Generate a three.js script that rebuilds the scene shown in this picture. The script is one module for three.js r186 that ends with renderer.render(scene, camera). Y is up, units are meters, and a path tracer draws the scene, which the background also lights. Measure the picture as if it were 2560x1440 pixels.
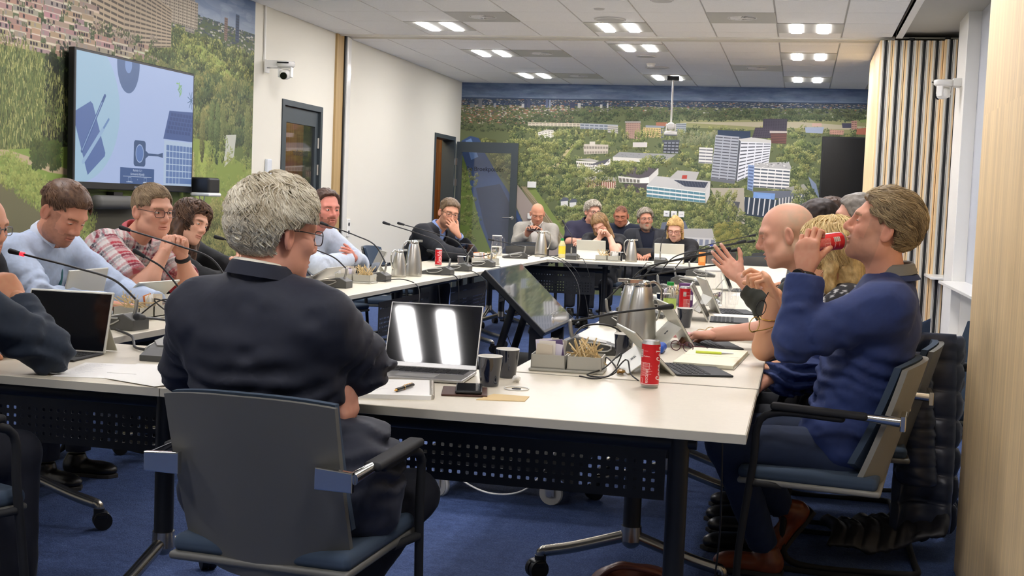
import * as THREE from 'three';
import { RoundedBoxGeometry } from 'three/addons/geometries/RoundedBoxGeometry.js';
import { mergeGeometries, mergeVertices } from 'three/addons/utils/BufferGeometryUtils.js';
import { RectAreaLightUniformsLib } from 'three/addons/lights/RectAreaLightUniformsLib.js';
RectAreaLightUniformsLib.init();

// ---------- camera, light, exposure ----------
const scene = new THREE.Scene();
scene.background = new THREE.Color(0x000000);
const camera = new THREE.PerspectiveCamera(26.5, 16 / 9, 0.05, 60);
camera.position.set(0, 1.29, 0);
camera.rotation.order = 'YXZ';
camera.rotation.set(THREE.MathUtils.degToRad(-4.0037), THREE.MathUtils.degToRad(13.1156), THREE.MathUtils.degToRad(2.2619));
const renderer = new THREE.WebGLRenderer({ antialias: true });
renderer.toneMapping = THREE.LinearToneMapping;
renderer.toneMappingExposure = 1.23;
renderer.shadowMap.enabled = true;
const LAMP_COLOR = 0xfefaf8, LAMP_POWER = 24, LAMP_GLOW = 48;
// [column x, z] of every recessed ceiling lamp, the ones above and behind the camera too
const LAMPS = [];
for (const z of [-11.94, -9.54, -7.14, -4.74, -1.74]) for (const x of [-3.63, -1.82, -0.01]) if (!(x === -1.82 && z > -5)) LAMPS.push([x, z]);
LAMPS.push([-1.82, -0.85], [-3.63, -14.05], [-1.82, -13.45], [-0.01, -14.05], [-3.63, -16.45], [-1.82, -16.45], [-0.01, -16.45]);

// ---------- helpers ----------
const PI = Math.PI, V = (x, y, z) => new THREE.Vector3(x, y, z), rad = THREE.MathUtils.degToRad;
const lerp = (a, b, t) => a + (b - a) * t, clamp = (x, a, b) => Math.min(b, Math.max(a, x)), sstep = (a, b, x) => { const t = clamp((x - a) / (b - a), 0, 1); return t * t * (3 - 2 * t); };
function rng(s) { return () => { s = (s + 0x6d2b79f5) | 0; let t = Math.imul(s ^ (s >>> 15), 1 | s); t = (t + Math.imul(t ^ (t >>> 7), 61 | t)) ^ t; return ((t ^ (t >>> 14)) >>> 0) / 4294967296; }; }
const hash3 = (x, y, z) => { let h = Math.imul(x, 374761393) ^ Math.imul(y, 668265263) ^ Math.imul(z, 1274126177); h = Math.imul(h ^ (h >>> 13), 1274126177); return ((h ^ (h >>> 16)) >>> 0) / 4294967295; };
function noise3(x, y, z) {
  const ix = Math.floor(x), iy = Math.floor(y), iz = Math.floor(z), f = (t) => t * t * (3 - 2 * t), u = f(x - ix), v = f(y - iy), w = f(z - iz);
  const c = (a, b, d) => hash3(ix + a, iy + b, iz + d);
  return lerp(lerp(lerp(c(0, 0, 0), c(1, 0, 0), u), lerp(c(0, 1, 0), c(1, 1, 0), u), v), lerp(lerp(c(0, 0, 1), c(1, 0, 1), u), lerp(c(0, 1, 1), c(1, 1, 1), u), v), w) * 2 - 1;
}
const taken = new Map();
function numbered(n) { const k = taken.get(n) ?? 0; taken.set(n, k + 1); return k ? n + '_' + String(k).padStart(3, '0') : n; }
function M(color, roughness = 0.6, o = {}) { return new THREE.MeshPhysicalMaterial({ color, roughness, ...o }); }
function fin(m) { m.castShadow = m.receiveShadow = true; return m; }
function prep(g) { g = g.index ? g.toNonIndexed() : g; for (const k of Object.keys(g.attributes)) if (!['position', 'normal', 'uv', 'color'].includes(k)) g.deleteAttribute(k); return g; }
function merge(list) {
  list = list.map(prep);
  if (list.length === 1) return list[0];
  const col = list.some((g) => g.attributes.color), uv = list.every((g) => g.attributes.uv);
  for (const g of list) {
    if (!uv) g.deleteAttribute('uv');
    if (col && !g.attributes.color) g.setAttribute('color', new THREE.BufferAttribute(new Float32Array(g.attributes.position.count * 3).fill(1), 3));
  }
  return mergeGeometries(list);
}
function part(name, geo, m, parent) {
  const g = Array.isArray(geo) ? merge(geo) : geo, o = fin(new THREE.Mesh(g, m));
  o.name = parent ? name : numbered(name); (parent ?? scene).add(o); return o;
}
function tag(o, label, category, group) { o.userData.label = label; o.userData.category = category; if (group) o.userData.group = group; return o; }
function thing(name, label, category, [x, y, z] = [0, 0, 0], turn = 0, group) {
  const o = new THREE.Group(); o.name = numbered(name); scene.add(o); o.position.set(x, y, z); o.rotation.y = turn; return tag(o, label, category, group);
}
function struct(name, geo, m, parent) { const o = part(name, geo, m, parent); if (!parent) o.userData.kind = 'structure'; return o; }
function copy(root, [x, y, z], turn, label) { const r = root.clone(); r.name = numbered(root.name.replace(/_\d{3}$/, '')); scene.add(r); r.position.set(x, y, z); r.rotation.y = turn; r.userData = { ...root.userData }; if (label) r.userData.label = label; return r; }
const at = (g, x = 0, y = 0, z = 0) => g.translate(x, y, z);
const box = (w, h, d, x = 0, y = 0, z = 0) => new THREE.BoxGeometry(w, h, d).translate(x, y, z);
const box2 = (x0, x1, y0, y1, z0, z1) => box(Math.abs(x1 - x0), Math.abs(y1 - y0), Math.abs(z1 - z0), (x0 + x1) / 2, (y0 + y1) / 2, (z0 + z1) / 2);
const rbox = (w, h, d, r, x = 0, y = 0, z = 0, s = 2) => new RoundedBoxGeometry(w, h, d, s, Math.min(r, w / 2.01, h / 2.01, d / 2.01)).translate(x, y, z);
const cyl = (r0, r1, h, x = 0, y = 0, z = 0, n = 24, open = false) => new THREE.CylinderGeometry(r1, r0, h, n, 1, open).translate(x, y, z);
const ball = (r, x = 0, y = 0, z = 0, n = 16) => new THREE.SphereGeometry(r, n, Math.ceil(n * 0.7)).translate(x, y, z);
const lathe = (pts, n = 32) => new THREE.LatheGeometry(pts.map(([r, y]) => new THREE.Vector2(r, y)), n);
const vec = (p) => p.isVector3 ? p : V(...p);
function tube(pts, r, seg = 24, n = 8, curved = true) {
  const P = pts.map(vec), c = curved ? new THREE.CatmullRomCurve3(P, false, 'centripetal') : (() => { const k = new THREE.CurvePath(); for (let i = 1; i < P.length; i++) k.add(new THREE.LineCurve3(P[i - 1], P[i])); return k; })();
  const g = [new THREE.TubeGeometry(c, seg, r, n)];
  if (r > 0.004) for (const p of [P[0], P[P.length - 1]]) g.push(ball(r * 0.99, p.x, p.y, p.z, 8));
  return merge(g);
}
function rod(a, b, r0, r1 = r0, n = 14) {
  a = vec(a); b = vec(b); const d = b.clone().sub(a), g = new THREE.CylinderGeometry(r1, r0, d.length(), n);
  g.applyQuaternion(new THREE.Quaternion().setFromUnitVectors(V(0, 1, 0), d.normalize())); return g.translate((a.x + b.x) / 2, (a.y + b.y) / 2, (a.z + b.z) / 2);
}
function extrude(pts, depth, bevel = 0, holes = []) {
  const s = new THREE.Shape(pts.map(([x, y]) => new THREE.Vector2(x, y)));
  for (const h of holes) s.holes.push(new THREE.Path(h.map(([x, y]) => new THREE.Vector2(x, y))));
  return new THREE.ExtrudeGeometry(s, { depth, bevelEnabled: bevel > 0, bevelSize: bevel, bevelThickness: bevel, bevelSegments: 2, curveSegments: 8 });
}
function rrect(w, h, r, n = 5) { const o = []; for (const [cx, cy, a] of [[w / 2 - r, h / 2 - r, 0], [-w / 2 + r, h / 2 - r, 1], [-w / 2 + r, -h / 2 + r, 2], [w / 2 - r, -h / 2 + r, 3]]) for (let i = 0; i <= n; i++) { const t = (a + i / n) * PI / 2; o.push([cx + r * Math.cos(t), cy + r * Math.sin(t)]); } return o; }
function canvasTex(w, h, draw, srgb = true) { const c = document.createElement('canvas'); c.width = w; c.height = h; draw(c.getContext('2d'), w, h); const t = new THREE.CanvasTexture(c); if (srgb) t.colorSpace = THREE.SRGBColorSpace; t.wrapS = t.wrapT = THREE.RepeatWrapping; return t; }
function dataTex(w, h, f, srgb = true) {
  const d = new Uint8Array(w * h * 4); for (let y = 0; y < h; y++) for (let x = 0; x < w; x++) { const c = f(x, y), i = (y * w + x) * 4; d[i] = c[0]; d[i + 1] = c[1]; d[i + 2] = c[2]; d[i + 3] = 255; }
  const t = new THREE.DataTexture(d, w, h); t.magFilter = THREE.LinearFilter; t.wrapS = t.wrapT = THREE.RepeatWrapping; if (srgb) t.colorSpace = THREE.SRGBColorSpace; t.needsUpdate = true; return t;
}
// uv in metres, from the dominant axis of each face
function uvMetres(g, scale = 1) {
  g = prep(g); const p = g.attributes.position, n = g.attributes.normal, uv = new Float32Array(p.count * 2);
  for (let i = 0; i < p.count; i++) {
    const ax = Math.abs(n.getX(i)), ay = Math.abs(n.getY(i)), az = Math.abs(n.getZ(i)), x = p.getX(i), y = p.getY(i), z = p.getZ(i);
    const [u, v] = ax >= ay && ax >= az ? [z, y] : ay >= az ? [x, z] : [x, y]; uv[2 * i] = u * scale; uv[2 * i + 1] = v * scale;
  }
  g.setAttribute('uv', new THREE.BufferAttribute(uv, 2)); return g;
}
// a picture on a rectangle: uv 0..1, facing +z
const sheet = (w, h) => new THREE.PlaneGeometry(w, h);
// ---------- materials of the room ----------
const wrapN = (x, y, w, h, s) => { const u = x / w, v = y / h; return lerp(lerp(noise3(u * s, v * s, 3), noise3((u - 1) * s, v * s, 3), u), lerp(noise3(u * s, (v - 1) * s, 3), noise3((u - 1) * s, (v - 1) * s, 3), u), v); };
const carpetTex = dataTex(512, 512, (x, y) => { const n = (hash3(x, y, 7) - 0.5) * 26 + (hash3(x >> 1, y >> 1, 9) - 0.5) * 16 + wrapN(x, y, 512, 512, 14) * 7 + wrapN(x, y, 512, 512, 60) * 8 + wrapN(x, y * 3 % 512, 512, 512, 24) * 5; return [clamp(58 + n, 0, 255), clamp(80 + n, 0, 255), clamp(128 + n * 1.15, 0, 255)]; });
const carpetBump = dataTex(512, 512, (x, y) => { const v = 128 + (hash3(x, y, 21) - 0.5) * 200; return [v, v, v]; }, false);
carpetTex.repeat.set(0.8, 0.8); carpetBump.repeat.set(0.8, 0.8);
const woodTex = (r, g, b, amp, seed, w = 512) => dataTex(w, 512, (x, y) => { const n = noise3(x * 0.09, y * 0.004, seed) * 0.5 + noise3(x * 0.33, y * 0.006, seed + 4) * 0.35 + noise3(x * 0.8, y * 0.02, seed + 8) * 0.3 + (hash3(x, y >> 4, seed) - 0.5) * 0.25; return [clamp(r + n * amp, 0, 255), clamp(g + n * amp * 0.95, 0, 255), clamp(b + n * amp * 0.8, 0, 255)]; });
const speckle = (r, g, b, amp) => dataTex(256, 256, (x, y) => { const n = (hash3(x, y, 5) - 0.5) * amp + (hash3(x >> 2, y >> 2, 6) - 0.5) * amp * 0.5; return [r + n, g + n, b + n]; });
const mCarpet = M(0xffffff, 0.95, { map: carpetTex, bumpMap: carpetBump, bumpScale: 0.004 });
const mWall = M(0xdedacc, 0.85), mTile = M(0xffffff, 0.9, { map: speckle(240, 238, 232, 8) }), mGrid = M(0xc6c3bb, 0.55), mCeilMetal = M(0xc6c3b8, 0.5, { metalness: 0.25 });
const mWhite = M(0xe9e7e0, 0.45), mWhiteGloss = M(0xf1efe9, 0.25), mGreyWall = M(0x9d9a90, 0.8), mAnthracite = M(0x3a4246, 0.45), mBlack = M(0x111214, 0.45), mBlackGloss = M(0x08090b, 0.12), mBlackMatte = M(0x17181b, 0.75);
const mChrome = M(0xd8d6d0, 0.16, { metalness: 1 }), mSteel = M(0xc9c6bf, 0.3, { metalness: 1 }), mAlu = M(0xb4b4b2, 0.4, { metalness: 0.8 });
const mBirch = M(0xffffff, 0.55, { map: woodTex(244, 213, 162, 20, 3) }), mJamb = M(0xffffff, 0.6, { map: woodTex(176, 147, 99, 16, 11) }), mBrownWood = M(0xffffff, 0.5, { map: woodTex(128, 82, 36, 34, 21) });
const mGlass = new THREE.MeshPhysicalMaterial({ color: 0xffffff, roughness: 0.02, transmission: 1, thickness: 0, ior: 1.5 });
mBirch.map.repeat.set(1.4, 0.6); mJamb.map.repeat.set(2, 0.5); mBrownWood.map.repeat.set(1.5, 0.5);

// ---------- room: left wall x = -4.98, back wall z = -17.6, ceiling y = 3.03 ----------
const XL = -4.98, ZB = -17.6, YC = 3.03, XR = 1.45, ZF = 2.2;
struct('floor', uvMetres(box2(-5.2, 2, -0.1, 0, -17.9, 2.4)), mCarpet);
{
  // left wall, pierced by two doorways
  const D1 = [-12.21, -11.18], D2 = [-17.33, -16.3], h = 2.21, w0 = XL - 0.18;
  const w = struct('wall_left', [box2(w0, XL, 0, 3.4, D1[1], ZF), box2(w0, XL, 0, 3.4, D2[1], D1[0]), box2(w0, XL, 0, 3.4, -17.9, D2[0]), box2(w0, XL, h, 3.4, D1[0], D1[1]), box2(w0, XL, h, 3.4, D2[0], D2[1])], mWall);
  struct('wall_back', box2(-5.2, 2, 0, 3.4, ZB - 0.2, ZB), mWall);
  struct('wall_front', box2(-5.2, 2, 0, 3.4, ZF, ZF + 0.2), mWall);
  struct('wall_right', [box2(XR, XR + 0.2, 0, 3.6, -17.9, -4.6), box2(0.68, XR + 0.1, 0, 3.6, -4.66, -4.5)], mGreyWall);
  struct('wall_right_near', box2(0.68, 0.85, 0, 3.6, -4.6, ZF), mGreyWall);
  // corridor behind the doorways
  struct('wall_corridor', [box2(-6.6, -6.5, 0, 3, -17.9, -10), box2(-6.6, w0, 2.6, 2.7, -17.9, -10), box2(-6.6, w0, 0, 3, -10, -9.9), box2(-6.6, w0, 0, 3, -18, -17.9), box2(-6.6, w0, -0.1, 0, -17.9, -10)], M(0x6b5a45, 0.8));
  struct('trim_1', uvMetres(box2(XL - 0.02, XL + 0.025, 0, YC, -12.73, -12.53)), mJamb);
  struct('trim_2', box2(XL - 0.02, XL + 0.04, 0, YC, -12.765, -12.73), mBlack);
  struct('trim_3', rbox(0.06, YC, 0.11, 0.01, XL + 0.025, YC / 2, -12.83), M(0xe8e6df, 0.18, { clearcoat: 0.5 }));
  struct('baseboard_left', box2(XL, XL + 0.012, 0, 0.07, -16.3, -12.9), mAnthracite);
}
{
  // ceiling: metal grid above, one mesh for each tile in view
  const c = new THREE.Group(); c.name = numbered('ceiling'); c.userData.kind = 'structure'; scene.add(c);
  part('ceiling_grid', [box2(-5.2, 0.772, YC + 0.012, YC + 0.12, -17.9, 2.4), box2(0.7, 0.83, YC + 0.3, YC + 0.34, -17.9, 2.4), box2(0.8, 0.83, YC - 0.015, YC + 0.5, -12.4, 2.4)], mGrid, c);
  part('ceiling_field', box2(-5.0, 0.8, YC, YC + 0.013, -9.2, 2.3), mTile, c);
  part('recess', [box2(0.83, 2, YC + 0.05, YC + 0.3, -17.9, 2.4)], M(0xb3b0a6, 0.8), c);
  part('recess_edge', [box2(0.8, 0.86, YC - 0.02, YC + 0.03, -12.45, -4.6)], mWhite, c);
  const xs = []; for (let k = -8; k <= 1; k++) xs.push(-0.312 + 0.604 * k);
  const edge = [XL, ...xs.filter((x) => x > XL + 0.05), 0.775];
  const rowsF = [-12.6, -12.24, -11.64, -11.04, -10.44, -9.84, -9.24], rowsB = [-17.6, -17.35, -16.75, -16.15, -15.55, -14.95, -14.35, -13.75, -13.15, -12.87];
  const cache = new Map();
  for (const rows of [rowsF, rowsB]) for (let j = 0; j + 1 < rows.length; j++) for (let i = 0; i + 1 < edge.length; i++) {
    const x0 = edge[i], x1 = edge[i + 1], z0 = rows[j], z1 = rows[j + 1];
    const cx = (x0 + x1) / 2, cz = (z0 + z1) / 2;
    if ([...LAMPS, [-3.03, -11.34], [-0.61, -11.34], [-3.03, -14.05], [-0.61, -15.25], [-3.03, -16.45]].some(([x, z]) => Math.abs(x - cx) < 0.2 && Math.abs(z - cz) < 0.2)) continue;
    const w = x1 - x0 - 0.016, d = z1 - z0 - 0.006, k = w.toFixed(3) + '|' + d.toFixed(3);
    if (!cache.has(k)) cache.set(k, uvMetres(box(w, 0.012, d), 1.5));
    part('ceiling_tile', cache.get(k), mTile, c).position.set(cx, YC + 0.006 + 0.0008 * hash3(i, j, 3), cz);
  }
  struct('trim_4', [box2(XL, 0.8, YC - 0.012, YC + 0.02, -12.64, -12.6), box2(XL, 1.4, YC + 0.004, YC + 0.02, -12.84, -12.64), box2(XL, 0.8, YC - 0.012, YC + 0.02, -12.88, -12.84)], M(0xe3dfd2, 0.5));
}
// recessed lamps
{
  const plate = uvMetres(extrude(rrect(0.596, 0.596, 0.004, 1), 0.012, 0, [-0.125, 0.125].map((x) => rrect(0.1, 0.54, 0.02).map(([a, b]) => [a + x, b]))).rotateX(PI / 2));
  const strip = extrude(rrect(0.096, 0.536, 0.02), 0.016, 0.002).rotateX(PI / 2), pan = box(0.58, 0.05, 0.58, 0, 0.04, 0);
  const glow = M(0xfffaf0, 0.5, { emissive: 0xfcfaff, emissiveIntensity: LAMP_GLOW });
  LAMPS.forEach(([x, z]) => {
    const col = x < -3 ? 'on the doors side' : x < -1 ? 'in the middle' : 'on the folding wall side', row = z < -16 ? 'close to the city mural' : z < -13 ? 'just beyond the ceiling rail' : z < -11 ? 'just before the ceiling rail' : '';
    const l = thing('ceiling_light', row ? `recessed lamp with two glowing strips ${row}, ${col}` : 'recessed ceiling lamp with two glowing strips above the tables', 'ceiling light', [x, YC, z], 0, 'recessed lamps in the ceiling');
    part('housing', plate, mCeilMetal, l).position.y = 0.006; part('pan', pan, mCeilMetal, l);
    for (const s of [-0.125, 0.125]) {
      part('light_strip', strip, glow, l).position.set(s, 0.004, 0);
      const r = new THREE.RectAreaLight(LAMP_COLOR, LAMP_POWER, 0.1, 0.54); r.position.set(s, -0.02, 0); r.rotation.x = -PI / 2; l.add(r);
    }
  });
  // air outlets
  const vp = uvMetres(extrude(rrect(0.596, 0.596, 0.004, 1), 0.012, 0, [new THREE.Path().absarc(0, 0, 0.125, 0, 2 * PI).getPoints(28).map((p) => [p.x, p.y])]).rotateX(PI / 2));
  const blade = box(0.085, 0.003, 0.022).rotateX(0.5).translate(0.07, 0, 0);
  for (const [x, z, w] of [[-3.03, -11.34, 'beside a lamp before the rail'], [-0.61, -11.34, 'near the dark ceiling edge'], [-3.03, -14.05, 'beside a lamp beyond the rail'], [-0.61, -15.25, 'before the city mural'], [-3.03, -16.45, 'beside the last lamp row']]) {
    const v = thing('ceiling_vent', 'round swirl air outlet in a grey ceiling panel ' + w, 'air vent', [x, YC, z]);
    part('panel', vp, mCeilMetal, v).position.y = 0.008; part('plenum', box(0.4, 0.06, 0.4, 0, 0.06, 0), mGrid, v);
    part('ring', new THREE.TorusGeometry(0.128, 0.006, 6, 32).rotateX(PI / 2), mWhite, v); part('hub', cyl(0.03, 0.03, 0.012), mWhite, v);
    for (let k = 0; k < 14; k++) { const b = part('vane', blade, mWhite, v); b.rotation.y = k / 14 * 2 * PI; }
  }
  for (const [x, z, r, what] of [[-1.83, -11.45, 0.15, 'in the tile before the lamp'], [-1.23, -10.39, 0.1, 'at the open side of the ceiling'], [-1.83, -14.19, 0.12, 'beyond the rail'], [-1.83, -15.34, 0.15, 'nearest the hanging camera']]) {
    const s = thing('ceiling_speaker', 'flat round white ceiling loudspeaker ' + what, 'speaker', [x, YC - 0.004, z]);
    part('grille', lathe([[0, -0.006], [r * 0.8, -0.007], [r * 0.97, -0.004], [r, 0.003]]), mGrid, s); part('rim', new THREE.TorusGeometry(r * 0.9, 0.003, 6, 32).rotateX(PI / 2).translate(0, -0.005, 0), mWhite, s);
  }
  const sm = thing('smoke_detector', 'small white domed smoke detector on the ceiling', 'smoke detector', [-1.86, YC, -14.92]);
  part('base', cyl(0.055, 0.055, 0.02, 0, -0.01, 0), mWhite, sm); part('dome', lathe([[0.05, 0], [0.048, -0.018], [0.034, -0.03], [0, -0.034]].map(([r, y]) => [r, y - 0.018])), mWhiteGloss, sm);
  tag(part('sprinkler_plate', lathe([[0, -0.006], [0.045, -0.005], [0.05, 0.002]]).translate(-1.836, YC - 0.002, -10.851), mGrid), 'tiny round grey disc set in a ceiling tile', 'ceiling disc');
}
// ---------- printed wall murals ----------
const rgb = (r, g, b, a = 1) => `rgba(${r | 0},${g | 0},${b | 0},${a})`;
function blobs(c, R, x, y, rx, ry, pal, n, size) { // printed foliage: a crown of fine leaf dabs, pale where the printed sun falls
  n = Math.round(n * 2.2); const tone = (R() - 0.5) * 0.22, hue = (R() - 0.5) * 14;
  for (let i = 0; i < n; i++) {
    const a = R() * 2 * PI, q = Math.sqrt(R()), dx = Math.cos(a) * q, dy = Math.sin(a) * q, t = clamp((0.54 - dy * 0.34 - dx * 0.16 + tone + (R() - 0.5) * 0.34) * (pal.length - 1), 0, pal.length - 1.001), k = Math.floor(t), f = t - k, A = pal[k], B = pal[Math.min(k + 1, pal.length - 1)];
    c.fillStyle = rgb(lerp(A[0], B[0], f) + hue, lerp(A[1], B[1], f), lerp(A[2], B[2], f), 0.8); const s = size * (0.25 + R() * 0.5); c.beginPath(); c.ellipse(x + dx * rx * 1.15, y + dy * ry * 1.15, s, s * (0.6 + R() * 0.6), R() * 3, 0, 2 * PI); c.fill();
  }
}
const OLIVE = [[44, 50, 34], [68, 76, 44], [98, 106, 58], [128, 134, 74], [158, 160, 96], [184, 182, 124]], DARKG = [[38, 46, 36], [56, 68, 46], [78, 90, 58], [104, 114, 74]], FAR = [[52, 62, 60], [66, 78, 68], [84, 94, 78]];
function poly(c, pts, fill) { c.fillStyle = fill; c.beginPath(); pts.forEach(([x, y], i) => i ? c.lineTo(x, y) : c.moveTo(x, y)); c.closePath(); c.fill(); }
// quad facade with rows x cols of window bands
function facade(c, q, col, rows, cols, win, gx = 0.25, gy = 0.45) {
  poly(c, q, col); const P = (u, v) => { const a = [lerp(q[0][0], q[1][0], u), lerp(q[0][1], q[1][1], u)], b = [lerp(q[3][0], q[2][0], u), lerp(q[3][1], q[2][1], u)]; return [lerp(a[0], b[0], v), lerp(a[1], b[1], v)]; };
  for (let r = 0; r < rows; r++) for (let k = 0; k < cols; k++) { const u0 = (k + gx / 2) / cols, u1 = (k + 1 - gx / 2) / cols, v0 = (r + gy) / rows, v1 = (r + 0.92) / rows; poly(c, [P(u0, v0), P(u1, v0), P(u1, v1), P(u0, v1)], win); }
}
function clouds(c, R, x0, x1, y0, y1, n, col, s) { for (let i = 0; i < n; i++) { c.fillStyle = `rgba(${col},${0.03 + R() * 0.06})`; c.beginPath(); c.ellipse(lerp(x0, x1, R()), lerp(y0, y1, R()), s * (1 + R() * 4), s * (0.3 + R() * 0.5), 0, 0, 2 * PI); c.fill(); } }
const backMural = canvasTex(2048, 965, (c, W, H) => {
  const R = rng(5), k = 2048 / 6.43;
  // drawing sheet -> metres on the wall -> canvas
  const T = (a, b) => { const d = 8.46143164e-5 * a - 2.12696674e-5 * b + 1; return [((6.29878591e-3 * a + 3.50146299e-4 * b - 12.7965089) / d + 4.98) * k, (3.03 - (3.63526301e-4 * a - 6.48270023e-3 * b + 4.23017586) / d) * k]; };
  const S = k * 0.0057, q = (...p) => { const o = []; for (let i = 0; i < p.length; i += 2) o.push(T(p[i], p[i + 1])); return o; };
  let g = c.createLinearGradient(0, 0, 0, 95); g.addColorStop(0, '#3f5478'); g.addColorStop(0.6, '#5b6d87'); g.addColorStop(1, '#8793a0'); c.fillStyle = g; c.fillRect(0, 0, W, 110);
  clouds(c, R, 0, W, 0, 70, 420, '190,198,208', 18); clouds(c, R, 0, W, 5, 60, 260, '52,66,92', 22);
  c.fillStyle = '#646c48'; c.fillRect(0, 84, W, H);
  poly(c, q(1100, 242, 2400, 262, 2400, 275, 1100, 262), '#36465f');
  for (let i = 0; i < 3600; i++) { // distant town
    const a = 1130 + R() * 1250, hz = 244 + (a - 1150) * 0.0148, b = hz + 2 + R() * R() * 34, [x, y] = T(a, b), t = R(); const w = (1.5 + R() * 5) * S, h = (0.6 + R() * 1.8) * S * (0.6 + (b - hz) * 0.03);
    c.fillStyle = t < 0.3 ? rgb(44, 56, 70) : t < 0.55 ? rgb(66, 76, 72) : t < 0.72 ? rgb(150, 146, 138) : t < 0.85 ? rgb(100, 100, 96) : t < 0.93 ? rgb(196, 190, 178) : rgb(156, 106, 82); c.fillRect(x, y, w, h);
  }
  for (let i = 0; i < 900; i++) { const a = 1130 + R() * 300, b = 262 + R() * 48, [x, y] = T(a, b), t = R(); c.fillStyle = t < 0.35 ? rgb(158, 112, 90) : t < 0.6 ? rgb(198, 188, 172) : t < 0.8 ? rgb(96, 92, 88) : rgb(62, 74, 54); c.fillRect(x, y, (2 + R() * 5) * S, (1 + R() * 2) * S); }
  for (const [a, w, h, col] of [[1196, 10, 22, '#6e7076'], [1310, 8, 20, '#39445c'], [1318, 8, 22, '#464f66'], [1364, 6, 21, '#5b6680'], [1372, 5, 20, '#8a94a4'], [1425, 12, 14, '#3a3f58'], [1444, 8, 12, '#b8b6b0'], [1304, 7, 10, '#b9b9b6'], [1234, 7, 10, '#8f959a'], [1500, 6, 9, '#c0beb6'], [1517, 4, 12, '#c8c6c0'], [1175, 12, 10, '#707876']]) { const b = 268 + (a - 1150) * 0.006, [x, y] = T(a, b); c.fillStyle = col; c.fillRect(x, y - h * S, w * S, h * S); }
  // fields and wooded belts
  poly(c, q(1700, 300, 2400, 300, 2400, 345, 1700, 318), '#8f8f62'); poly(c, q(1700, 306, 2000, 305, 2180, 318, 2180, 326, 1900, 318), '#b3a98e');
  for (let i = 0; i < 420; i++) { const a = 1330 + R() * 1050, b = 276 + R() * 24 + Math.max(0, 1700 - a) * 0.018, [x, y] = T(a, b); blobs(c, R, x, y, 9 * S, 4.5 * S, DARKG, 9, 2.6 * S); }
  for (let i = 0; i < 260; i++) { const a = 1130 + R() * 300, b = 296 + R() * 30, [x, y] = T(a, b); if (R() < 0.65) blobs(c, R, x, y, 6 * S, 3.5 * S, DARKG, 8, 2.2 * S); }
  // base of woods and streets
  for (let i = 0; i < 1900; i++) { const a = 1280 + R() * 1100, b = 318 + R() * 310, [x, y] = T(a, b); blobs(c, R, x, y, 8 * S, 6 * S, R() < 0.6 ? OLIVE : DARKG, 11, 2.8 * S); }
  // back row of buildings
  facade(c, q(1320, 306, 1450, 308, 1450, 317, 1320, 315), '#cfc4ad', 2, 14, '#8d8676'); facade(c, q(1450, 308, 1545, 312, 1545, 326, 1450, 322), '#a9adb2', 2, 8, '#6d7680');
  facade(c, q(1519, 314, 1545, 315, 1545, 335, 1519, 332), '#c9c4b6', 4, 3, '#7d7c7a', 0.02); facade(c, q(1564, 306, 1601, 306, 1601, 348, 1564, 346), '#b49382', 8, 8, '#8a6f66'); poly(c, q(1562, 303, 1602, 303, 1602, 307, 1562, 307), '#9c9790');
  facade(c, q(1608, 319, 1652, 320, 1652, 345, 1608, 343), '#d8bd83', 5, 7, '#6f6249'); poly(c, q(1614, 313, 1662, 315, 1660, 320, 1614, 319), '#8d9299'); poly(c, q(1640, 306, 1668, 306, 1668, 316, 1640, 314), '#a26b52');
  facade(c, q(1690, 309, 1716, 308, 1714, 335, 1690, 333), '#a9adb0', 5, 2, '#5f676e', 0.02); facade(c, q(1652, 322, 1664, 322, 1664, 345, 1652, 345), '#7e838a', 5, 2, '#4a5058');
  for (let i = 0; i < 120; i++) { const a = 1330 + R() * 460, b = 330 + R() * 14, [x, y] = T(a, b); blobs(c, R, x, y, 2.2 * S, 8 * S, OLIVE, 12, 2 * S); }
  for (let i = 0; i < 90; i++) { const a = 1690 + R() * 110, b = 332 + R() * 26, [x, y] = T(a, b); blobs(c, R, x, y, 3 * S, 9 * S, [[64, 74, 52], [96, 104, 74], [130, 134, 98], [158, 158, 124]], 14, 2 * S); }
  // white block among the trees, round hall, long shed
  facade(c, q(1345, 331, 1384, 325, 1384, 343, 1347, 352), '#e8e4d8', 4, 5, '#a6a294'); poly(c, q(1345, 331, 1366, 324, 1384, 325, 1384, 327), '#c9c4b6');
  facade(c, q(1458, 360, 1521, 362, 1520, 384, 1460, 386), '#c9bfae', 2, 9, '#8f8779'); poly(c, q(1474, 354, 1488, 354, 1488, 364, 1474, 364), '#d7d0c0');
  poly(c, q(1548, 380, 1690, 386, 1672, 400, 1532, 392), '#9a9a98'); poly(c, q(1532, 392, 1672, 400, 1670, 408, 1532, 402), '#dcd8ce'); poly(c, q(1582, 356, 1618, 356, 1618, 368, 1582, 368), '#cfc9c2'); for (let i = 0; i < 30; i++) { c.fillStyle = rgb(80, 82, 84, 0.5); const [x, y] = T(1545 + R() * 125, 384 + R() * 10); c.fillRect(x, y, 4 * S * R(), 1 * S); }
  // dark banded block behind the hanging camera
  facade(c, q(1660, 352, 1698, 352, 1696, 384, 1657, 382), '#3a3d44', 4, 4, '#8b8f95'); poly(c, q(1656, 350, 1699, 350, 1699, 356, 1656, 356), '#4b5058');
  // road and rail running into depth
  poly(c, q(1427, 360, 1434, 360, 1405, 408, 1370, 440, 1352, 436, 1396, 400), '#b9aa80'); poly(c, q(1434, 362, 1440, 362, 1400, 420, 1378, 440), '#8b9550');
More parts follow.
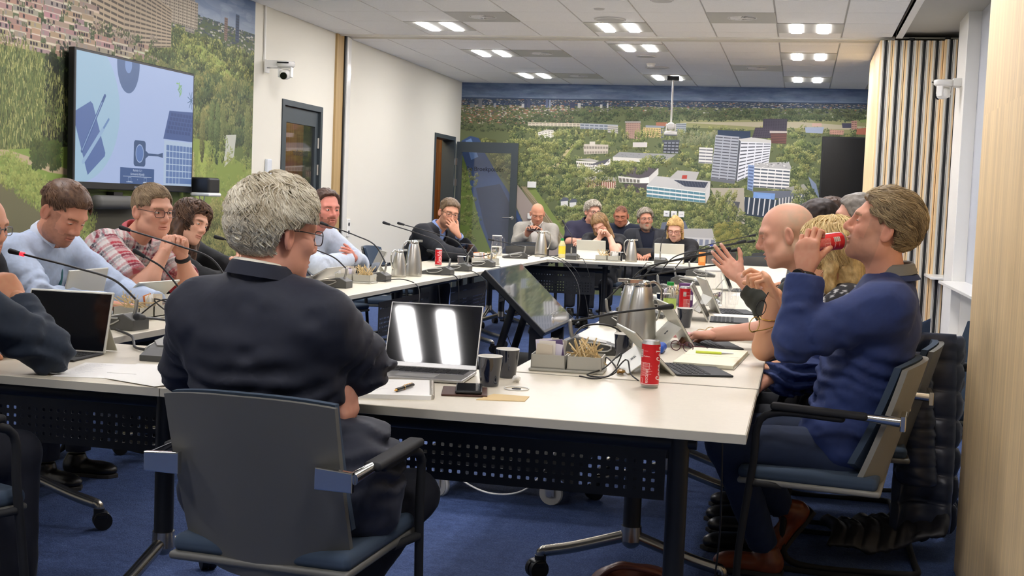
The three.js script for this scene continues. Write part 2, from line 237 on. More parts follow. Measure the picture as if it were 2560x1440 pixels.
  // office pair in the middle
  facade(c, q(1440, 402, 1490, 405, 1490, 424, 1444, 420), '#e6e2d6', 2, 10, '#6d6a60', 0.4); poly(c, q(1440, 398, 1474, 396, 1498, 402, 1490, 406), '#b4b0a6'); facade(c, q(1470, 414, 1526, 396, 1526, 424, 1472, 440), '#ece8de', 3, 6, '#9c988e', 0.5); poly(c, q(1470, 414, 1498, 404, 1526, 396, 1512, 410), '#59595f');
  facade(c, q(1462, 447, 1540, 450, 1540, 472, 1464, 470), '#d8c3ae', 1, 14, '#8a4f3c', 0.55, 0.15); poly(c, q(1458, 443, 1490, 440, 1542, 444, 1540, 452, 1462, 449), '#b1aca6');
  facade(c, q(1545, 440, 1600, 446, 1600, 458, 1548, 456), '#dedad0', 1, 6, '#77736a', 0.3, 0.3); poly(c, q(1546, 436, 1582, 416, 1646, 420, 1622, 442, 1596, 446), '#5a5458'); poly(c, q(1622, 442, 1646, 420, 1646, 436, 1624, 458), '#d9d5cb'); poly(c, q(1600, 446, 1622, 442, 1624, 458, 1600, 458), '#efece4'); poly(c, q(1560, 460, 1620, 458, 1612, 484, 1566, 480), '#544c50');
  // tall slabs
  facade(c, q(1748, 368, 1783, 370, 1780, 410, 1746, 408), '#dcd9d2', 5, 2, '#6f7074', 0.04, 0.55); poly(c, q(1794, 325, 1876, 328, 1876, 348, 1794, 344), '#2f3f55');
  facade(c, q(1789, 337, 1848, 342, 1838, 452, 1777, 445), '#aaadb3', 15, 3, '#4f5157', 0.12, 0.6); poly(c, q(1777, 445, 1838, 452, 1836, 460, 1777, 452), '#6c6e74'); poly(c, q(1848, 342, 1853, 345, 1846, 452, 1838, 452), '#565a60');
  facade(c, q(1852, 352, 1928, 356, 1920, 420, 1842, 455), '#e4e4e6', 11, 4, '#55585e', 0.14, 0.6); poly(c, q(1846, 348, 1880, 343, 1938, 352, 1928, 358, 1852, 354), '#cfccc4');
  // brown office towers
  facade(c, q(1908, 297, 1968, 297, 1966, 332, 1906, 330), '#45404c', 9, 10, '#38343f', 0.3); facade(c, q(1888, 319, 1930, 319, 1928, 346, 1880, 344), '#4b4450', 6, 8, '#3c3742', 0.3); facade(c, q(1926, 331, 1967, 331, 1965, 360, 1928, 358), '#7a5148', 7, 1, '#513a38', 0.02); poly(c, q(1924, 327, 1968, 328, 1968, 333, 1924, 333), '#bdb2a8');
  // white stepped block with blue stair tower
  facade(c, q(1884, 416, 1976, 424, 1972, 474, 1880, 468), '#efece6', 6, 5, '#5d646c', 0.1, 0.5); poly(c, q(1886, 408, 1972, 404, 1980, 424, 1884, 418), '#b9b7b2'); for (let i = 0; i < 24; i++) { c.fillStyle = R() < 0.5 ? '#6b6a6a' : '#e4e2dc'; const [x, y] = T(1892 + R() * 80, 407 + R() * 12); c.fillRect(x, y, 5 * S * R(), 2 * S); } facade(c, q(1870, 412, 1886, 414, 1882, 478, 1868, 474), '#8fa4c8', 8, 1, '#5b6c90', 0.2);
  // blue roofed office with fins
  poly(c, q(1880, 478, 2000, 476, 2016, 486, 1990, 500, 1884, 490), '#6f747e'); facade(c, q(1884, 480, 1938, 484, 1936, 500, 1882, 496), '#7fa3d6', 1, 1, '#86a9da', 0.4, 0.3); facade(c, q(1854, 492, 1945, 500, 1938, 548, 1850, 536), '#333f4d', 1, 7, '#e3e1dc', 0.75, 0); facade(c, q(1945, 496, 2016, 486, 2006, 520, 1945, 540), '#5a6168', 1, 9, '#d8d6d0', 0.6, 0);
  // horizon side right: works and halls
  poly(c, q(2012, 318, 2060, 318, 2056, 334, 2014, 332), '#9aa4b8'); facade(c, q(2074, 324, 2110, 326, 2108, 338, 2074, 336), '#c99a86', 3, 6, '#8a6a60'); poly(c, q(2030, 308, 2054, 308, 2054, 316, 2030, 316), '#c8a696'); poly(c, q(2142, 322, 2180, 318, 2180, 338, 2140, 336), '#b06a52'); facade(c, q(2128, 302, 2142, 302, 2142, 324, 2128, 324), '#bb8f80', 4, 2, '#8a675c'); poly(c, q(2104, 308, 2128, 308, 2128, 320, 2106, 320), '#413f52'); poly(c, q(2150, 300, 2200, 294, 2200, 308, 2150, 306), '#7f9150');
  // glazed office with solar roof
  facade(c, q(1617, 463, 1763, 480, 1763, 508, 1616, 492), '#e9e7e0', 3, 10, '#5b8894', 0.05, 0.32); poly(c, q(1617, 463, 1640, 440, 1776, 453, 1764, 480), '#c8c6c0'); poly(c, q(1684, 450, 1770, 456, 1762, 470, 1712, 466), '#3b4250'); for (let i = 1; i < 12; i++) { c.strokeStyle = '#8a8f98'; c.lineWidth = 0.8; c.beginPath(); c.moveTo(...T(1684 + i * 7.2, 450 + i * 0.5)); c.lineTo(...T(1690 + i * 7.2, 468)); c.stroke(); } poly(c, q(1672, 446, 1694, 426, 1748, 430, 1740, 450), '#b9b6b0'); poly(c, q(1706, 438, 1718, 438, 1717, 447, 1704, 447), '#b8463a'); poly(c, q(1763, 480, 1776, 453, 1774, 490, 1764, 510), '#d4d1ca');
  // streets and parking, right
  poly(c, q(1776, 470, 1860, 470, 1862, 560, 1808, 560, 1790, 500), '#b5ab98'); poly(c, q(1800, 500, 1850, 505, 1836, 560, 1815, 560), '#56585c'); poly(c, q(1960, 470, 2010, 460, 2040, 500, 1990, 480), '#a5a196'); poly(c, q(2020, 440, 2040, 460, 2050, 500, 2030, 470), '#8390a8');
  // woods in front
  const front = [[1300, 400, 130, 40, 90], [1330, 370, 90, 24, 60], [1400, 355, 60, 20, 50], [1420, 440, 60, 30, 60], [1500, 440, 40, 20, 30], [1560, 420, 60, 14, 40], [1420, 480, 90, 30, 70], [1540, 500, 150, 36, 170], [1450, 560, 60, 40, 70], [1620, 540, 150, 40, 190], [1740, 540, 120, 40, 130], [1820, 580, 100, 50, 100], [1980, 420, 40, 50, 60], [2010, 380, 30, 26, 40], [1990, 500, 60, 30, 60], [2120, 440, 60, 90, 60], [1640, 404, 40, 12, 24], [1860, 600, 120, 40, 80], [1700, 600, 300, 30, 120], [1340, 430, 40, 30, 40], [2080, 560, 120, 60, 90]];
  for (const [a, b, ra, rb, n] of front) for (let i = 0; i < n; i++) { const t = R() * 2 * PI, s = Math.sqrt(R()), aa = a + Math.cos(t) * s * ra, bb = b + Math.sin(t) * s * rb; if (bb > 440 && bb < 515 && aa > 1612 && aa < 1780) continue; if (aa > 1770 && aa < 1935 && bb < 470) continue; if (aa > 1858 && aa < 2010 && bb < 545 && bb > 400 && aa < 1985) continue; const [x, y] = T(aa, bb); blobs(c, R, x, y, 8 * S, 7 * S, R() < 0.75 ? OLIVE : DARKG, 20, 2.4 * S); }
  // canal with green bank, railway
  poly(c, q(1154, 352, 1176, 340, 1200, 346, 1206, 372, 1226, 405, 1246, 440, 1272, 480, 1300, 540, 1318, 580, 1340, 640, 1230, 640, 1200, 560, 1180, 480, 1168, 420, 1152, 380), '#3d5580'); poly(c, q(1190, 470, 1250, 460, 1300, 560, 1320, 640, 1236, 640, 1210, 560), '#34435f'); poly(c, q(1164, 352, 1178, 346, 1196, 392, 1178, 400), '#6f8fc0');
  poly(c, q(1130, 380, 1154, 380, 1168, 420, 1180, 480, 1200, 560, 1232, 640, 1130, 640), '#73883f'); for (let i = 0; i < 80; i++) { const [x, y] = T(1136 + R() * 40 + (R() * 30), 410 + R() * 210); blobs(c, R, x, y, 5 * S, 5 * S, OLIVE, 14, 2 * S); }
  poly(c, q(1196, 344, 1240, 350, 1262, 410, 1288, 450, 1290, 480, 1262, 450, 1230, 400), '#5c6038'); for (let i = 0; i < 70; i++) { const t = R(), [x, y] = T(lerp(1206, 1276, t) + R() * 18, lerp(352, 456, t) + (R() - 0.5) * 10); blobs(c, R, x, y, 5 * S, 5 * S, OLIVE, 14, 2 * S); }
  poly(c, q(1286, 452, 1300, 470, 1330, 510, 1370, 560, 1440, 640, 1340, 640, 1320, 580, 1288, 510), '#a89a90'); poly(c, q(1302, 466, 1316, 466, 1360, 520, 1420, 590, 1450, 640, 1424, 640, 1380, 590, 1330, 510), '#8d7f62'); for (const o of [0, 5, 9, 14]) { c.strokeStyle = '#c9bb98'; c.lineWidth = 1.6; c.beginPath(); c.moveTo(...T(1306 + o * 0.7, 468)); c.lineTo(...T(1350 + o, 520)); c.lineTo(...T(1430 + o * 1.8, 640)); c.stroke(); }
  poly(c, q(1318, 470, 1332, 462, 1400, 560, 1450, 620, 1440, 632), '#7f8f4a');
  // villas
  for (const [a, b, s] of [[1402, 502, 0.75], [1424, 505, 0.7]]) { poly(c, q(a, b, a + 24 * s, b - 4 * s, a + 24 * s, b + 18 * s, a, b + 20 * s), '#e2e0da'); poly(c, q(a - 3, b + 2, a + 8 * s, b - 12 * s, a + 24 * s, b - 10 * s, a + 28 * s, b), '#5d626e'); }
  for (let i = 0; i < 26; i++) { const [x, y] = T(1392 + R() * 66, 517 + R() * 12); blobs(c, R, x, y, 6 * S, 5 * S, OLIVE, 20, 2.2 * S); }
  poly(c, q(1660, 570, 1780, 572, 1792, 610, 1656, 606), '#c4c0b8'); facade(c, q(1660, 590, 1790, 596, 1788, 616, 1658, 612), '#dad7d0', 1, 9, '#8a8f9c', 0.4, 0.2); poly(c, q(1655, 556, 1712, 552, 1720, 572, 1650, 576), '#6d7484');
  for (let i = 0; i < 70; i++) { const [x, y] = T(1790 + R() * 60, 560 + R() * 50); blobs(c, R, x, y, 7 * S, 7 * S, [[60, 70, 40], [110, 112, 54], [150, 140, 70], [170, 160, 84]], 16, 2.2 * S); }
  for (let i = 0; i < 60; i++) { const [x, y] = T(1800 + R() * 60 - 20, 478 + R() * 70); if (R() < 0.5) blobs(c, R, x, y, 4 * S, 9 * S, OLIVE, 22, 2.2 * S); }
});
{
  const m = part('wall_mural', sheet(6.43, 3.03).translate(XL + 3.215, 3.03 / 2, ZB + 0.004), M(0xffffff, 0.65, { map: backMural }));
  tag(m, 'wide printed wall mural of a city from the air, with office towers and canal', 'mural');
}
const parkMural = canvasTex(2048, 1028, (c, W, H) => {
  const R = rng(17), k = 2048 / 6.03, T = (z, y) => [(-z - 4.5) * k, (3.03 - y) * k], q = (...p) => { const o = []; for (let i = 0; i < p.length; i += 2) o.push(T(p[i], p[i + 1])); return o; }, m = k * 0.01;
  const hor = (z) => 2.735 + (z + 10.55) * 0.012;
  const g = c.createLinearGradient(0, 0, 0, 110); g.addColorStop(0, '#4e6384'); g.addColorStop(1, '#98a3b2'); c.fillStyle = g; c.fillRect(0, 0, W, 140); clouds(c, R, 0, W, 0, 90, 200, '228,230,232', 20);
  c.fillStyle = '#5a6447'; c.fillRect(0, 100, W, H);
  for (let i = 0; i < 2600; i++) { const z = -4.5 - R() * 6.03, y = hor(z) - R() * R() * 0.3, [a, b] = T(z, y), t = R(); c.fillStyle = t < 0.4 ? rgb(70, 82, 92) : t < 0.7 ? rgb(86, 98, 84) : t < 0.86 ? rgb(176, 172, 164) : rgb(132, 128, 124); c.fillRect(a, b, (1 + R() * 4) * m, (0.5 + R() * 1.2) * m); }
  for (let i = 0; i < 900; i++) { const z = -8.6 - R() * 1.95, y = 2.14 + R() * 0.45 * (1 - (z + 8.6) * -0.05), [a, b] = T(z, y); blobs(c, R, a, b, 5 * m, 3.4 * m, R() < 0.5 ? DARKG : OLIVE, 10, 1.6 * m); }
  // meadow strips in the park
  poly(c, q(-9.2, 2.47, -9.5, 2.5, -9.95, 2.4, -10.1, 2.3, -9.9, 2.28, -9.6, 2.38), '#8c9a55');
  for (let i = 0; i < 90; i++) { const t = R(), z = lerp(-9.2, -10.1, t), y = lerp(2.5, 2.3, t) + (R() - 0.5) * 0.14, [a, b] = T(z, y); blobs(c, R, a, b, 4 * m, 2.6 * m, OLIVE, 10, 1.3 * m); }
  // long flat block and towers
  for (const [a, w, y0, y1, col] of [[-10.17, 0.07, 2.62, 2.86, '#46566c'], [-9.95, 0.06, 2.6, 2.8, '#8a7468'], [-9.3, 0.16, 2.58, 2.86, '#9c9488'], [-8.95, 0.06, 2.6, 2.9, '#7d8288']]) { poly(c, q(a + w / 2, y1, a - w / 2, y1, a - w / 2, y0, a + w / 2, y0), col); facade(c, q(a + w / 2, y1, a - w / 2, y1, a - w / 2, y0, a + w / 2, y0), col, 10, 3, 'rgba(60,60,66,.5)'); }
  for (let i = 0; i < 26; i++) { const z = -8.5 - i * 0.035; facade(c, q(z, 2.84, z - 0.06, 2.84, z - 0.06, 2.62, z, 2.62), i % 2 ? '#a89c8a' : '#bcb09c', 9, 2, '#6f675c'); }
  facade(c, q(-7.84, 2.92, -8.3, 2.86, -8.3, 2.32, -7.84, 2.36), '#b9a68c', 13, 5, '#5d544a', 0.12, 0.5); facade(c, q(-8.3, 2.86, -9.0, 2.72, -9.0, 2.42, -8.3, 2.32), '#b3a28a', 13, 9, '#62594f', 0.12, 0.5); poly(c, q(-7.82, 2.95, -7.86, 2.95, -7.86, 2.32, -7.82, 2.34), '#d0c6b4');
  // terraced houses with dark solar roofs
  for (let i = 0; i < 900; i++) { const z = -4.5 - R() * 4.3, y = 2.1 + R() * 0.75, [a, b] = T(z, y); if (y > 2.45 && z < -7.7) continue; blobs(c, R, a, b, 5 * m, 3 * m, R() < 0.55 ? DARKG : [[120, 104, 92], [150, 132, 118], [176, 160, 146]], 8, 1.8 * m); }
  for (let r = 0; r < 13; r++) { const y = 2.64 - r * 0.041; for (let z = -4.5 - R() * 0.1; z > -8.7 + r * 0.02; ) { const l = 0.08 + R() * 0.2, sl = (z + 7) * -0.03, yy = y + sl - Math.max(0, -z - 7.9) * 0.14; if (yy > 2.36 && z < -7.75) { z -= l; continue; } poly(c, q(z, yy + 0.036, z - l, yy + 0.033, z - l, yy, z, yy), rgb(150 + R() * 26, 126 + R() * 22, 112 + R() * 22)); poly(c, q(z, yy, z - l, yy, z - l, yy - 0.016, z, yy - 0.016), rgb(196 + R() * 16, 184 + R() * 14, 170)); for (let t = 0.012; t < l - 0.02; t += 0.03) if (R() < 0.5) poly(c, q(z - t, yy + 0.03, z - t - 0.02, yy + 0.028, z - t - 0.02, yy + 0.006, z - t, yy + 0.007), R() < 0.7 ? '#3a3438' : '#8f8880'); if (R() < 0.3) { const [a, b] = T(z - l * R(), yy - 0.005); blobs(c, R, a, b, 3 * m, 2 * m, DARKG, 7, 1.2 * m); } z -= l + (R() < 0.3 ? 0.06 : 0.01); } }
  // park: lawns, ponds, woods
  poly(c, q(-4.5, 2.16, -8.7, 2.16, -10.53, 2.3, -10.53, 0, -4.5, 0), '#5d6a3c');
  for (let i = 0; i < 700; i++) { const z = -8.4 - R() * 2.13, y = 1.75 + R() * 0.5, [a, b] = T(z, y); blobs(c, R, a, b, 6 * m, 6 * m, R() < 0.6 ? [[52, 60, 38], [84, 92, 52], [118, 122, 74], [146, 146, 92]] : DARKG, 22, 1.8 * m); }
  poly(c, q(-9.15, 1.72, -9.6, 1.72, -10.53, 1.5, -10.53, 0.5, -9.2, 1.1), '#7d8c45'); poly(c, q(-9.2, 1.6, -9.42, 1.62, -9.44, 1.4, -9.2, 1.3), '#a89f74'); poly(c, q(-9.95, 1.78, -10.2, 1.8, -10.16, 1.6, -9.98, 1.5), '#b3b5a8'); poly(c, q(-9.5, 1.62, -9.66, 1.6, -9.6, 1.2, -9.46, 1.2), '#94a052');
  for (const [z, y, s] of [[-9.56, 1.76, 1], [-9.72, 1.78, 1.15], [-9.83, 1.79, 1.2], [-9.94, 1.78, 1.1], [-10.42, 1.8, 1.3]]) { const [a, b] = T(z, y); blobs(c, R, a, b, 4 * m * s, 20 * m * s, [[40, 48, 34], [66, 76, 46], [98, 106, 64], [120, 126, 78]], 260, 1.5 * m); }
  for (let i = 0; i < 520; i++) { const z = -9.1 - R() * 1.43, y = 0.3 + R() * 1.05 * (0.6 + (-z - 9.1) * 0.3), [a, b] = T(z, y); blobs(c, R, a, b, 7 * m, 9 * m, [[44, 50, 32], [76, 82, 44], [112, 112, 62], [146, 140, 84], [168, 160, 104]], 30, 1.6 * m); }
  for (let i = 0; i < 160; i++) { const z = -9.1 - R() * 1.4, y = 1.3 + R() * 0.45, [a, b] = T(z, y); if (R() < 0.6) blobs(c, R, a, b, 4 * m, 3 * m, [[92, 104, 50], [128, 138, 72], [160, 164, 96]], 9, 1.3 * m); }
  // big willow on the left, dark hollow beside it
  for (let i = 0; i < 260; i++) { const z = -7.35 - R() * 1.2, y = 1.5 + R() * 0.7, [a, b] = T(z, y); blobs(c, R, a, b, 6 * m, 6 * m, [[26, 30, 24], [36, 42, 30], [54, 62, 40]], 16, 2 * m); }
  for (let i = 0; i < 5200; i++) { const t = R() * 2 * PI, s = Math.sqrt(R()), z = -6.6 + Math.cos(t) * s * 1.0, y = 1.86 + Math.sin(t) * s * 0.42, [a, b] = T(z, y); const j = R(); c.strokeStyle = j < 0.3 ? rgb(66, 74, 40) : j < 0.6 ? rgb(112, 118, 62) : j < 0.85 ? rgb(150, 150, 88) : rgb(182, 178, 116); c.lineWidth = 0.8 + R() * 1.8; c.beginPath(); c.moveTo(a, b); c.lineTo(a + (R() - 0.5) * 3 * m, b + (1.5 + R() * 4) * m); c.stroke(); }
  poly(c, q(-4.5, 1.5, -6.9, 1.5, -8.4, 1.62, -8.6, 1.2, -7.6, 1.3, -6.9, 1.36, -4.5, 1.38), '#7f9446'); poly(c, q(-4.5, 1.47, -6.95, 1.5, -7.6, 1.4, -8.6, 1.34, -8.6, 1.3, -7.4, 1.37, -6.9, 1.46, -4.5, 1.43), '#b7a384');
  poly(c, q(-4.5, 1.36, -6.9, 1.35, -7.2, 1.26, -7.5, 1.1, -7.7, 0.9, -8.6, 0.9, -9.0, 0.5, -9.0, 0, -4.5, 0), '#6e6a4c'); poly(c, q(-7.6, 1.15, -8.5, 1.15, -8.8, 0.8, -7.8, 0.8), '#4e4a3a');
  for (let i = 0; i < 520; i++) { const t = R(), z = lerp(-6.9, -7.9, t) + (R() - 0.5) * 0.16, y = lerp(1.4, 1.0, t) + (R() - 0.5) * 0.2, [a, b] = T(z, y); blobs(c, R, a, b, 3 * m, 3 * m, [[96, 108, 50], [138, 150, 76], [172, 178, 104]], 7, 1.3 * m); }
  for (let i = 0; i < 120; i++) { const z = -7.2 - R() * 0.3, y = 1.42 + R() * 0.14, [a, b] = T(z, y); blobs(c, R, a, b, 4 * m, 4 * m, [[50, 62, 32], [84, 98, 46]], 9, 1.5 * m); }
});
tag(part('wall_mural', sheet(6.03, 3.03).rotateY(PI / 2).translate(XL + 0.004, 3.03 / 2, -7.515), M(0xffffff, 0.65, { map: parkMural })), 'printed wall mural of a park with trees, ponds and terraced houses behind the lit television', 'mural');

// ---------- doors ----------
{
  const leaf = (name, w, h, hand) => { // frame rails around a glass pane, in the xy plane, hinge at x = 0
    const g = new THREE.Group(); g.name = name; const z = 0.045;
    part('door_frame_rail', [box2(0, w, h - 0.15, h, -z / 2, z / 2), box2(0, w, 0, 0.2, -z / 2, z / 2), box2(0, 0.075, 0.2, h - 0.15, -z / 2, z / 2), box2(w - 0.1, w, 0.2, h - 0.15, -z / 2, z / 2)], mAnthracite, g);
    part('glass_pane', box2(0.075, w - 0.1, 0.2, h - 0.15, -0.006, 0.006), mGlass, g);
    part('handle', [rod([w - 0.05, 1.06, z / 2], [w - 0.05, 1.06, z / 2 + 0.05], 0.009), tube([[w - 0.05, 1.06, z / 2 + 0.05], [w - 0.08, 1.06, z / 2 + 0.055], [w - 0.18, 1.06, z / 2 + 0.055]], 0.009, 10), cyl(0.024, 0.024, 0.008).rotateX(PI / 2).translate(w - 0.05, 1.06, z / 2 + 0.004)], mSteel, g);
    return g;
  };
  const jambs = (z0, z1) => [box2(XL - 0.18, XL + 0.012, 0, 2.21, z1 - 0.055, z1), box2(XL - 0.18, XL + 0.012, 0, 2.21, z0, z0 + 0.055), box2(XL - 0.18, XL + 0.012, 2.155, 2.21, z0 + 0.055, z1 - 0.055)];
  const word = (t, mirror) => new THREE.MeshPhysicalMaterial({ color: 0x10131a, roughness: 0.6, transparent: true, alphaMap: canvasTex(512, 96, (c, w, h) => { c.fillStyle = '#000'; c.fillRect(0, 0, w, h); c.fillStyle = '#fff'; if (mirror) { c.translate(w, 0); c.scale(-1, 1); } c.font = '64px sans-serif'; c.textAlign = 'center'; c.fillText(t, w / 2, 66, w - 10); }, false) });
  const d1 = new THREE.Group(); d1.name = 'door_1'; d1.userData.kind = 'structure'; scene.add(d1);
  part('door_frame', jambs(-12.21, -11.18), mAnthracite, d1);
  const l1 = leaf('door_leaf', 0.91, 2.14, 1); l1.position.set(XL - 0.04, 0.006, -12.15); l1.rotation.y = -PI / 2; d1.add(l1); l1.children[2].removeFromParent();
  part('hinge', [0.35, 1.55, 1.83].map((y) => cyl(0.012, 0.012, 0.11, XL - 0.012, y, -12.15)), mSteel, d1);
  part('lettering', sheet(0.6, 0.11).rotateY(PI / 2).translate(XL - 0.03, 1.7, -11.74), word('Hoekpolder', true), d1);
  struct('wall_corridor_panel', [uvMetres(box2(-5.95, -5.9, 0, 2.6, -15.2, -10.4)), uvMetres(box2(-5.95, -5.3, 0, 2.6, -17.88, -17.84))], mBrownWood);
  const d2 = new THREE.Group(); d2.name = 'door_2'; d2.userData.kind = 'structure'; scene.add(d2);
  part('door_frame', jambs(-17.33, -16.3), mAnthracite, d2);
  const l2 = leaf('door_leaf', 0.92, 2.14, 1); l2.position.set(XL + 0.03, 0.006, -17.36); l2.rotation.y = 0; d2.add(l2);
  part('hinge', [0.35, 1.55, 1.85].map((y) => box(0.05, 0.1, 0.02, XL + 0.02, y, -17.33)), mSteel, d2);
  part('lettering', sheet(0.64, 0.12).translate(XL + 0.46, 1.75, -17.35), word('De Broekpolder'), d2);
}
{ // lamps of the corridor behind the glass doors
  for (const z of [-12.6, -16.6]) { const c = thing('corridor_light', z > -13 ? 'square corridor lamp behind the closed glass door' : 'square corridor lamp behind the open doorway', 'ceiling light', [-5.55, 2.59, z]); part('housing', box(0.5, 0.03, 0.5), mCeilMetal, c); part('diffuser', box(0.46, 0.008, 0.46, 0, -0.018, 0), M(0xfff4e0, 0.5, { emissive: 0xffe2b8, emissiveIntensity: 5 }), c); const l = new THREE.RectAreaLight(0xffe2b8, 16, 0.46, 0.46); l.position.y = -0.03; l.rotation.x = -PI / 2; c.add(l); }
}
// ---------- right side of the room ----------
{
  struct('wall_wood', uvMetres(box2(0.62, 0.68, 0, YC + 0.4, -4.7, -3.28)), mBirch);
  struct('trim_5', box2(0.63, 0.69, 0, YC + 0.4, -3.28, -3.2), mGreyWall);
  // window bays with drawn blinds, white pillar, sills and a floor plinth
  struct('trim_6', rbox(0.14, YC + 0.3, 0.62, 0.006, XR - 0.07, (YC + 0.3) / 2, -11.55), M(0xf2f0ea, 0.35));
  struct('window_1', [box2(XR - 0.03, XR - 0.01, 0.75, YC + 0.2, -12.9, -11.86)], M(0xb9bcc2, 0.7));
  struct('window_2', [box2(XR - 0.03, XR - 0.01, 0.75, YC + 0.2, -11.24, -8.4)], M(0xb9bcc2, 0.7));
  struct('trim_7', [rbox(0.24, 0.025, 1.0, 0.004, XR - 0.13, 0.745, -12.36), rbox(0.24, 0.025, 2.4, 0.004, XR - 0.13, 0.745, -10.04)], mWhiteGloss);
  struct('trim_8', [box2(XR - 0.06, XR, 0.05, 0.7, -12.9, -8.4)], M(0xd5d1c6, 0.6));
  const pl = thing('floor_duct', 'low white floor duct with socket flaps along the window wall', 'floor duct', [1.33, 0, -10.9]);
  part('body', rbox(0.2, 0.15, 1.5, 0.006, 0, 0.075, 0.15), mWhite, pl); for (const z of [-0.5, -0.3, -0.1]) part('flap', rbox(0.006, 0.06, 0.11, 0.002, -0.103, 0.08, z), mWhiteGloss, pl);
  // parked folding wall: panel leaves edge-on
  const fw = thing('folding_wall', 'stack of parked folding wall panels, birch faced with black and white striped edges', 'folding wall', [0.66, 0, -12.5]);
  const mP = M(0xd9d5ca, 0.5), mRub = M(0x1b1d1f, 0.6);
  for (let k = 0; k < 6; k++) {
    const x = k * 0.118, s = k > 4 ? 0.09 : 0, p = new THREE.Group(); p.name = 'panel'; fw.add(p); p.position.set(x, 0.02, s);
    const H = 2.98;
    part('leaf', uvMetres(box2(0.002, 0.018, 0, H, -1.88, 0)), mBirch, p); part('leaf', uvMetres(box2(0.1, 0.114, 0, H, -1.88, 0)), mBirch, p);
    part('edge_profile', [box2(0.018, 0.037, 0, H, -0.06, 0.004), box2(0.082, 0.1, 0, H, -0.06, 0.004)], mP, p);
    part('core', box2(0.037, 0.082, 0.01, H - 0.01, -1.8, -0.012), mRub, p);
    part('edge_profile', [box2(0.042, 0.046, 0, H, -0.03, -0.002), box2(0.073, 0.077, 0, H, -0.03, -0.002)], mP, p);
  }
  part('hanger', [box(0.05, 0.03, 0.05, 0.62, 3.02, 0), box(0.05, 0.03, 0.05, 0.3, 3.02, -0.1)], mBlack, fw);
}
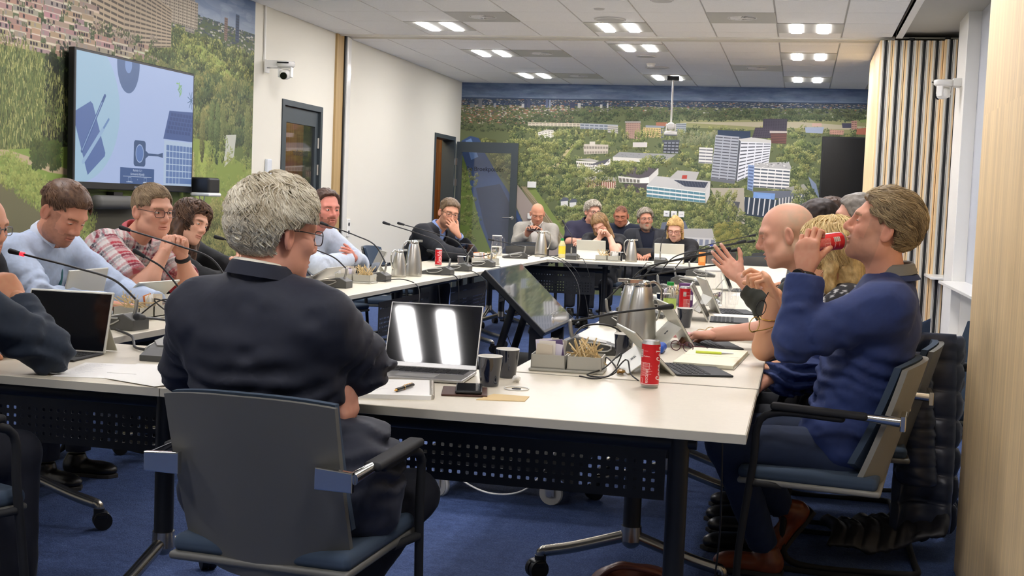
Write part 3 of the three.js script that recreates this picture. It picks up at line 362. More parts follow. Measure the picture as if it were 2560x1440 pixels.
// ---------- conference tables ----------
const mTop = M(0xe0d9c8, 0.36, { map: speckle(250, 248, 243, 5) }), mEdge = M(0xb9b4a6, 0.5), mDarkMetal = M(0x14171c, 0.5), mCast = M(0xb9b3a6, 0.26, { metalness: 1 }), mTyre = M(0x101113, 0.6);
const fabricTex = dataTex(128, 128, (x, y) => { const v = 128 + (hash3(x >> 1, y, 2) - 0.5) * 90; return [v, v, v]; }, false);
const mFabric = M(0x39485a, 0.95, { sheen: 0.3 });
{
  const holes = [];
  for (const y of [0.031, 0.059, 0.087, 0.115, 0.183]) for (let k = 0; k < 37; k++) { const x = -0.504 + k * 0.028; holes.push(rrect(0.011, 0.011, 0.002, 1).map(([a, b]) => [a + x, b + y]).reverse()); }
  const panelGeo = extrude([[-0.54, 0], [0.54, 0], [0.54, 0.225], [-0.54, 0.225]], 0.002, 0, holes);
  const topGeo = rbox(1.596, 0.026, 0.8, 0.003, 0, 0.727, 0, 1), edgeGeo = [box2(-0.7985, 0.7985, 0.7155, 0.7385, 0.396, 0.4012), box2(-0.7985, 0.7985, 0.7155, 0.7385, -0.4012, -0.396), box2(-0.799, -0.7945, 0.7155, 0.7385, -0.399, 0.399), box2(0.7945, 0.799, 0.7155, 0.7385, -0.399, 0.399)];
  const edge = merge(edgeGeo);
  const post = cyl(0.03, 0.03, 0.5, 0, 0.455, 0), hub = merge([cyl(0.036, 0.034, 0.05, 0, 0.19, 0), ball(0.034, 0, 0.17, 0)]);
  const arm = merge([tube([[0, 0.185, 0], [0, 0.165, 0.06], [0, 0.12, 0.2], [0, 0.098, 0.29]], 0.02, 14, 10), tube([[0, 0.1, 0.285], [0, 0.094, 0.306], [0, 0.066, 0.31]], 0.018, 6, 10)]);
  const caster = merge([cyl(0.02, 0.02, 0.03, 0, 0.066, 0), rbox(0.05, 0.03, 0.05, 0.01, 0, 0.052, 0.01)]), wheel = merge([-0.014, 0.014].map((x) => new THREE.CylinderGeometry(0.034, 0.034, 0.02, 20).rotateZ(PI / 2).translate(x, 0.034, 0.012)));
  const mk = (x, z, turn, label) => {
    const t = thing('folding_table', label, 'table', [x, 0, z], turn, 'white folding tables set in a square');
    part('tabletop', topGeo, mTop, t); part('edge_band', edge, mEdge, t);
    part('beam', rod([-0.58, 0.63, 0], [0.58, 0.63, 0], 0.024), mDarkMetal, t);
    part('modesty_panel', panelGeo, mDarkMetal, t).position.set(0, 0.4, -0.25);
    for (const sx of [-0.6, 0.6]) {
      const leg = new THREE.Group(); leg.name = 'leg'; leg.position.x = sx; t.add(leg);
      part('post', [post, rbox(0.07, 0.03, 0.5, 0.006, 0, 0.7, 0), rod([-0.05, 0.63, 0], [0.05, 0.63, 0], 0.017)], mDarkMetal, leg); part('hub', hub, mCast, leg);
      for (const s of [0, PI]) { part('foot_arm', arm, mCast, leg).rotation.y = s; const c = part('caster', caster, mBlack, leg), w = part('wheel', wheel, mTyre, leg); for (const o of [c, w]) { o.position.set(0, 0, s ? -0.31 : 0.31); o.rotation.y = s + 0.7; } }
    }
    return t;
  };
  // panel side of the table is its inner side
  mk(-0.9, -3.45, 0, 'white folding table carrying the open laptop and the big red can'); mk(-2.5, -3.45, 0, 'white folding table under the navy sleeve and the loose papers');
  const L = ['next to the man in the pale blue shirt', 'at which the woman with curly hair sits', 'with the pair of steel jugs', 'with the navy mug and red can', 'before the man in the dark suit'], Rr = ['with the open notebook on it', 'in front of the bald man who is speaking', 'with the glass water jug and purple packs', 'third from the big red can, along the folding wall side', 'touching the table of the two women'];
  for (let k = 0; k < 5; k++) { mk(-2.82 + 0.012 * (k % 2), -4.67 - 1.6 * k, -PI / 2, 'white folding table ' + L[k]); mk(-0.5 - 0.012 * (k % 2), -4.67 - 1.6 * k, PI / 2, 'white folding table ' + Rr[k]); }
  mk(-0.9, -12.278, PI, 'white folding table before the blonde woman with glasses'); mk(-2.5, -12.278, PI, 'white folding table before the woman with clasped hands');
}
// ---------- chairs ----------
function backShape(w0, w1, y0, y1, t, inset) { // curved shell: grid of points, thick
  const nu = 16, nv = 14, P = [], idx = [];
  const S = (u, v, off) => { const w = lerp(w0, w1, v) * 0.5 - inset, round = Math.pow(Math.abs(u), 2.4), yb = y0 + inset + (1 - v) * (1 - v) * 0.0 + round * 0.055 * (1 - v) - round * 0.018 * v, y = lerp(yb, y1 - inset - round * 0.018, v), z = -0.21 - 0.075 * Math.pow(v, 1.6) + 0.055 * u * u + 0.05 * (1 - v) * (1 - v) + off; return [u * w, y, z]; };
  for (const off of [-t, 0]) for (let j = 0; j <= nv; j++) for (let i = 0; i <= nu; i++) P.push(...S(i / nu * 2 - 1, j / nv, off));
  const N = (nu + 1) * (nv + 1), a = (s, i, j) => s * N + j * (nu + 1) + i, q = (A, B, C, D) => idx.push(A, B, C, A, C, D);
  for (let j = 0; j < nv; j++) for (let i = 0; i < nu; i++) { q(a(0, i, j), a(0, i, j + 1), a(0, i + 1, j + 1), a(0, i + 1, j)); q(a(1, i, j), a(1, i + 1, j), a(1, i + 1, j + 1), a(1, i, j + 1)); }
  for (let i = 0; i < nu; i++) { q(a(0, i, 0), a(0, i + 1, 0), a(1, i + 1, 0), a(1, i, 0)); q(a(0, i + 1, nv), a(0, i, nv), a(1, i, nv), a(1, i + 1, nv)); }
  for (let j = 0; j < nv; j++) { q(a(0, 0, j + 1), a(0, 0, j), a(1, 0, j), a(1, 0, j + 1)); q(a(0, nu, j), a(0, nu, j + 1), a(1, nu, j + 1), a(1, nu, j)); }
  const g = new THREE.BufferGeometry(); g.setAttribute('position', new THREE.Float32BufferAttribute(P, 3)); g.setIndex(idx); const h = g.toNonIndexed(); h.computeVertexNormals(); return smooth(h, 40);
}
function smooth(g, deg) { // normals averaged across edges flatter than deg
  const p = g.attributes.position, n = g.attributes.normal, map = new Map(), key = (i) => Math.round(p.getX(i) * 1e4) + ',' + Math.round(p.getY(i) * 1e4) + ',' + Math.round(p.getZ(i) * 1e4), c = Math.cos(rad(deg)), out = new Float32Array(p.count * 3);
  for (let i = 0; i < p.count; i++) { const k = key(i); if (!map.has(k)) map.set(k, []); map.get(k).push(i); }
  for (const l of map.values()) for (const i of l) { let x = 0, y = 0, z = 0; for (const j of l) { const d = n.getX(i) * n.getX(j) + n.getY(i) * n.getY(j) + n.getZ(i) * n.getZ(j); if (d > c) { x += n.getX(j); y += n.getY(j); z += n.getZ(j); } } const m = Math.hypot(x, y, z) || 1; out.set([x / m, y / m, z / m], i * 3); }
  g.setAttribute('normal', new THREE.BufferAttribute(out, 3)); return g;
}
function makeChair(label, shell, pos, turn, group) { // sitter faces +z
  const c = thing('conference_chair', label, 'chair', pos, turn, group);
  part('back_shell', backShape(0.425, 0.43, 0.385, 0.835, 0.018, 0), shell, c); part('back_cushion', backShape(0.415, 0.42, 0.44, 0.838, 0.022, 0.004).translate(0, 0.006, 0.024), mFabric, c);
  part('seat', [rbox(0.46, 0.045, 0.44, 0.02, 0, 0.445, 0.04, 3)], mFabric, c); part('seat_shell', [rbox(0.465, 0.02, 0.45, 0.009, 0, 0.418, 0.035)], shell, c);
  for (const s of [-1, 1]) {
    part('armrest', [rbox(0.045, 0.022, 0.3, 0.01, s * 0.262, 0.672, 0.03, 3).applyMatrix4(new THREE.Matrix4().makeRotationX(-0.03))], mBlackMatte, c);
    const br = extrude([[0, 0], [0.085, 0.0], [0.085, 0.04], [0, 0.045]], 0.012, 0.003); if (s < 0) br.translate(0, 0, 0);
    part('arm_bracket', br.clone().rotateY(s > 0 ? 0 : PI).translate(s * 0.175, 0.635, s > 0 ? -0.25 : -0.238), mChrome, c); part('arm_bracket', rod([s * 0.255, 0.66, -0.235], [s * 0.262, 0.668, -0.1], 0.016, 0.012), mChrome, c);
    part('leg', [tube([[s * 0.262, 0.655, -0.06], [s * 0.262, 0.655, 0.14], [s * 0.262, 0.63, 0.19], [s * 0.258, 0.5, 0.205], [s * 0.25, 0.05, 0.235], [s * 0.25, 0.016, 0.2], [s * 0.25, 0.0135, -0.2], [s * 0.235, 0.0135, -0.235], [s * 0.1, 0.0135, -0.24], [0, 0.0135, -0.24]], 0.0125, 60, 8)], mBlackMatte, c);
    part('seat_bracket', rod([s * 0.22, 0.41, 0.12], [s * 0.257, 0.42, 0.207], 0.011), mBlackMatte, c);
  }
  return c;
}
const mShell = M(0x62615c, 0.5), mShellGrey = M(0x85837c, 0.5);
const chairFront = makeChair('black shelled conference chair with chrome arm brackets under the grey-haired man in navy', mShell, [-1.185, 0, -2.79], PI - 0.05);
makeChair('dark conference chair carrying the person in the navy sweater', mShell, [-2.3, 0, -2.72], PI - 0.35);
const chairDrink = makeChair('conference chair with light grey shell under the drinking man in blue blazer', mShellGrey, [0.13, 0, -4.2], -PI / 2 - 0.12);
const chairCopy = (x, z, turn, label) => copy(chairFront, [x, 0, z], turn, label);
chairCopy(0.24, -4.78, -PI / 2, 'conference chair of the blonde woman who holds the glasses'); chairCopy(0.22, -5.45, -PI / 2, 'conference chair of the bald man speaking with open hand');
chairCopy(-3.6, -4.9, PI / 2, 'conference chair of the man in the pale blue shirt'); chairCopy(-3.58, -5.75, PI / 2, 'conference chair of the man in the plaid shirt'); chairCopy(-3.62, -6.75, PI / 2, 'conference chair of the woman with curly hair'); chairCopy(-3.56, -7.78, PI / 2, 'conference chair of the bearded man with folded arms');
chairCopy(-3.5, -8.75, PI / 2 + 0.2, 'empty blue-grey conference chair behind the white tablet'); chairCopy(-3.42, -9.5, PI / 2 - 0.3, 'empty blue-grey conference chair beside the man in the dark suit'); chairCopy(-3.62, -10.72, PI / 2, 'conference chair of the man in the dark suit');
chairCopy(-2.86, -13.06, PI, 'empty blue-grey chair standing with its back to the man in grey blazer').rotation.y = 0; chairCopy(-3.05, -14.1, 0, 'chair of the man in the grey blazer'); chairCopy(-2.46, -14.25, 0, 'chair of the grey-haired man in the purple shirt'); chairCopy(-2.1, -13.12, 0, 'chair of the woman with clasped hands'); chairCopy(-2.1, -14.85, 0, 'chair of the man in the navy pullover'); chairCopy(-1.62, -14.05, 0, 'chair of the bearded man in the dark blazer'); chairCopy(-1.3, -13.2, 0, 'chair of the blonde woman with glasses');
for (const [x, z] of [[-0.9, -14.3], [-0.3, -14.3], [-0.35, -13.1]]) chairCopy(x, z, 0, 'empty blue-grey conference chair before the city mural').userData.group = 'empty chairs along the city mural';
chairCopy(0.22, -7.0, -PI / 2, 'conference chair beyond the bald speaker');
makeChair('empty conference chair beside the wooden wall, hung with the puffer coat', mShell, [0.66, 0, -5.75], -PI / 2 + 0.35);
// ---------- televisions ----------
{
  const screen = canvasTex(1024, 576, (c, w, h) => {
    c.fillStyle = '#b3c6f0'; c.fillRect(0, 0, w, h); const g = c.createRadialGradient(0, 288, 100, 0, 288, 400); g.addColorStop(0, '#a5cbe2'); g.addColorStop(0.95, '#abcbe4'); g.addColorStop(1, '#b3c6f0'); c.fillStyle = '#a9cbe4'; c.beginPath(); c.ellipse(20, 250, 325, 330, 0, 0, 7); c.fill();
    c.fillStyle = '#54709f'; c.beginPath(); c.ellipse(412, 10, 96, 140, 0, 0, 7); c.fill(); c.fillStyle = '#86a3d8'; c.beginPath(); c.ellipse(412, 16, 30, 40, 0, 0, 7); c.fill();
    poly(c, [[0, 265], [110, 215], [128, 225], [232, 440], [228, 455], [96, 545], [0, 330]], '#5b76b0'); c.lineCap = 'round'; c.strokeStyle = '#42629c'; c.lineWidth = 16; c.beginPath(); c.moveTo(50, 440); c.lineTo(222, 180); c.stroke(); c.strokeStyle = '#8eacd8'; c.lineWidth = 6; c.beginPath(); c.moveTo(52, 436); c.lineTo(200, 212); c.stroke(); c.strokeStyle = '#9dbde0'; c.lineWidth = 20; c.beginPath(); c.moveTo(60, 488); c.lineTo(214, 330); c.stroke(); c.strokeStyle = '#6e92c6'; c.lineWidth = 12; c.beginPath(); c.moveTo(218, 325); c.lineTo(255, 285); c.stroke();
    c.fillStyle = '#3d5a86'; c.beginPath(); c.roundRect(470, 366, 104, 124, 16); c.fill(); c.strokeStyle = '#b9cdf2'; c.lineWidth = 4; c.fillStyle = '#5e80bd'; c.beginPath(); c.ellipse(522, 428, 34, 42, 0, 0, 7); c.fill(); c.stroke(); c.fillStyle = '#3d5a86'; poly(c, [[572, 410], [600, 424], [690, 424], [735, 414], [735, 440], [690, 434], [600, 436], [572, 452]], '#3d5a86');
    poly(c, [[790, 200], [1024, 190], [1024, 344], [736, 344]], '#46619c'); c.fillStyle = '#35508a'; for (let r = 0; r < 5; r++) for (let k = 0; k < 8; k++) c.fillRect(806 + k * 30 - r * 10, 208 + r * 22, 24, 17); c.fillStyle = '#bcd0ea'; c.fillRect(745, 350, 279, 226);
    for (let r = 0; r < 6; r++) for (let k = 0; k < 8; k++) { c.fillStyle = '#6885ba'; c.beginPath(); c.roundRect(768 + k * 33, 372 + r * 33, 28, 28, 3); c.fill(); } c.fillStyle = '#6885ba'; c.fillRect(900, 537, 124, 28);
    c.fillStyle = '#3f5f95'; c.fillRect(356, 500, 300, 76); c.fillStyle = '#dce6f8'; c.textAlign = 'center'; c.font = '15px sans-serif'; c.fillText('Ruimte 1.21', 506, 516); c.fillText('Gemeente Rijswijk', 506, 534); c.fillRect(380, 540, 252, 2); c.strokeStyle = '#a9bde0'; c.lineWidth = 2; c.strokeRect(425, 546, 26, 18); c.strokeRect(565, 546, 22, 18); c.fillRect(410, 566, 54, 3); c.fillRect(556, 566, 40, 3); c.fillText('+', 506, 560);
    for (let i = 0; i < 10; i++) { c.fillStyle = i % 2 ? '#7fb08a' : '#8fc47e'; c.beginPath(); c.ellipse(865 + (i * 37) % 40, 56 + (i * 23) % 60, 14, 4, i, 0, 7); c.fill(); } for (let i = 0; i < 9; i++) { c.strokeStyle = '#4c6f92'; c.lineWidth = 4; c.beginPath(); c.moveTo(1005, 130); c.lineTo(1005 + Math.cos(i * 0.7) * 38, 130 + Math.sin(i * 0.7) * 44); c.stroke(); }
  });
  const tv = thing('television', 'large lit wall television showing a pale blue desk picture', 'television', [XL + 0.07, 1.75, -8.38], PI / 2);
  part('casing', [rbox(1.7, 0.97, 0.05, 0.008), box(0.7, 0.5, 0.05, 0, 0, -0.04)], mBlack, tv);
  part('screen', sheet(1.66, 0.9).translate(0, 0.016, 0.0255), M(0x000000, 0.45, { emissive: 0xffffff, emissiveMap: screen, emissiveIntensity: 0.62 }), tv);
  const l = new THREE.RectAreaLight(0xb3c6f0, 0.8, 1.66, 0.9); l.position.set(0, 0.016, 0.04); l.rotation.y = PI; tv.add(l);
  part('name_plate', sheet(0.13, 0.03).translate(0.0, -0.458, 0.0256), M(0xffffff, 0.4, { map: canvasTex(256, 64, (c, w, h) => { c.fillStyle = '#15171c'; c.fillRect(0, 0, w, h); c.fillStyle = '#aab4c4'; c.font = 'bold 40px sans-serif'; c.textAlign = 'center'; c.fillText('ClickShare', w / 2, 46); }) }), tv);
  const sb = thing('sound_bar', 'rounded grey sound bar under the lit television', 'sound bar', [XL + 0.09, 1.175, -8.15], PI / 2);
  part('body', rbox(0.72, 0.1, 0.1, 0.045, 0, 0, 0, 5), M(0x55544f, 0.7), sb); part('bracket', box(0.12, 0.03, 0.06, 0, 0.06, -0.05), mBlack, sb);
  const dk = thing('docking_station', 'black docking box with white underside at the television corner', 'docking box', [XL + 0.13, 1.3, -9.36], PI / 2);
  part('body', rbox(0.2, 0.13, 0.2, 0.02, 0, 0.03, 0), mBlack, dk); part('base', rbox(0.22, 0.03, 0.18, 0.014, 0, -0.045, 0.02), mWhiteGloss, dk); part('cable', tube([[-0.02, -0.06, 0.02], [0, -0.12, 0], [0.06, -0.13, -0.05], [0.1, -0.06, -0.09]], 0.005, 14, 6), mWhite, dk);
  const t2 = thing('television', 'switched off black wall television beside the folding wall', 'television', [0.83, 1.9, ZB + 0.1], 0);
  part('casing', [rbox(1.2, 0.93, 0.06, 0.01), box(0.6, 0.4, 0.08, 0, 0, -0.05)], mBlack, t2); part('screen', sheet(1.16, 0.87).translate(0, 0.01, 0.0305), M(0x06070a, 0.25), t2);
  const rk = thing('equipment_board', 'dark board with grey switch box and lamps under the black television', 'equipment board', [0.78, 1.02, ZB + 0.06]);
  part('board', box(1.14, 0.8, 0.05), M(0x0c0f14, 0.8), rk); part('switch_box', rbox(0.06, 0.11, 0.03, 0.004, -0.36, 0.16, 0.03), M(0x8c949c, 0.5), rk); for (let k = 0; k < 4; k++) part('indicator_lamp', ball(0.009, -0.26, 0.22 - k * 0.05, 0.028, 8), M(0xe8eef5, 0.4), rk); part('cable', tube([[-0.3, 0.38, 0.03], [-0.18, 0.25, 0.04], [-0.22, 0.1, 0.04], [-0.2, -0.1, 0.03]], 0.004, 16, 6), mAlu, rk);
  // floor monitor facing the right hand tables
  const refl = canvasTex(512, 288, (c, w, h) => { c.fillStyle = '#20242c'; c.fillRect(0, 0, w, h); });
  const fm = thing('floor_monitor', 'tilted black floor monitor on a low black stand between the tables', 'monitor', [-2.06, 0.535, -9.5], PI / 2);
  const tl = new THREE.Group(); tl.name = 'display'; fm.add(tl); tl.rotation.x = -rad(47);
  part('casing', rbox(1.22, 0.66, 0.05, 0.008), mBlack, tl); part('screen', sheet(1.18, 0.62).translate(0, 0.005, 0.0256), M(0x2b303a, 0.06, { clearcoat: 1, clearcoatRoughness: 0.03 }), tl);
  part('stand', [box2(-0.5, 0.5, -0.53, -0.5, -0.35, 0.3), rod([-0.3, -0.5, -0.2], [-0.3, -0.05, -0.07], 0.03), rod([0.3, -0.5, -0.2], [0.3, -0.05, -0.07], 0.03), box2(-0.45, -0.4, -0.52, -0.2, 0.1, 0.2), box2(0.4, 0.45, -0.52, -0.2, 0.1, 0.2)], mBlackMatte, fm);
  const tr = thing('monitor_trolley', 'low black trolley on white swivel casters behind the perforated table panel', 'trolley', [-1.22, 0, -5.3], 0);
  part('deck', [rbox(0.7, 0.05, 0.55, 0.008, 0, 0.16, 0), rbox(0.9, 0.03, 0.5, 0.006, 0, 0.3, 0).applyMatrix4(new THREE.Matrix4().makeRotationX(0.12)), rod([-0.25, 0.17, -0.1], [-0.25, 0.3, -0.1], 0.02), rod([0.25, 0.17, -0.1], [0.25, 0.3, -0.1], 0.02)], mBlackMatte, tr);
  for (const [x, z] of [[-0.25, 0.22], [0.24, 0.2], [-0.25, -0.22], [0.24, -0.22]]) { const w = new THREE.Group(); w.name = 'caster'; w.position.set(x, 0, z); w.rotation.y = 1.2 + x; tr.add(w); part('wheel', [new THREE.CylinderGeometry(0.05, 0.05, 0.024, 28).rotateZ(PI / 2).translate(0, 0.05, 0)], M(0xb5b3ad, 0.5), w); part('tyre', new THREE.TorusGeometry(0.043, 0.011, 8, 28).rotateY(PI / 2).translate(0, 0.05, 0), M(0xd9d7d0, 0.6), w); part('fork', [box2(-0.024, -0.018, 0.04, 0.13, -0.02, 0.02), box2(0.018, 0.024, 0.04, 0.13, -0.02, 0.02), box2(-0.024, 0.024, 0.12, 0.136, -0.025, 0.025)], mAlu, w); part('hub', new THREE.CylinderGeometry(0.014, 0.014, 0.05, 12).rotateZ(PI / 2).translate(0, 0.05, 0), mSteel, w); }
}
// ---------- cameras, switches, sockets ----------
{
  const ptz = (label, pos, turn, o = {}) => { // front of the lens looks to +z, bracket to -x
    const c = thing('conference_camera', label, 'camera', pos, turn);
    const b = new THREE.Group(); b.name = 'camera_body'; c.add(b); if (o.flip) b.rotation.x = PI;
    part('base', lathe([[0, 0.02], [0.085, 0.018], [0.088, 0.005], [0.086, -0.022], [0.07, -0.036], [0, -0.038]]), mWhiteGloss, b); part('vent', box(0.11, 0.012, 0.004, 0.0, 0, 0.086), mBlack, b);
    part('yoke', [rbox(0.016, 0.11, 0.06, 0.007, -0.058, -0.075, 0), rbox(0.016, 0.11, 0.06, 0.007, 0.058, -0.075, 0), rbox(0.13, 0.02, 0.07, 0.008, 0, -0.034, 0)], mWhiteGloss, b);
    const h = new THREE.Group(); h.name = 'head'; h.position.y = -0.1; h.rotation.x = o.tilt ?? 0.25; b.add(h); part('shell', [rbox(0.1, 0.09, 0.11, 0.035, 0, 0, 0, 4)], mWhiteGloss, h); part('lens', new THREE.CylinderGeometry(0.033, 0.033, 0.03, 28).rotateX(PI / 2).translate(0, -0.005, 0.05), mBlackGloss, h);
    if (o.bracket) part('bracket', [rbox(o.bracket, 0.07, 0.09, 0.006, -0.06 - o.bracket / 2, -0.01, 0), rbox(0.02, 0.12, 0.09, 0.004, -0.06 - o.bracket, -0.03, 0)], mWhite, c);
    return c;
  };
  const a = ptz('white dome camera on a wall bracket above the closed glass door', [-4.76, 2.5, -10.75], 0.1, { bracket: 0.12 }); part('cable_duct', box2(-0.215, -0.2, 0.03, 0.53, -0.01, 0.01), mWhite, a);
  const b = ptz('white dome camera on a bracket fixed to the white pillar', [1.17, 2.5, -11.5], PI + 0.9, { bracket: 0 }); part('bracket', [rbox(0.1, 0.07, 0.16, 0.006, 0, 0, 0)].map((g) => g.rotateY(-(PI + 0.9)).translate(0, 0, 0)), mWhite, b); b.children.at(-1).position.copy(V(0.12, -0.005, 0).applyAxisAngle(V(0, 1, 0), -(PI + 0.9)));
  const p = ptz('white camera hanging upside up from a ceiling pole before the city mural', [-1.71, 2.26, -16.1], 0.1, { flip: true, tilt: -0.1 }); part('pole', [cyl(0.012, 0.012, 0.72, 0, 0.4, -0.08)], mWhite, p); part('pole_arm', [box2(-0.01, 0.01, 0.02, 0.06, -0.09, -0.06)], mWhite, p); part('ceiling_bracket', rbox(0.16, 0.05, 0.12, 0.005, 0, 0.73, -0.08), mBlack, p);
  tag(part('wall_thermostat', rbox(0.03, 0.16, 0.1, 0.008, XL + 0.016, 1.53, -10.87), M(0xd8dce0, 0.3)), 'small pale wall control box beside the closed glass door', 'wall control');
  const socket = (x, y, z, label, kind) => { const s = thing('wall_socket', label, 'socket', [x, y, z]); part('plate', rbox(0.085, 0.085, 0.012, 0.006), mWhiteGloss, s); part('opening', kind ? [box(0.03, 0.012, 0.004, 0, 0, 0.006)] : [cyl(0.006, 0.006, 0.004, -0.012, 0, 0.006, 8).rotateX(0), box(0.01, 0.01, 0.004, 0.012, 0, 0.006)], M(0x77767a, 0.6), s); return s; };
  socket(-1.87, 1.215, ZB + 0.012, 'white wall socket of three, on the open glass door side', 1); socket(-1.765, 1.215, ZB + 0.012, 'white wall socket in the middle of three', 1); socket(-1.66, 1.215, ZB + 0.012, 'white wall socket of three, on the folding wall side', 0);
  tag(part('wall_box', rbox(0.13, 0.09, 0.03, 0.004, -3.86, 1.56, ZB + 0.016), mWhite), 'white blank box on the printed railway of the city mural', 'wall box'); tag(part('wall_box', rbox(0.13, 0.08, 0.03, 0.004, -3.84, 1.1, ZB + 0.016), mWhite), 'white low box on the mural behind the man in grey blazer', 'wall box');
  const ds = thing('double_socket', 'white upright wall outlet beside the wooden jamb', 'socket', [XL + 0.01, 0.93, -13.05], PI / 2); part('plate', rbox(0.09, 0.2, 0.02, 0.006), mWhiteGloss, ds); for (const y of [-0.05, 0.04]) part('opening', new THREE.CylinderGeometry(0.022, 0.022, 0.004, 16).rotateX(PI / 2).translate(0, y, 0.01), mBlackMatte, ds);
  // tripod close to the camera
  const tp = thing('tripod', 'black tripod with round legs standing by the wooden wall', 'tripod', [0.5, 0, -2.28]);
  for (const [x, z] of [[-0.17, -0.02], [0.1, 0.15], [0.06, -0.14]]) { const l = part('leg', [rod([x, 0.0, z], [x * 0.14 + 0.02, 0.95, z * 0.14], 0.012, 0.015), rod([x * 1.0, 0.0, z], [x * 0.96, 0.045, z * 0.96], 0.017, 0.014)], mBlackMatte, tp); }
  part('collar', [cyl(0.03, 0.03, 0.09, 0.02, 0.97, 0)], mBlackMatte, tp); part('centre_column', rod([0.02, 0.75, 0], [0.02, 1.15, 0], 0.011), mBlackMatte, tp);
}
// ---------- things on the tables (table height 0.74) ----------
const TY = 0.74;
const mMicBody = M(0x4b4b48, 0.5), mMicTop = M(0xa9a8a2, 0.3, { metalness: 0.6 }), mNeck = M(0x1c1c1d, 0.45), mRed = M(0xff3b3b, 0.4, { emissive: 0xff2a3a, emissiveIntensity: 1.6 });
const mTablet = M(0xcbcabf, 0.35, { metalness: 0.35 }), mScreenOff = M(0x0b0c10, 0.08), mKeys = M(0x2b2c2e, 0.7), mPaper = M(0xf4f2ec, 0.85), mNavyMug = M(0x131a2c, 0.08, { clearcoat: 1 }), mCup = M(0xf1eee6, 0.3), mTray = M(0xb4b2a6, 0.5), mBirchStick = M(0xdcc493, 0.75), mWater = new THREE.MeshPhysicalMaterial({ color: 0xffffff, roughness: 0.0, transmission: 1, thickness: 0.05, ior: 1.33 });
// microphone unit: the speaker sits at +z, the neck rises at the far end and leans over the base
function mic(pos, turn, label, o = {}) {
  const { reach = 0.42, up = 0.3, side = 0, red = false, far = false } = o, t = thing('conference_microphone', label, 'microphone', [pos[0], TY, pos[1]], turn, 'gooseneck conference microphones');
  const prof = [[-0.115, 0], [0.115, 0], [0.115, 0.012], [0.06, 0.028], [-0.075, 0.055], [-0.115, 0.035]];
  part('base', [extrude(prof, 0.104, 0.004).rotateY(-PI / 2).translate(0.052, 0.004, 0)], mMicBody, t);
  part('top_plate', extrude([[-0.04, 0.05], [0.04, 0.05], [0.058, -0.01], [0.03, -0.055], [-0.03, -0.055], [-0.058, -0.01]], 0.005, 0.001).rotateX(-PI / 2 + 0.19).translate(0, 0.049, -0.015), mMicTop, t);
  for (const s of [-1, 1]) part('side_loop', tube([[s * 0.058, 0.04, -0.06], [s * 0.063, 0.02, -0.02], [s * 0.063, 0.018, 0.05], [s * 0.06, 0.032, 0.062], [s * 0.058, 0.042, 0.02], [s * 0.058, 0.046, -0.055]], 0.0035, 18, 6), mMicTop, t);
  const r = V(0, 0.05, -0.085), tip = V(side, 0.05 + up, -0.085 + reach), sl = V(0, 0.115, -0.098);
  part('neck_sleeve', tube([r, [0, 0.08, -0.094], sl], 0.0075, 8, 8), mMicTop, t);
  const c1 = V(side * 0.1, 0.05 + up * 0.62, -0.07 + reach * 0.14), c2 = V(side * 0.5, 0.05 + up * 0.8, -0.085 + reach * 0.5), d = tip.clone().sub(c2).normalize();
  part('gooseneck', tube([sl, c1, c2, tip], 0.0045, 26, 6), mNeck, t);
  const e = tip.clone().addScaledVector(d, 0.05); part('capsule', [rod(tip, e, 0.008, 0.011), ball(0.011, e.x, e.y, e.z, 10)], mBlackMatte, t); if (red) part('light_ring', rod(tip.clone().addScaledVector(d, -0.012), tip.clone().addScaledVector(d, 0.004), 0.0088), mRed, t);
  return t;
}
// tablet on a kickstand with keyboard cover; the user sits at +z
function tablet(pos, turn, label, o = {}) {
  const { lean = 35, keys = true, w = 0.292, h = 0.2, logo = false, body = mTablet } = o, t = thing('tablet_computer', label, 'tablet', [pos[0], TY, pos[1]], turn), d = new THREE.Group(); d.name = 'display'; d.position.y = 0.004; d.rotation.x = -rad(lean); t.add(d);
  part('casing', rbox(w, h, 0.009, 0.004, 0, h / 2, -0.004), body, d); part('screen', rbox(w - 0.012, h - 0.014, 0.002, 0.001, 0, h / 2, 0.0012), mScreenOff, d);
  const s = new THREE.Group(); s.name = 'kickstand'; t.add(s); const hy = Math.cos(rad(lean)) * h * 0.46, hz = -Math.sin(rad(lean)) * h * 0.46 - 0.009, len = h * 0.53, back = Math.sqrt(Math.max(0.0004, len * len - hy * hy));
  s.position.set(0, hy + 0.003, hz); s.rotation.x = Math.atan2(back, hy); part('plate', rbox(w - 0.01, len, 0.003, 0.001, 0, -len / 2, 0), body, s);
  if (logo) part('emblem', [[-1, -1], [-1, 1], [1, -1], [1, 1]].map(([a, b]) => box(0.009, 0.009, 0.001, a * 0.0055, -len * 0.45 + b * 0.0055, -0.0021)), M(0x3a3c40, 0.4), s);
  if (keys) { part('keyboard', rbox(w, 0.006, 0.19, 0.002, 0, 0.004, 0.1), mKeys, t); for (let r = 0; r < 5; r++) part('key_row', Array.from({ length: 12 }, (_, k) => box(0.018, 0.002, 0.014, -0.122 + k * 0.0222, 0.0078, 0.03 + r * 0.021)), mBlackMatte, t); }
  return t;
}
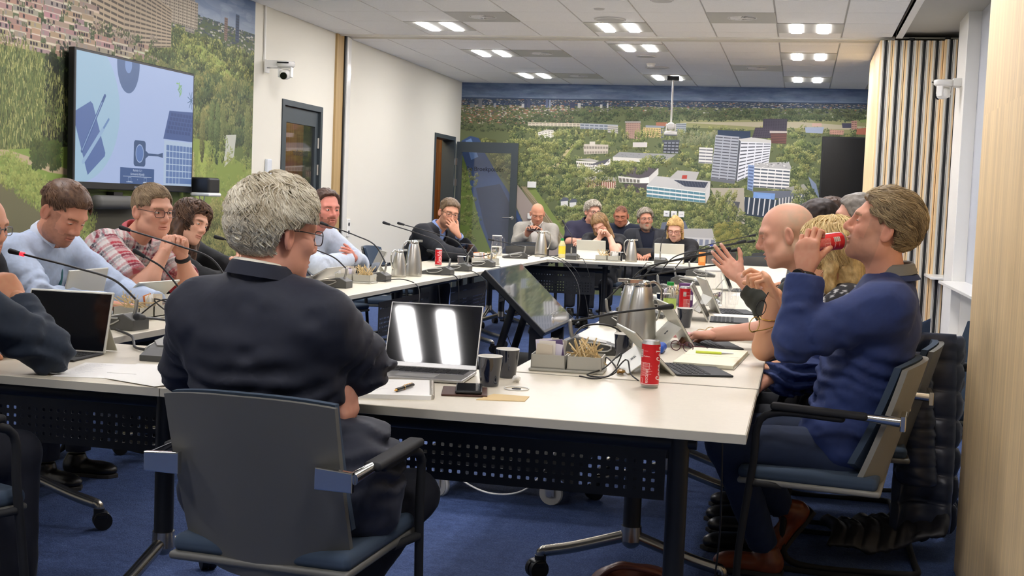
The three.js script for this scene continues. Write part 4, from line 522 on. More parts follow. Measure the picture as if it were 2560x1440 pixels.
function thermos(pos, turn, label, h = 0.25, r = 0.066) {
  const t = thing('thermos_jug', label, 'thermos', [pos[0], TY, pos[1]], turn);
  part('body', lathe([[0, 0], [r * 0.98, 0], [r, 0.008], [r, h * 0.12], [r * 0.93, h * 0.4], [r * 0.72, h * 0.72], [r * 0.56, h * 0.88], [r * 0.5, h * 0.9]], 40), mSteel, t);
  part('lid', [lathe([[r * 0.52, h * 0.885], [r * 0.55, h * 0.93], [r * 0.5, h * 0.985], [r * 0.3, h], [0, h]], 32), extrude([[-0.018, 0], [0.018, 0], [0.008, 0.05], [-0.008, 0.05]], 0.012, 0.002).rotateX(-PI / 2).rotateY(PI).translate(0, h * 0.955, -r * -0.2)], mChrome, t);
  part('stopper', cyl(r * 0.5, r * 0.5, h * 0.05, 0, h * 0.9, 0), mBlack, t);
  part('handle', tube([[0, h * 0.96, -r * 0.45], [0, h * 0.97, -r * 0.9], [0, h * 0.86, -r * 1.35], [0, h * 0.6, -r * 1.42], [0, h * 0.36, -r * 1.18], [0, h * 0.3, -r * 0.94]], 0.0055, 26, 8), mChrome, t); return t;
}
function mug(pos, label, r = 0.037, h = 0.092) { const t = thing('mug', label, 'mug', [pos[0], TY, pos[1]]); part('cup', [lathe([[0, 0], [r * 0.72, 0], [r * 0.76, 0.004], [r * 0.84, h * 0.4], [r, h * 0.97]])], mNavyMug, t); part('lining', lathe([[r, h * 0.97], [r * 0.985, h], [r * 0.93, h], [r * 0.9, h * 0.9], [r * 0.7, 0.01], [0, 0.008]]), mCup, t); return t; }
const canTex = canvasTex(512, 512, (c, w, h) => {
  c.fillStyle = '#d3202a'; c.fillRect(0, 0, w, h); c.fillStyle = '#f6e9e6';
  for (const o of [-60, 452]) { c.save(); c.translate(o, 470); c.rotate(-PI / 2); c.font = 'italic bold 150px serif'; c.fillText('Coca-Cola', 0, 130, 440); c.restore(); }
  c.save(); c.translate(404, 490); c.rotate(-PI / 2); c.font = 'bold 30px sans-serif'; c.fillText('RECYCLE ME', 0, 0, 190); c.restore();
  c.fillRect(300, 70, 46, 100); c.fillStyle = '#5b4a4a'; for (let i = 0; i < 12; i++) c.fillRect(302, 74 + i * 8, 42, 2 + (i * 7) % 4); c.fillStyle = '#f6e9e6'; c.font = 'bold 24px serif'; c.fillText('Coke.', 352, 160); c.font = '14px sans-serif'; c.fillText('330ml', 356, 90); for (let i = 0; i < 14; i++) c.fillRect(304, 230 + i * 13, 80 + (i * 37) % 60, 3); c.strokeStyle = '#f6e9e6'; c.lineWidth = 3; c.strokeRect(352, 236, 60, 80); c.strokeRect(320, 430, 30, 60); c.fillRect(0, 500, w, 8);
});
function canGroup(label, sleek = true) { const h = sleek ? 0.146 : 0.116, r = 0.0288, t = thing('drink_can', label, 'can'); part('printed_side', cyl(r, r, h - 0.022, 0, h / 2, 0, 40, true), M(0xffffff, 0.28, { map: canTex, metalness: 0.25 }), t); part('bottom', lathe([[0, 0.004], [r * 0.7, 0.001], [r * 0.84, 0], [r, 0.0115]]), mAlu, t); part('top', lathe([[r, h - 0.0115], [r * 0.87, h - 0.001], [r * 0.84, h], [r * 0.8, h - 0.004], [0, h - 0.004]]), mAlu, t); part('pull_tab', box(0.012, 0.002, 0.022, 0, h - 0.002, 0), mSteel, t); return t; }
function can(pos, turn, label) { const t = canGroup(label); t.position.set(pos[0], TY, pos[1]); t.rotation.y = turn; return t; }
function tray(pos, turn, label, seed, big = true) {
  const R = rng(seed), t = thing('sugar_tray', label, 'tray', [pos[0], TY, pos[1]], turn), w = 0.235, d = 0.12, h = 0.055;
  part('base', rbox(w + 0.012, 0.01, d + 0.012, 0.004, 0, 0.005, 0), mTray, t);
  for (const s of [-1, 1]) part('bin', [box2(s * 0.003, s * 0.117, 0.01, 0.014, -0.06, 0.06), box2(s * 0.003, s * 0.006, 0.01, h, -0.06, 0.06), box2(s * 0.114, s * 0.117, 0.01, h, -0.06, 0.06), box2(s * 0.003, s * 0.117, 0.01, h, -0.06, -0.057), box2(s * 0.003, s * 0.117, 0.01, h, 0.057, 0.06)], mTray, t);
  const stick = rbox(0.005, 0.11, 0.0015, 0.0007), sach = box(0.055, 0.075, 0.003);
  for (let i = 0; i < (big ? 34 : 18); i++) { const q = part('wooden_stirrer', stick, mBirchStick, t); q.position.set(0.06 + (R() - 0.5) * 0.08, 0.052 + R() * 0.02, (R() - 0.5) * 0.07); q.rotation.set((R() - 0.5) * 1.5, R() * 3, 0.7 + (R() - 0.5) * 0.9); }
  const cols = [0xe9e3d8, 0xf1efea, 0xcf7a3c, 0xd9cdb8, 0x6c5a86, 0xe8e2f0, 0xb9b3a6]; const ms = cols.map((c) => M(c, 0.6));
  for (let i = 0; i < (big ? 15 : 9); i++) { const q = part('sachet', sach, ms[Math.floor(R() * ms.length)], t); q.position.set(-0.06 + (R() - 0.5) * 0.05, 0.05 + R() * 0.016, -0.045 + i * 0.0065); q.rotation.set((R() - 0.5) * 0.3, (R() - 0.5) * 0.4, (R() - 0.5) * 0.35); }
  return t;
}
function jug(pos, turn, label) { const t = thing('glass_jug', label, 'jug', [pos[0], TY, pos[1]], turn); part('glass', lathe([[0, 0.002], [0.058, 0.002], [0.062, 0.01], [0.06, 0.08], [0.05, 0.15], [0.046, 0.18], [0.052, 0.2], [0.049, 0.2], [0.043, 0.18], [0.047, 0.15], [0.057, 0.08], [0.058, 0.014], [0, 0.01]]), mGlass, t); part('water', lathe([[0, 0.012], [0.055, 0.014], [0.055, 0.08], [0.053, 0.095], [0, 0.095]]), mWater, t); part('handle', tube([[0, 0.18, -0.046], [0, 0.185, -0.08], [0, 0.15, -0.105], [0, 0.08, -0.1], [0, 0.05, -0.06]], 0.006, 22, 8), mGlass, t); part('lid', [cyl(0.05, 0.05, 0.008, 0, 0.203, 0)], mWhiteGloss, t); return t; }
function tumbler(pos, label) { const t = thing('drinking_glass', label, 'glass', [pos[0], TY, pos[1]]); part('glass', lathe([[0, 0.001], [0.028, 0.001], [0.036, 0.1], [0.0345, 0.1], [0.027, 0.008], [0, 0.006]]), mGlass, t); return t; }
function laptop(pos, turn, label, o = {}) {
  const { w = 0.305, d = 0.215, lean = 22, body = M(0xb4b3b0, 0.35, { metalness: 0.7 }) } = o, t = thing('laptop', label, 'laptop', [pos[0], TY, pos[1]], turn);
  part('base', rbox(w, 0.012, d, 0.005, 0, 0.008, 0), body, t); part('key_well', box(w * 0.88, 0.001, d * 0.45, 0, 0.0143, -d * 0.2), M(0x77767a, 0.6), t); for (let r = 0; r < 5; r++) part('key_row', Array.from({ length: 14 }, (_, k) => rbox(w * 0.055, 0.003, 0.0145, 0.001, -w * 0.403 + k * w * 0.062, 0.0152, -d * 0.38 + r * 0.0182)), mBlackMatte, t); part('touch_pad', box(w * 0.4, 0.0008, d * 0.32, 0, 0.0143, d * 0.28), M(0xa3a2a0, 0.3), t);
  const l = new THREE.Group(); l.name = 'lid'; l.position.set(0, 0.014, -d / 2 + 0.004); l.rotation.x = -rad(lean); t.add(l); part('shell', rbox(w, d, 0.006, 0.0028, 0, d / 2, 0), body, l); part('screen', box(w - 0.008, d - 0.02, 0.001, 0, d / 2 + 0.006, 0.0033), M(0x0a0a0f, 0.04, { clearcoat: 1, clearcoatRoughness: 0.02 }), l); return t;
}
const sheetOf = (w, d, x, z, turn, label, tex, y = 0.0005, col = 0xf4f2ec, th = 0.0008) => { const p = part('paper_sheet', box(w, th, d), tex ? M(0xffffff, 0.85, { map: tex }) : M(col, 0.85)); p.position.set(x, TY + y + th / 2, z); p.rotation.y = turn; return tag(p, label, 'paper'); };
const writing = canvasTex(256, 384, (c, w, h) => { const R = rng(8); c.fillStyle = '#f5f3ee'; c.fillRect(0, 0, w, h); c.strokeStyle = '#7c7f90'; c.lineWidth = 1.2; for (let y = 26; y < h * 0.8; y += 15) { c.beginPath(); for (let x = 20; x < 60 + R() * 170; x += 5) c.lineTo(x, y + (R() - 0.5) * 7); c.stroke(); } });
const minute = canvasTex(256, 384, (c, w, h) => { c.fillStyle = '#f0ead0'; c.fillRect(0, 0, w, h); const R = rng(18); c.strokeStyle = '#9a9482'; c.lineWidth = 1; for (let y = 40; y < h * 0.7; y += 17) { c.beginPath(); for (let x = 24; x < 60 + R() * 160; x += 5) c.lineTo(x, y + (R() - 0.5) * 7); c.stroke(); } });
// front tables
laptop([-1.115, -3.6], 0.06, 'open silver laptop with smudged black screen before the grey-haired man');
{
  const n = thing('spiral_notebook', 'white spiral notebook with handwriting beside the silver laptop', 'notebook', [-1.1, TY, -3.3], 0.3); part('pages', box(0.205, 0.012, 0.29, 0, 0.006, 0), M(0xffffff, 0.85, { map: writing }), n); part('spiral', Array.from({ length: 22 }, (_, k) => new THREE.TorusGeometry(0.0075, 0.0011, 5, 10).translate(0.104, 0.007, -0.135 + k * 0.0128)), mSteel, n);
  const p = thing('ballpoint_pen', 'black pen with gold trim lying on the spiral notebook', 'pen', [-1.06, TY + 0.0185, -3.26], 0.3); part('barrel', rod([-0.02, 0, 0.05], [0.025, 0, -0.055], 0.0055, 0.0045), mBlackGloss, p); part('trim', [rod([-0.002, 0, 0.008], [-0.0005, 0, 0.004], 0.0062), rod([0.0, 0.006, -0.005], [0.022, 0.006, -0.05], 0.0012)], M(0xd9a85c, 0.25, { metalness: 1 }), p); part('tip', rod([-0.02, 0, 0.05], [-0.026, 0, 0.066], 0.0045, 0.0008), M(0xd9a85c, 0.25, { metalness: 1 }), p);
  const f = thing('smartphone', 'black smartphone on an open brown leather case beside the navy mugs', 'phone', [-0.9, TY, -3.37], 0.25); part('case', [rbox(0.13, 0.006, 0.155, 0.003, -0.012, 0.003, 0.004)], M(0x4a2b1c, 0.6), f); part('body', rbox(0.076, 0.009, 0.15, 0.004, 0.0, 0.0115, 0), mBlack, f); part('screen', rbox(0.07, 0.001, 0.142, 0.0005, 0, 0.0165, 0), mBlackGloss, f);
  mug([-0.878, -3.52], 'glossy navy mug with white inside nearest the smartphone'); mug([-0.872, -3.72], 'glossy navy mug with white inside behind another mug');
  const wr = new THREE.IcosahedronGeometry(0.016, 2), wp = wr.attributes.position; for (let i = 0; i < wp.count; i++) { const k = 0.75 + 0.4 * noise3(wp.getX(i) * 140, wp.getY(i) * 140, wp.getZ(i) * 140); wp.setXYZ(i, wp.getX(i) * k, wp.getY(i) * k * 0.8, wp.getZ(i) * k); } wr.computeVertexNormals(); const cw = part('crumpled_wrapper', wr, mPaper); cw.position.set(-0.822, TY + 0.0125, -3.63); tag(cw, 'tiny crumpled white wrapper beside the navy mugs', 'wrapper');
  const sp = thing('cup_lid', 'clear flat ring lid with a black spot beside the mugs', 'lid', [-0.79, TY, -3.5]); part('ring', new THREE.TorusGeometry(0.036, 0.002, 6, 36).rotateX(PI / 2).translate(0, 0.002, 0), mWhiteGloss, sp); part('spot', cyl(0.014, 0.014, 0.002, 0, 0.001, 0), mBlackMatte, sp);
  const nk = part('paper_napkin', extrude([[-0.075, -0.05], [0.06, -0.055], [0.08, 0.03], [-0.02, 0.06]], 0.002).rotateX(-PI / 2), M(0xd8bd8a, 0.85)); nk.position.set(-0.79, TY, -3.32); nk.rotation.y = 0.3; tag(nk, 'folded tan paper napkin lying by the smartphone', 'napkin');
  can([-0.424, -3.73], 1.24, 'tall red cola can standing alone at the table end');
  sheetOf(0.21, 0.297, -2.0, -3.26, 0.25, 'sheet with faint printing beside the navy sleeve', writing); sheetOf(0.297, 0.21, -1.83, -3.34, 0.1, 'blank white sheet lying over another beside the chair', null, 0.0016); sheetOf(0.21, 0.297, -1.76, -3.22, -0.35, 'blank white sheet tucked at the grey-haired man', null, 0.0028);
  tablet([-2.34, -3.56], 0.06, 'tablet with black screen and grey keyboard before the navy sweater', { lean: 16, w: 0.3, h: 0.205 });
  mic([-1.98, -3.62], 0.1, 'silver and grey microphone unit half hidden by the grey-haired man', { reach: 0.3, up: 0.1 });
  // right hand table, from the big can onwards
  tray([-0.725, -3.98], 0.06, 'pale grey tray with tea sachets and wooden stirrers behind the mugs', 3);
  const cw2 = part('sweet_wrapper', wr.clone().scale(1.1, 0.7, 1.6), M(0xb08a4a, 0.35, { metalness: 0.6 })); cw2.position.set(-0.55, TY + 0.0095, -3.98); tag(cw2, 'small golden sweet wrapper beside the stirrer tray', 'wrapper');
  tablet([-0.42, -4.16], PI / 2 + 0.34, 'grey tablet with four square emblem on its stand behind the red can', { lean: 46, logo: true }); tablet([-0.42, -5.0], PI / 2 + 0.3, 'tilted white tablet with dark keyboard next to the cream notebook', { lean: 32, logo: true }); tablet([-0.42, -6.2], PI / 2 + 0.05, 'white tablet with black front under the speaking man\'s raised hand', { lean: 28 }); tablet([-0.42, -6.72], PI / 2 + 0.25, 'slim white tablet beside the glass water jug', { lean: 26 }); tablet([-0.44, -8.6], PI / 2, 'white tablet beyond the raised hand', { lean: 24 });
  const nb = thing('open_notebook', 'open cream notebook with notes beside two tablets', 'notebook', [-0.29, TY, -4.54], -0.06); part('left_pages', box(0.21, 0.014, 0.25, 0, 0.007, 0.128), M(0xffffff, 0.8, { map: minute }), nb); part('right_pages', box(0.21, 0.014, 0.25, 0, 0.007, -0.128), M(0xffffff, 0.8, { map: minute }), nb); part('cover', box(0.222, 0.003, 0.52, 0, 0.0015, 0), M(0x8c8672, 0.6), nb);
  const hl = thing('highlighter', 'yellow marked pen lying across the cream notebook', 'pen', [-0.28, TY + 0.0195, -4.6], 0.1); part('barrel', rod([-0.075, 0, 0], [0.02, 0, 0], 0.005), M(0xcfe04a, 0.5), hl); part('grip', rod([0.02, 0, 0], [0.065, 0, 0], 0.0045, 0.0015), mAlu, hl);
  const gl = (pos, turn, label, col) => { const t = thing('reading_glasses', label, 'glasses', [pos[0], TY, pos[1]], turn), m = M(col, 0.35); for (const s of [-1, 1]) { part('rim', new THREE.TorusGeometry(0.022, 0.002, 6, 22).scale(1.1, 0.85, 1).translate(s * 0.031, 0.02, 0), m, t); part('lens', new THREE.CircleGeometry(0.021, 20).scale(1.1, 0.85, 1).translate(s * 0.031, 0.02, 0), mGlass, t); part('temple', tube([[s * 0.056, 0.025, 0], [s * 0.058, 0.022, -0.06], [s * 0.05, 0.004, -0.12]], 0.0018, 10, 5), m, t); } part('bridge', tube([[-0.008, 0.024, 0], [0, 0.028, 0], [0.008, 0.024, 0]], 0.0018, 6, 5), m, t); return t; };
  gl([-0.42, -4.74], -0.6, 'dark red framed reading glasses folded by the blue case', 0x4a1620); gl([-0.33, -5.42], 0.5, 'gold rimmed reading glasses standing on the white pad', 0xc9a56a);
  tag(part('glasses_case', rbox(0.05, 0.035, 0.13, 0.017, -0.5, TY + 0.0175, -4.66, 4), M(0x2456b8, 0.4)), 'rounded bright blue spectacle case behind the red can', 'case');
  const wp2 = thing('note_pad', 'white note pad lying before the bald speaking man', 'notebook', [-0.23, TY, -5.4], 0.05); part('pages', box(0.2, 0.02, 0.29, 0, 0.01, 0), mPaper, wp2); part('cover', box(0.205, 0.002, 0.295, 0, 0.021, 0), M(0xe8e2cf, 0.7), wp2);
  tag(part('phone_case', rbox(0.08, 0.012, 0.16, 0.004, -0.47, TY + 0.006, -5.32), M(0xc9878c, 0.5)), 'flat rose pink phone case beside the outstretched forearm', 'phone case');
  mug([-0.6, -4.4], 'glossy navy mug close behind the tablet with emblem'); mug([-0.5, -5.72], 'navy mug under the outstretched forearm'); mug([-0.7, -6.62], 'navy mug beside the green capped bottle');
  thermos([-0.622, -5.05], -0.9, 'large brushed steel thermos jug standing before the steel microphone necks'); thermos([-0.7, -5.32], -1.2, 'brushed steel thermos jug half hidden behind the larger one', 0.235, 0.062);
  const btl = thing('plastic_bottle', 'clear plastic bottle with raised green cap', 'bottle', [-0.63, TY, -6.28]); part('bottle', lathe([[0, 0.002], [0.03, 0.002], [0.033, 0.02], [0.033, 0.1], [0.028, 0.125], [0.017, 0.145], [0.016, 0.16], [0.0145, 0.16], [0.015, 0.145], [0.026, 0.124], [0.031, 0.1], [0.031, 0.02], [0, 0.006]]), mGlass, btl); part('label_band', cyl(0.0335, 0.0335, 0.05, 0, 0.065, 0, 28, true), M(0xb9cf6a, 0.5), btl); part('cap', cyl(0.018, 0.018, 0.018, 0, 0.166, 0), M(0x1f9a3c, 0.4), btl);
  can([-0.57, -6.46], 2.4, 'red can squeezed between bottle and white tablet'); jug([-0.47, -7.12], 1.2, 'clear glass jug half filled with water'); tumbler([-0.36, -7.0], 'empty drinking glass next to the glass jug'); tumbler([-0.36, -7.3], 'empty drinking glass behind the glass jug');
  for (const [x, z, t, w] of [[-0.6, -6.86, 0.4, 'in front of the glass jug'], [-0.66, -7.5, -0.2, 'behind the glass jug']]) { const pk = thing('tea_pack', 'purple and white tea pack ' + w, 'tea pack', [x, TY, z], t); part('carton', rbox(0.07, 0.1, 0.05, 0.003, 0, 0.05, 0), M(0x5b2f66, 0.5), pk); part('label_patch', box(0.06, 0.03, 0.002, 0, 0.06, 0.0258), M(0xe8e4ee, 0.6), pk); }
  tray([-0.68, -7.05], PI / 2, 'grey sachet tray among purple tea packs', 12, false); sheetOf(0.21, 0.297, -0.33, -6.6, 0.2, 'white sheet beneath the raised hand'); sheetOf(0.21, 0.297, -0.3, -8.2, -0.1, 'white sheet beside the far white tablet');
  mic([-0.72, -4.5], PI / 2 + 0.15, 'microphone unit pointing past the large thermos', { reach: 0.31, up: 0.13, side: 0.0 });
  mic([-0.76, -5.62], PI / 2, 'lit microphone with red ring reaching to the speaking man', { reach: 0.52, up: 0.26, side: 0.0, red: true }); mic([-0.76, -6.15], PI / 2, 'microphone whose black head meets the raised palm', { reach: 0.46, up: 0.3 }); mic([-0.78, -6.85], PI / 2 + 0.05, 'microphone behind the tea packs', { reach: 0.5, up: 0.28 }); mic([-0.78, -7.9], PI / 2, 'microphone beyond the glass jug', { reach: 0.48, up: 0.3 }); mic([-0.78, -9.0], PI / 2, 'microphone on the last but one table of the speaker side', { reach: 0.5, up: 0.28 }); mic([-0.78, -10.2], PI / 2, 'microphone on the speaker side closest to the city mural', { reach: 0.46, up: 0.3 });
  // left hand table
  tablet([-2.96, -4.62], -PI / 2, 'grey backed tablet before the man in the pale blue shirt', { lean: 12 }); tablet([-2.97, -5.06], -PI / 2 - 0.15, 'grey backed tablet leaning low before the plaid shirt', { lean: 50 });
  mic([-2.58, -4.27], -PI / 2 - 0.05, 'microphone with red ring pointing at the pale blue shirt', { reach: 0.5, up: 0.22, red: true, side: 0.02 }); mic([-2.6, -5.12], -PI / 2 - 0.05, 'microphone crossing in front of the plaid shirt', { reach: 0.52, up: 0.3 }); mic([-2.72, -4.84], -PI / 2 + 0.3, 'short microphone raised before the forearms', { reach: 0.14, up: 0.2 }); mic([-2.62, -6.1], -PI / 2, 'microphone pointing at the woman with curly hair', { reach: 0.5, up: 0.24 });
  tray([-2.68, -4.64], -PI / 2, 'pale grey tray with a white and yellow folded carton', 31, false); sheetOf(0.21, 0.297, -2.8, -4.98, 0.3, 'white sheet under the tablet by the pale blue shirt'); const tk = thing('black_pouch', 'flat black pouch behind the microphone with red ring', 'pouch', [-2.64, TY, -4.43], 0.2); part('pouch', rbox(0.16, 0.022, 0.09, 0.01, 0, 0.011, 0, 3), mBlackMatte, tk);
  laptop([-2.98, -6.9], -PI / 2, 'slim silver laptop before the bearded man', { lean: 60 }); can([-3.0, -6.72], 1, 'red can hidden beside the grey-haired man\'s cheek'); mic([-2.72, -6.88], -PI / 2, 'microphone in front of the slim silver laptop', { reach: 0.34, up: 0.2, side: -0.05 }); mic([-2.72, -7.6], -PI / 2, 'microphone pointing at the bearded man', { reach: 0.4, up: 0.3 });
  tray([-2.74, -7.36], -PI / 2 + 1.55, 'pale grey tray with stirrers beside the pair of steel jugs', 41); tablet([-2.86, -7.96], -PI / 2 + 0.5, 'white tablet on its stand next to the steel jugs', { lean: 25 });
  thermos([-2.71, -8.13], 2.6, 'small polished steel jug standing before a taller one', 0.19, 0.052); thermos([-2.66, -8.3], 2.4, 'tall steel thermos jug behind a small polished one', 0.255, 0.062);
  mic([-2.58, -8.62], -PI / 2, 'microphone rising behind the pair of steel jugs', { reach: 0.46, up: 0.3 }); mic([-2.6, -9.2], -PI / 2, 'microphone beside the red can and navy mug', { reach: 0.52, up: 0.29 }); mic([-2.6, -9.95], -PI / 2, 'microphone lowered towards the man in the dark suit', { reach: 0.5, up: 0.06 });
  can([-2.9, -9.72], 0.5, 'red can standing before the man in the dark suit'); mug([-2.7, -9.72], 'navy mug between two microphones near the red can'); tray([-2.66, -10.35], 0.2, 'pale grey tray with stirrers before the dark tablet', 51, false); mug([-2.78, -10.62], 'navy mug behind the stirrer tray of the suited man'); tablet([-2.98, -10.5], -PI / 2 + 0.7, 'dark grey tablet before the man in the dark suit', { lean: 36, body: M(0x6f6f6c, 0.4) });
  // far table
  jug([-3.02, -12.2], -0.6, 'clear glass jug with open lid before the glass door'); mic([-2.72, -11.75], -PI / 2 + 0.4, 'microphone at the table corner before the glass door', { reach: 0.3, up: 0.12 }); thermos([-2.6, -12.42], -1.2, 'tall steel thermos jug before the man in the grey blazer', 0.27, 0.066);
  const ic = thing('juice_bottle', 'yellow labelled juice bottle with green cap', 'bottle', [-2.38, TY, -12.42]); part('bottle', lathe([[0, 0], [0.034, 0], [0.036, 0.01], [0.036, 0.13], [0.02, 0.165], [0.015, 0.18]]), M(0xd9cf9a, 0.3), ic); part('label_band', cyl(0.0365, 0.0365, 0.08, 0, 0.08, 0, 24, true), M(0xe9d23c, 0.5), ic); part('cap', cyl(0.017, 0.017, 0.025, 0, 0.188, 0), M(0x2a9a4a, 0.4), ic);
  mic([-2.22, -12.18], PI, 'microphone unit between the juice bottle and the white laptop', { reach: 0.1, up: 0.3, side: 0.1 }); mic([-1.33, -12.2], PI, 'microphone unit before the blonde woman with glasses', { reach: 0.06, up: 0.28, side: -0.03 });
  tablet([-2.06, -12.35], PI, 'white backed tablet before the woman with clasped hands', { lean: 14, w: 0.3, body: M(0xe2dfd0, 0.45) }); tablet([-1.27, -12.4], PI, 'white backed tablet before the blonde woman with glasses', { lean: 14, w: 0.3, body: M(0xe2dfd0, 0.45) });
  tray([-1.86, -12.17], PI, 'grey sachet tray in front of the clasped hands', 61, false); thermos([-1.64, -12.28], 2.2, 'steel thermos jug standing before the bearded man in dark blazer', 0.225, 0.06); mug([-1.76, -12.3], 'navy mug beside the steel thermos of the far table');
  const ob = thing('orange_box', 'orange carton standing beside the blonde woman', 'carton', [-0.93, TY, -12.25], 0.1); part('carton', rbox(0.07, 0.13, 0.05, 0.004, 0, 0.065, 0), M(0xe0883a, 0.6), ob); part('label_patch', box(0.05, 0.05, 0.002, 0, 0.06, 0.0258), M(0xf0a860, 0.6), ob);
  const wb = thing('water_bottle', 'clear water bottle with blue cap behind the orange carton', 'bottle', [-0.86, TY, -12.45]); part('bottle', lathe([[0, 0.002], [0.034, 0.002], [0.036, 0.02], [0.036, 0.14], [0.014, 0.19], [0.012, 0.19], [0.034, 0.138], [0.034, 0.02], [0, 0.006]]), mGlass, wb); part('cap', cyl(0.016, 0.016, 0.02, 0, 0.198, 0), M(0x3a4ab0, 0.4), wb);
  sheetOf(0.297, 0.21, -2.62, -12.15, 0.05, 'white sheet before the man in the grey blazer'); sheetOf(0.21, 0.297, -0.7, -12.3, 0.3, 'white sheet at the end of the far table');
}
// cables
{
  const cable = (pts, label, r = 0.0035, m = mNeck) => tag(part('cable', tube(pts, r, 60, 6), m), label, 'cable');
  cable([[-2.62, 0.75, -7.5], [-2.5, 0.76, -7.6], [-2.4, 0.72, -7.6], [-2.37, 0.5, -7.45], [-2.38, 0.4, -7.2], [-2.4, 0.38, -6.9], [-2.41, 0.5, -6.7]], 'black cable looping down from the tray beside the steel jugs');
  cable([[-2.5, 0.75, -8.45], [-2.4, 0.74, -8.5], [-2.37, 0.55, -8.5], [-2.36, 0.25, -8.55], [-2.3, 0.02, -8.5]], 'black cable falling straight past the table edge behind the steel jugs');
  cable([[-2.5, 0.75, -9.1], [-2.41, 0.745, -9.05], [-2.3, 0.66, -9.0], [-2.38, 0.4, -8.9], [-2.4, 0.2, -8.8]], 'black cable from the microphone beside the red can'); cable([[-2.5, 0.75, -9.9], [-2.4, 0.74, -9.9], [-2.37, 0.6, -9.92], [-2.34, 0.3, -9.8], [-2.2, 0.01, -9.7]], 'black cable falling behind the tilted floor monitor');
  cable([[-2.62, 0.75, -11.7], [-2.45, 0.8, -11.6], [-2.2, 0.74, -11.5], [-2.0, 0.55, -11.3], [-1.96, 0.35, -11.2], [-2.0, 0.2, -11.2]], 'grey cable arching over the corner of the tables'); cable([[-2.5, 0.75, -11.9], [-2.3, 0.78, -11.7], [-2.1, 0.66, -11.7], [-2.0, 0.4, -11.75], [-1.95, 0.2, -11.7]], 'black cable hanging at the perforated far panel'); cable([[-2.15, 0.75, -12.1], [-2.05, 0.75, -11.86], [-1.98, 0.6, -11.82], [-1.96, 0.45, -11.83]], 'thin cable falling from the microphone by the juice bottle'); cable([[-1.4, 0.75, -12.0], [-1.44, 0.745, -11.85], [-1.5, 0.6, -11.82], [-1.5, 0.5, -11.8]], 'thin cable falling before the blonde woman');
  cable([[-2.5, 0.75, -4.15], [-2.38, 0.745, -4.05], [-2.25, 0.75, -3.85], [-2.16, 0.748, -3.72], [-2.04, 0.752, -3.66]], 'pair of black cables joining two tables behind the papers', 0.005); cable([[-2.62, 0.76, -4.5], [-2.5, 0.84, -4.5], [-2.46, 0.8, -4.62], [-2.55, 0.76, -4.68], [-2.6, 0.83, -4.6], [-2.5, 0.79, -4.7]], 'tangle of black cable behind the red ringed microphone', 0.003);
  cable([[-0.58, 0.75, -4.12], [-0.56, 0.8, -4.05], [-0.6, 0.76, -3.95], [-0.64, 0.746, -3.86], [-0.57, 0.75, -3.84], [-0.52, 0.8, -3.9], [-0.5, 0.76, -3.86], [-0.47, 0.746, -3.82]], 'tangled black cable between stirrer tray and tablet', 0.0025); cable([[-0.62, 0.75, -4.1], [-0.6, 0.79, -4.0], [-0.55, 0.76, -3.88], [-0.6, 0.745, -3.8], [-0.66, 0.745, -3.83]], 'second loop of thin black cable beside the tray', 0.0025);
  cable([[-0.82, 0.76, -4.45], [-0.78, 0.83, -4.55], [-0.68, 0.82, -4.7], [-0.62, 0.76, -4.75]], 'black cable arching from the microphone before the thermos', 0.004); cable([[-0.88, 0.4, -5.0], [-1.05, 0.1, -4.95], [-1.2, 0.06, -4.95], [-1.36, 0.1, -5.0], [-1.44, 0.16, -5.1]], 'white cable sagging over the trolley casters', 0.004, mWhite); cable([[-1.72, 0.6, -3.7], [-1.72, 0.3, -3.72], [-1.66, 0.12, -3.76], [-1.55, 0.01, -3.8]], 'white cable dropping behind the perforated panel', 0.0035, mWhite); cable([[-0.2, 0.7, -3.75], [-0.19, 0.3, -3.78], [-0.2, 0.14, -3.8]], 'thin dark cable hanging under the table end', 0.003);
  const pl = thing('power_strip', 'black power plug block at the end of a hanging cable', 'plug', [-2.38, 0.36, -8.05], 0.2); part('block', rbox(0.04, 0.025, 0.11, 0.008), mBlackMatte, pl); part('cable', tube([[0, 0, -0.05], [0, 0.1, -0.1], [-0.02, 0.34, -0.06]], 0.004, 14, 6), mNeck, pl);
  for (const pts of [[[-1.9, 0.008, -9.0], [-1.6, 0.008, -8.6], [-1.9, 0.008, -8.0], [-1.5, 0.008, -7.5], [-1.7, 0.008, -6.8]], [[-1.7, 0.008, -9.3], [-1.3, 0.008, -8.9], [-1.4, 0.008, -8.0], [-1.1, 0.008, -7.0]]]) cable(pts, 'black cable lying on the blue carpet between the tables', 0.006).userData.group = 'floor cables';
}
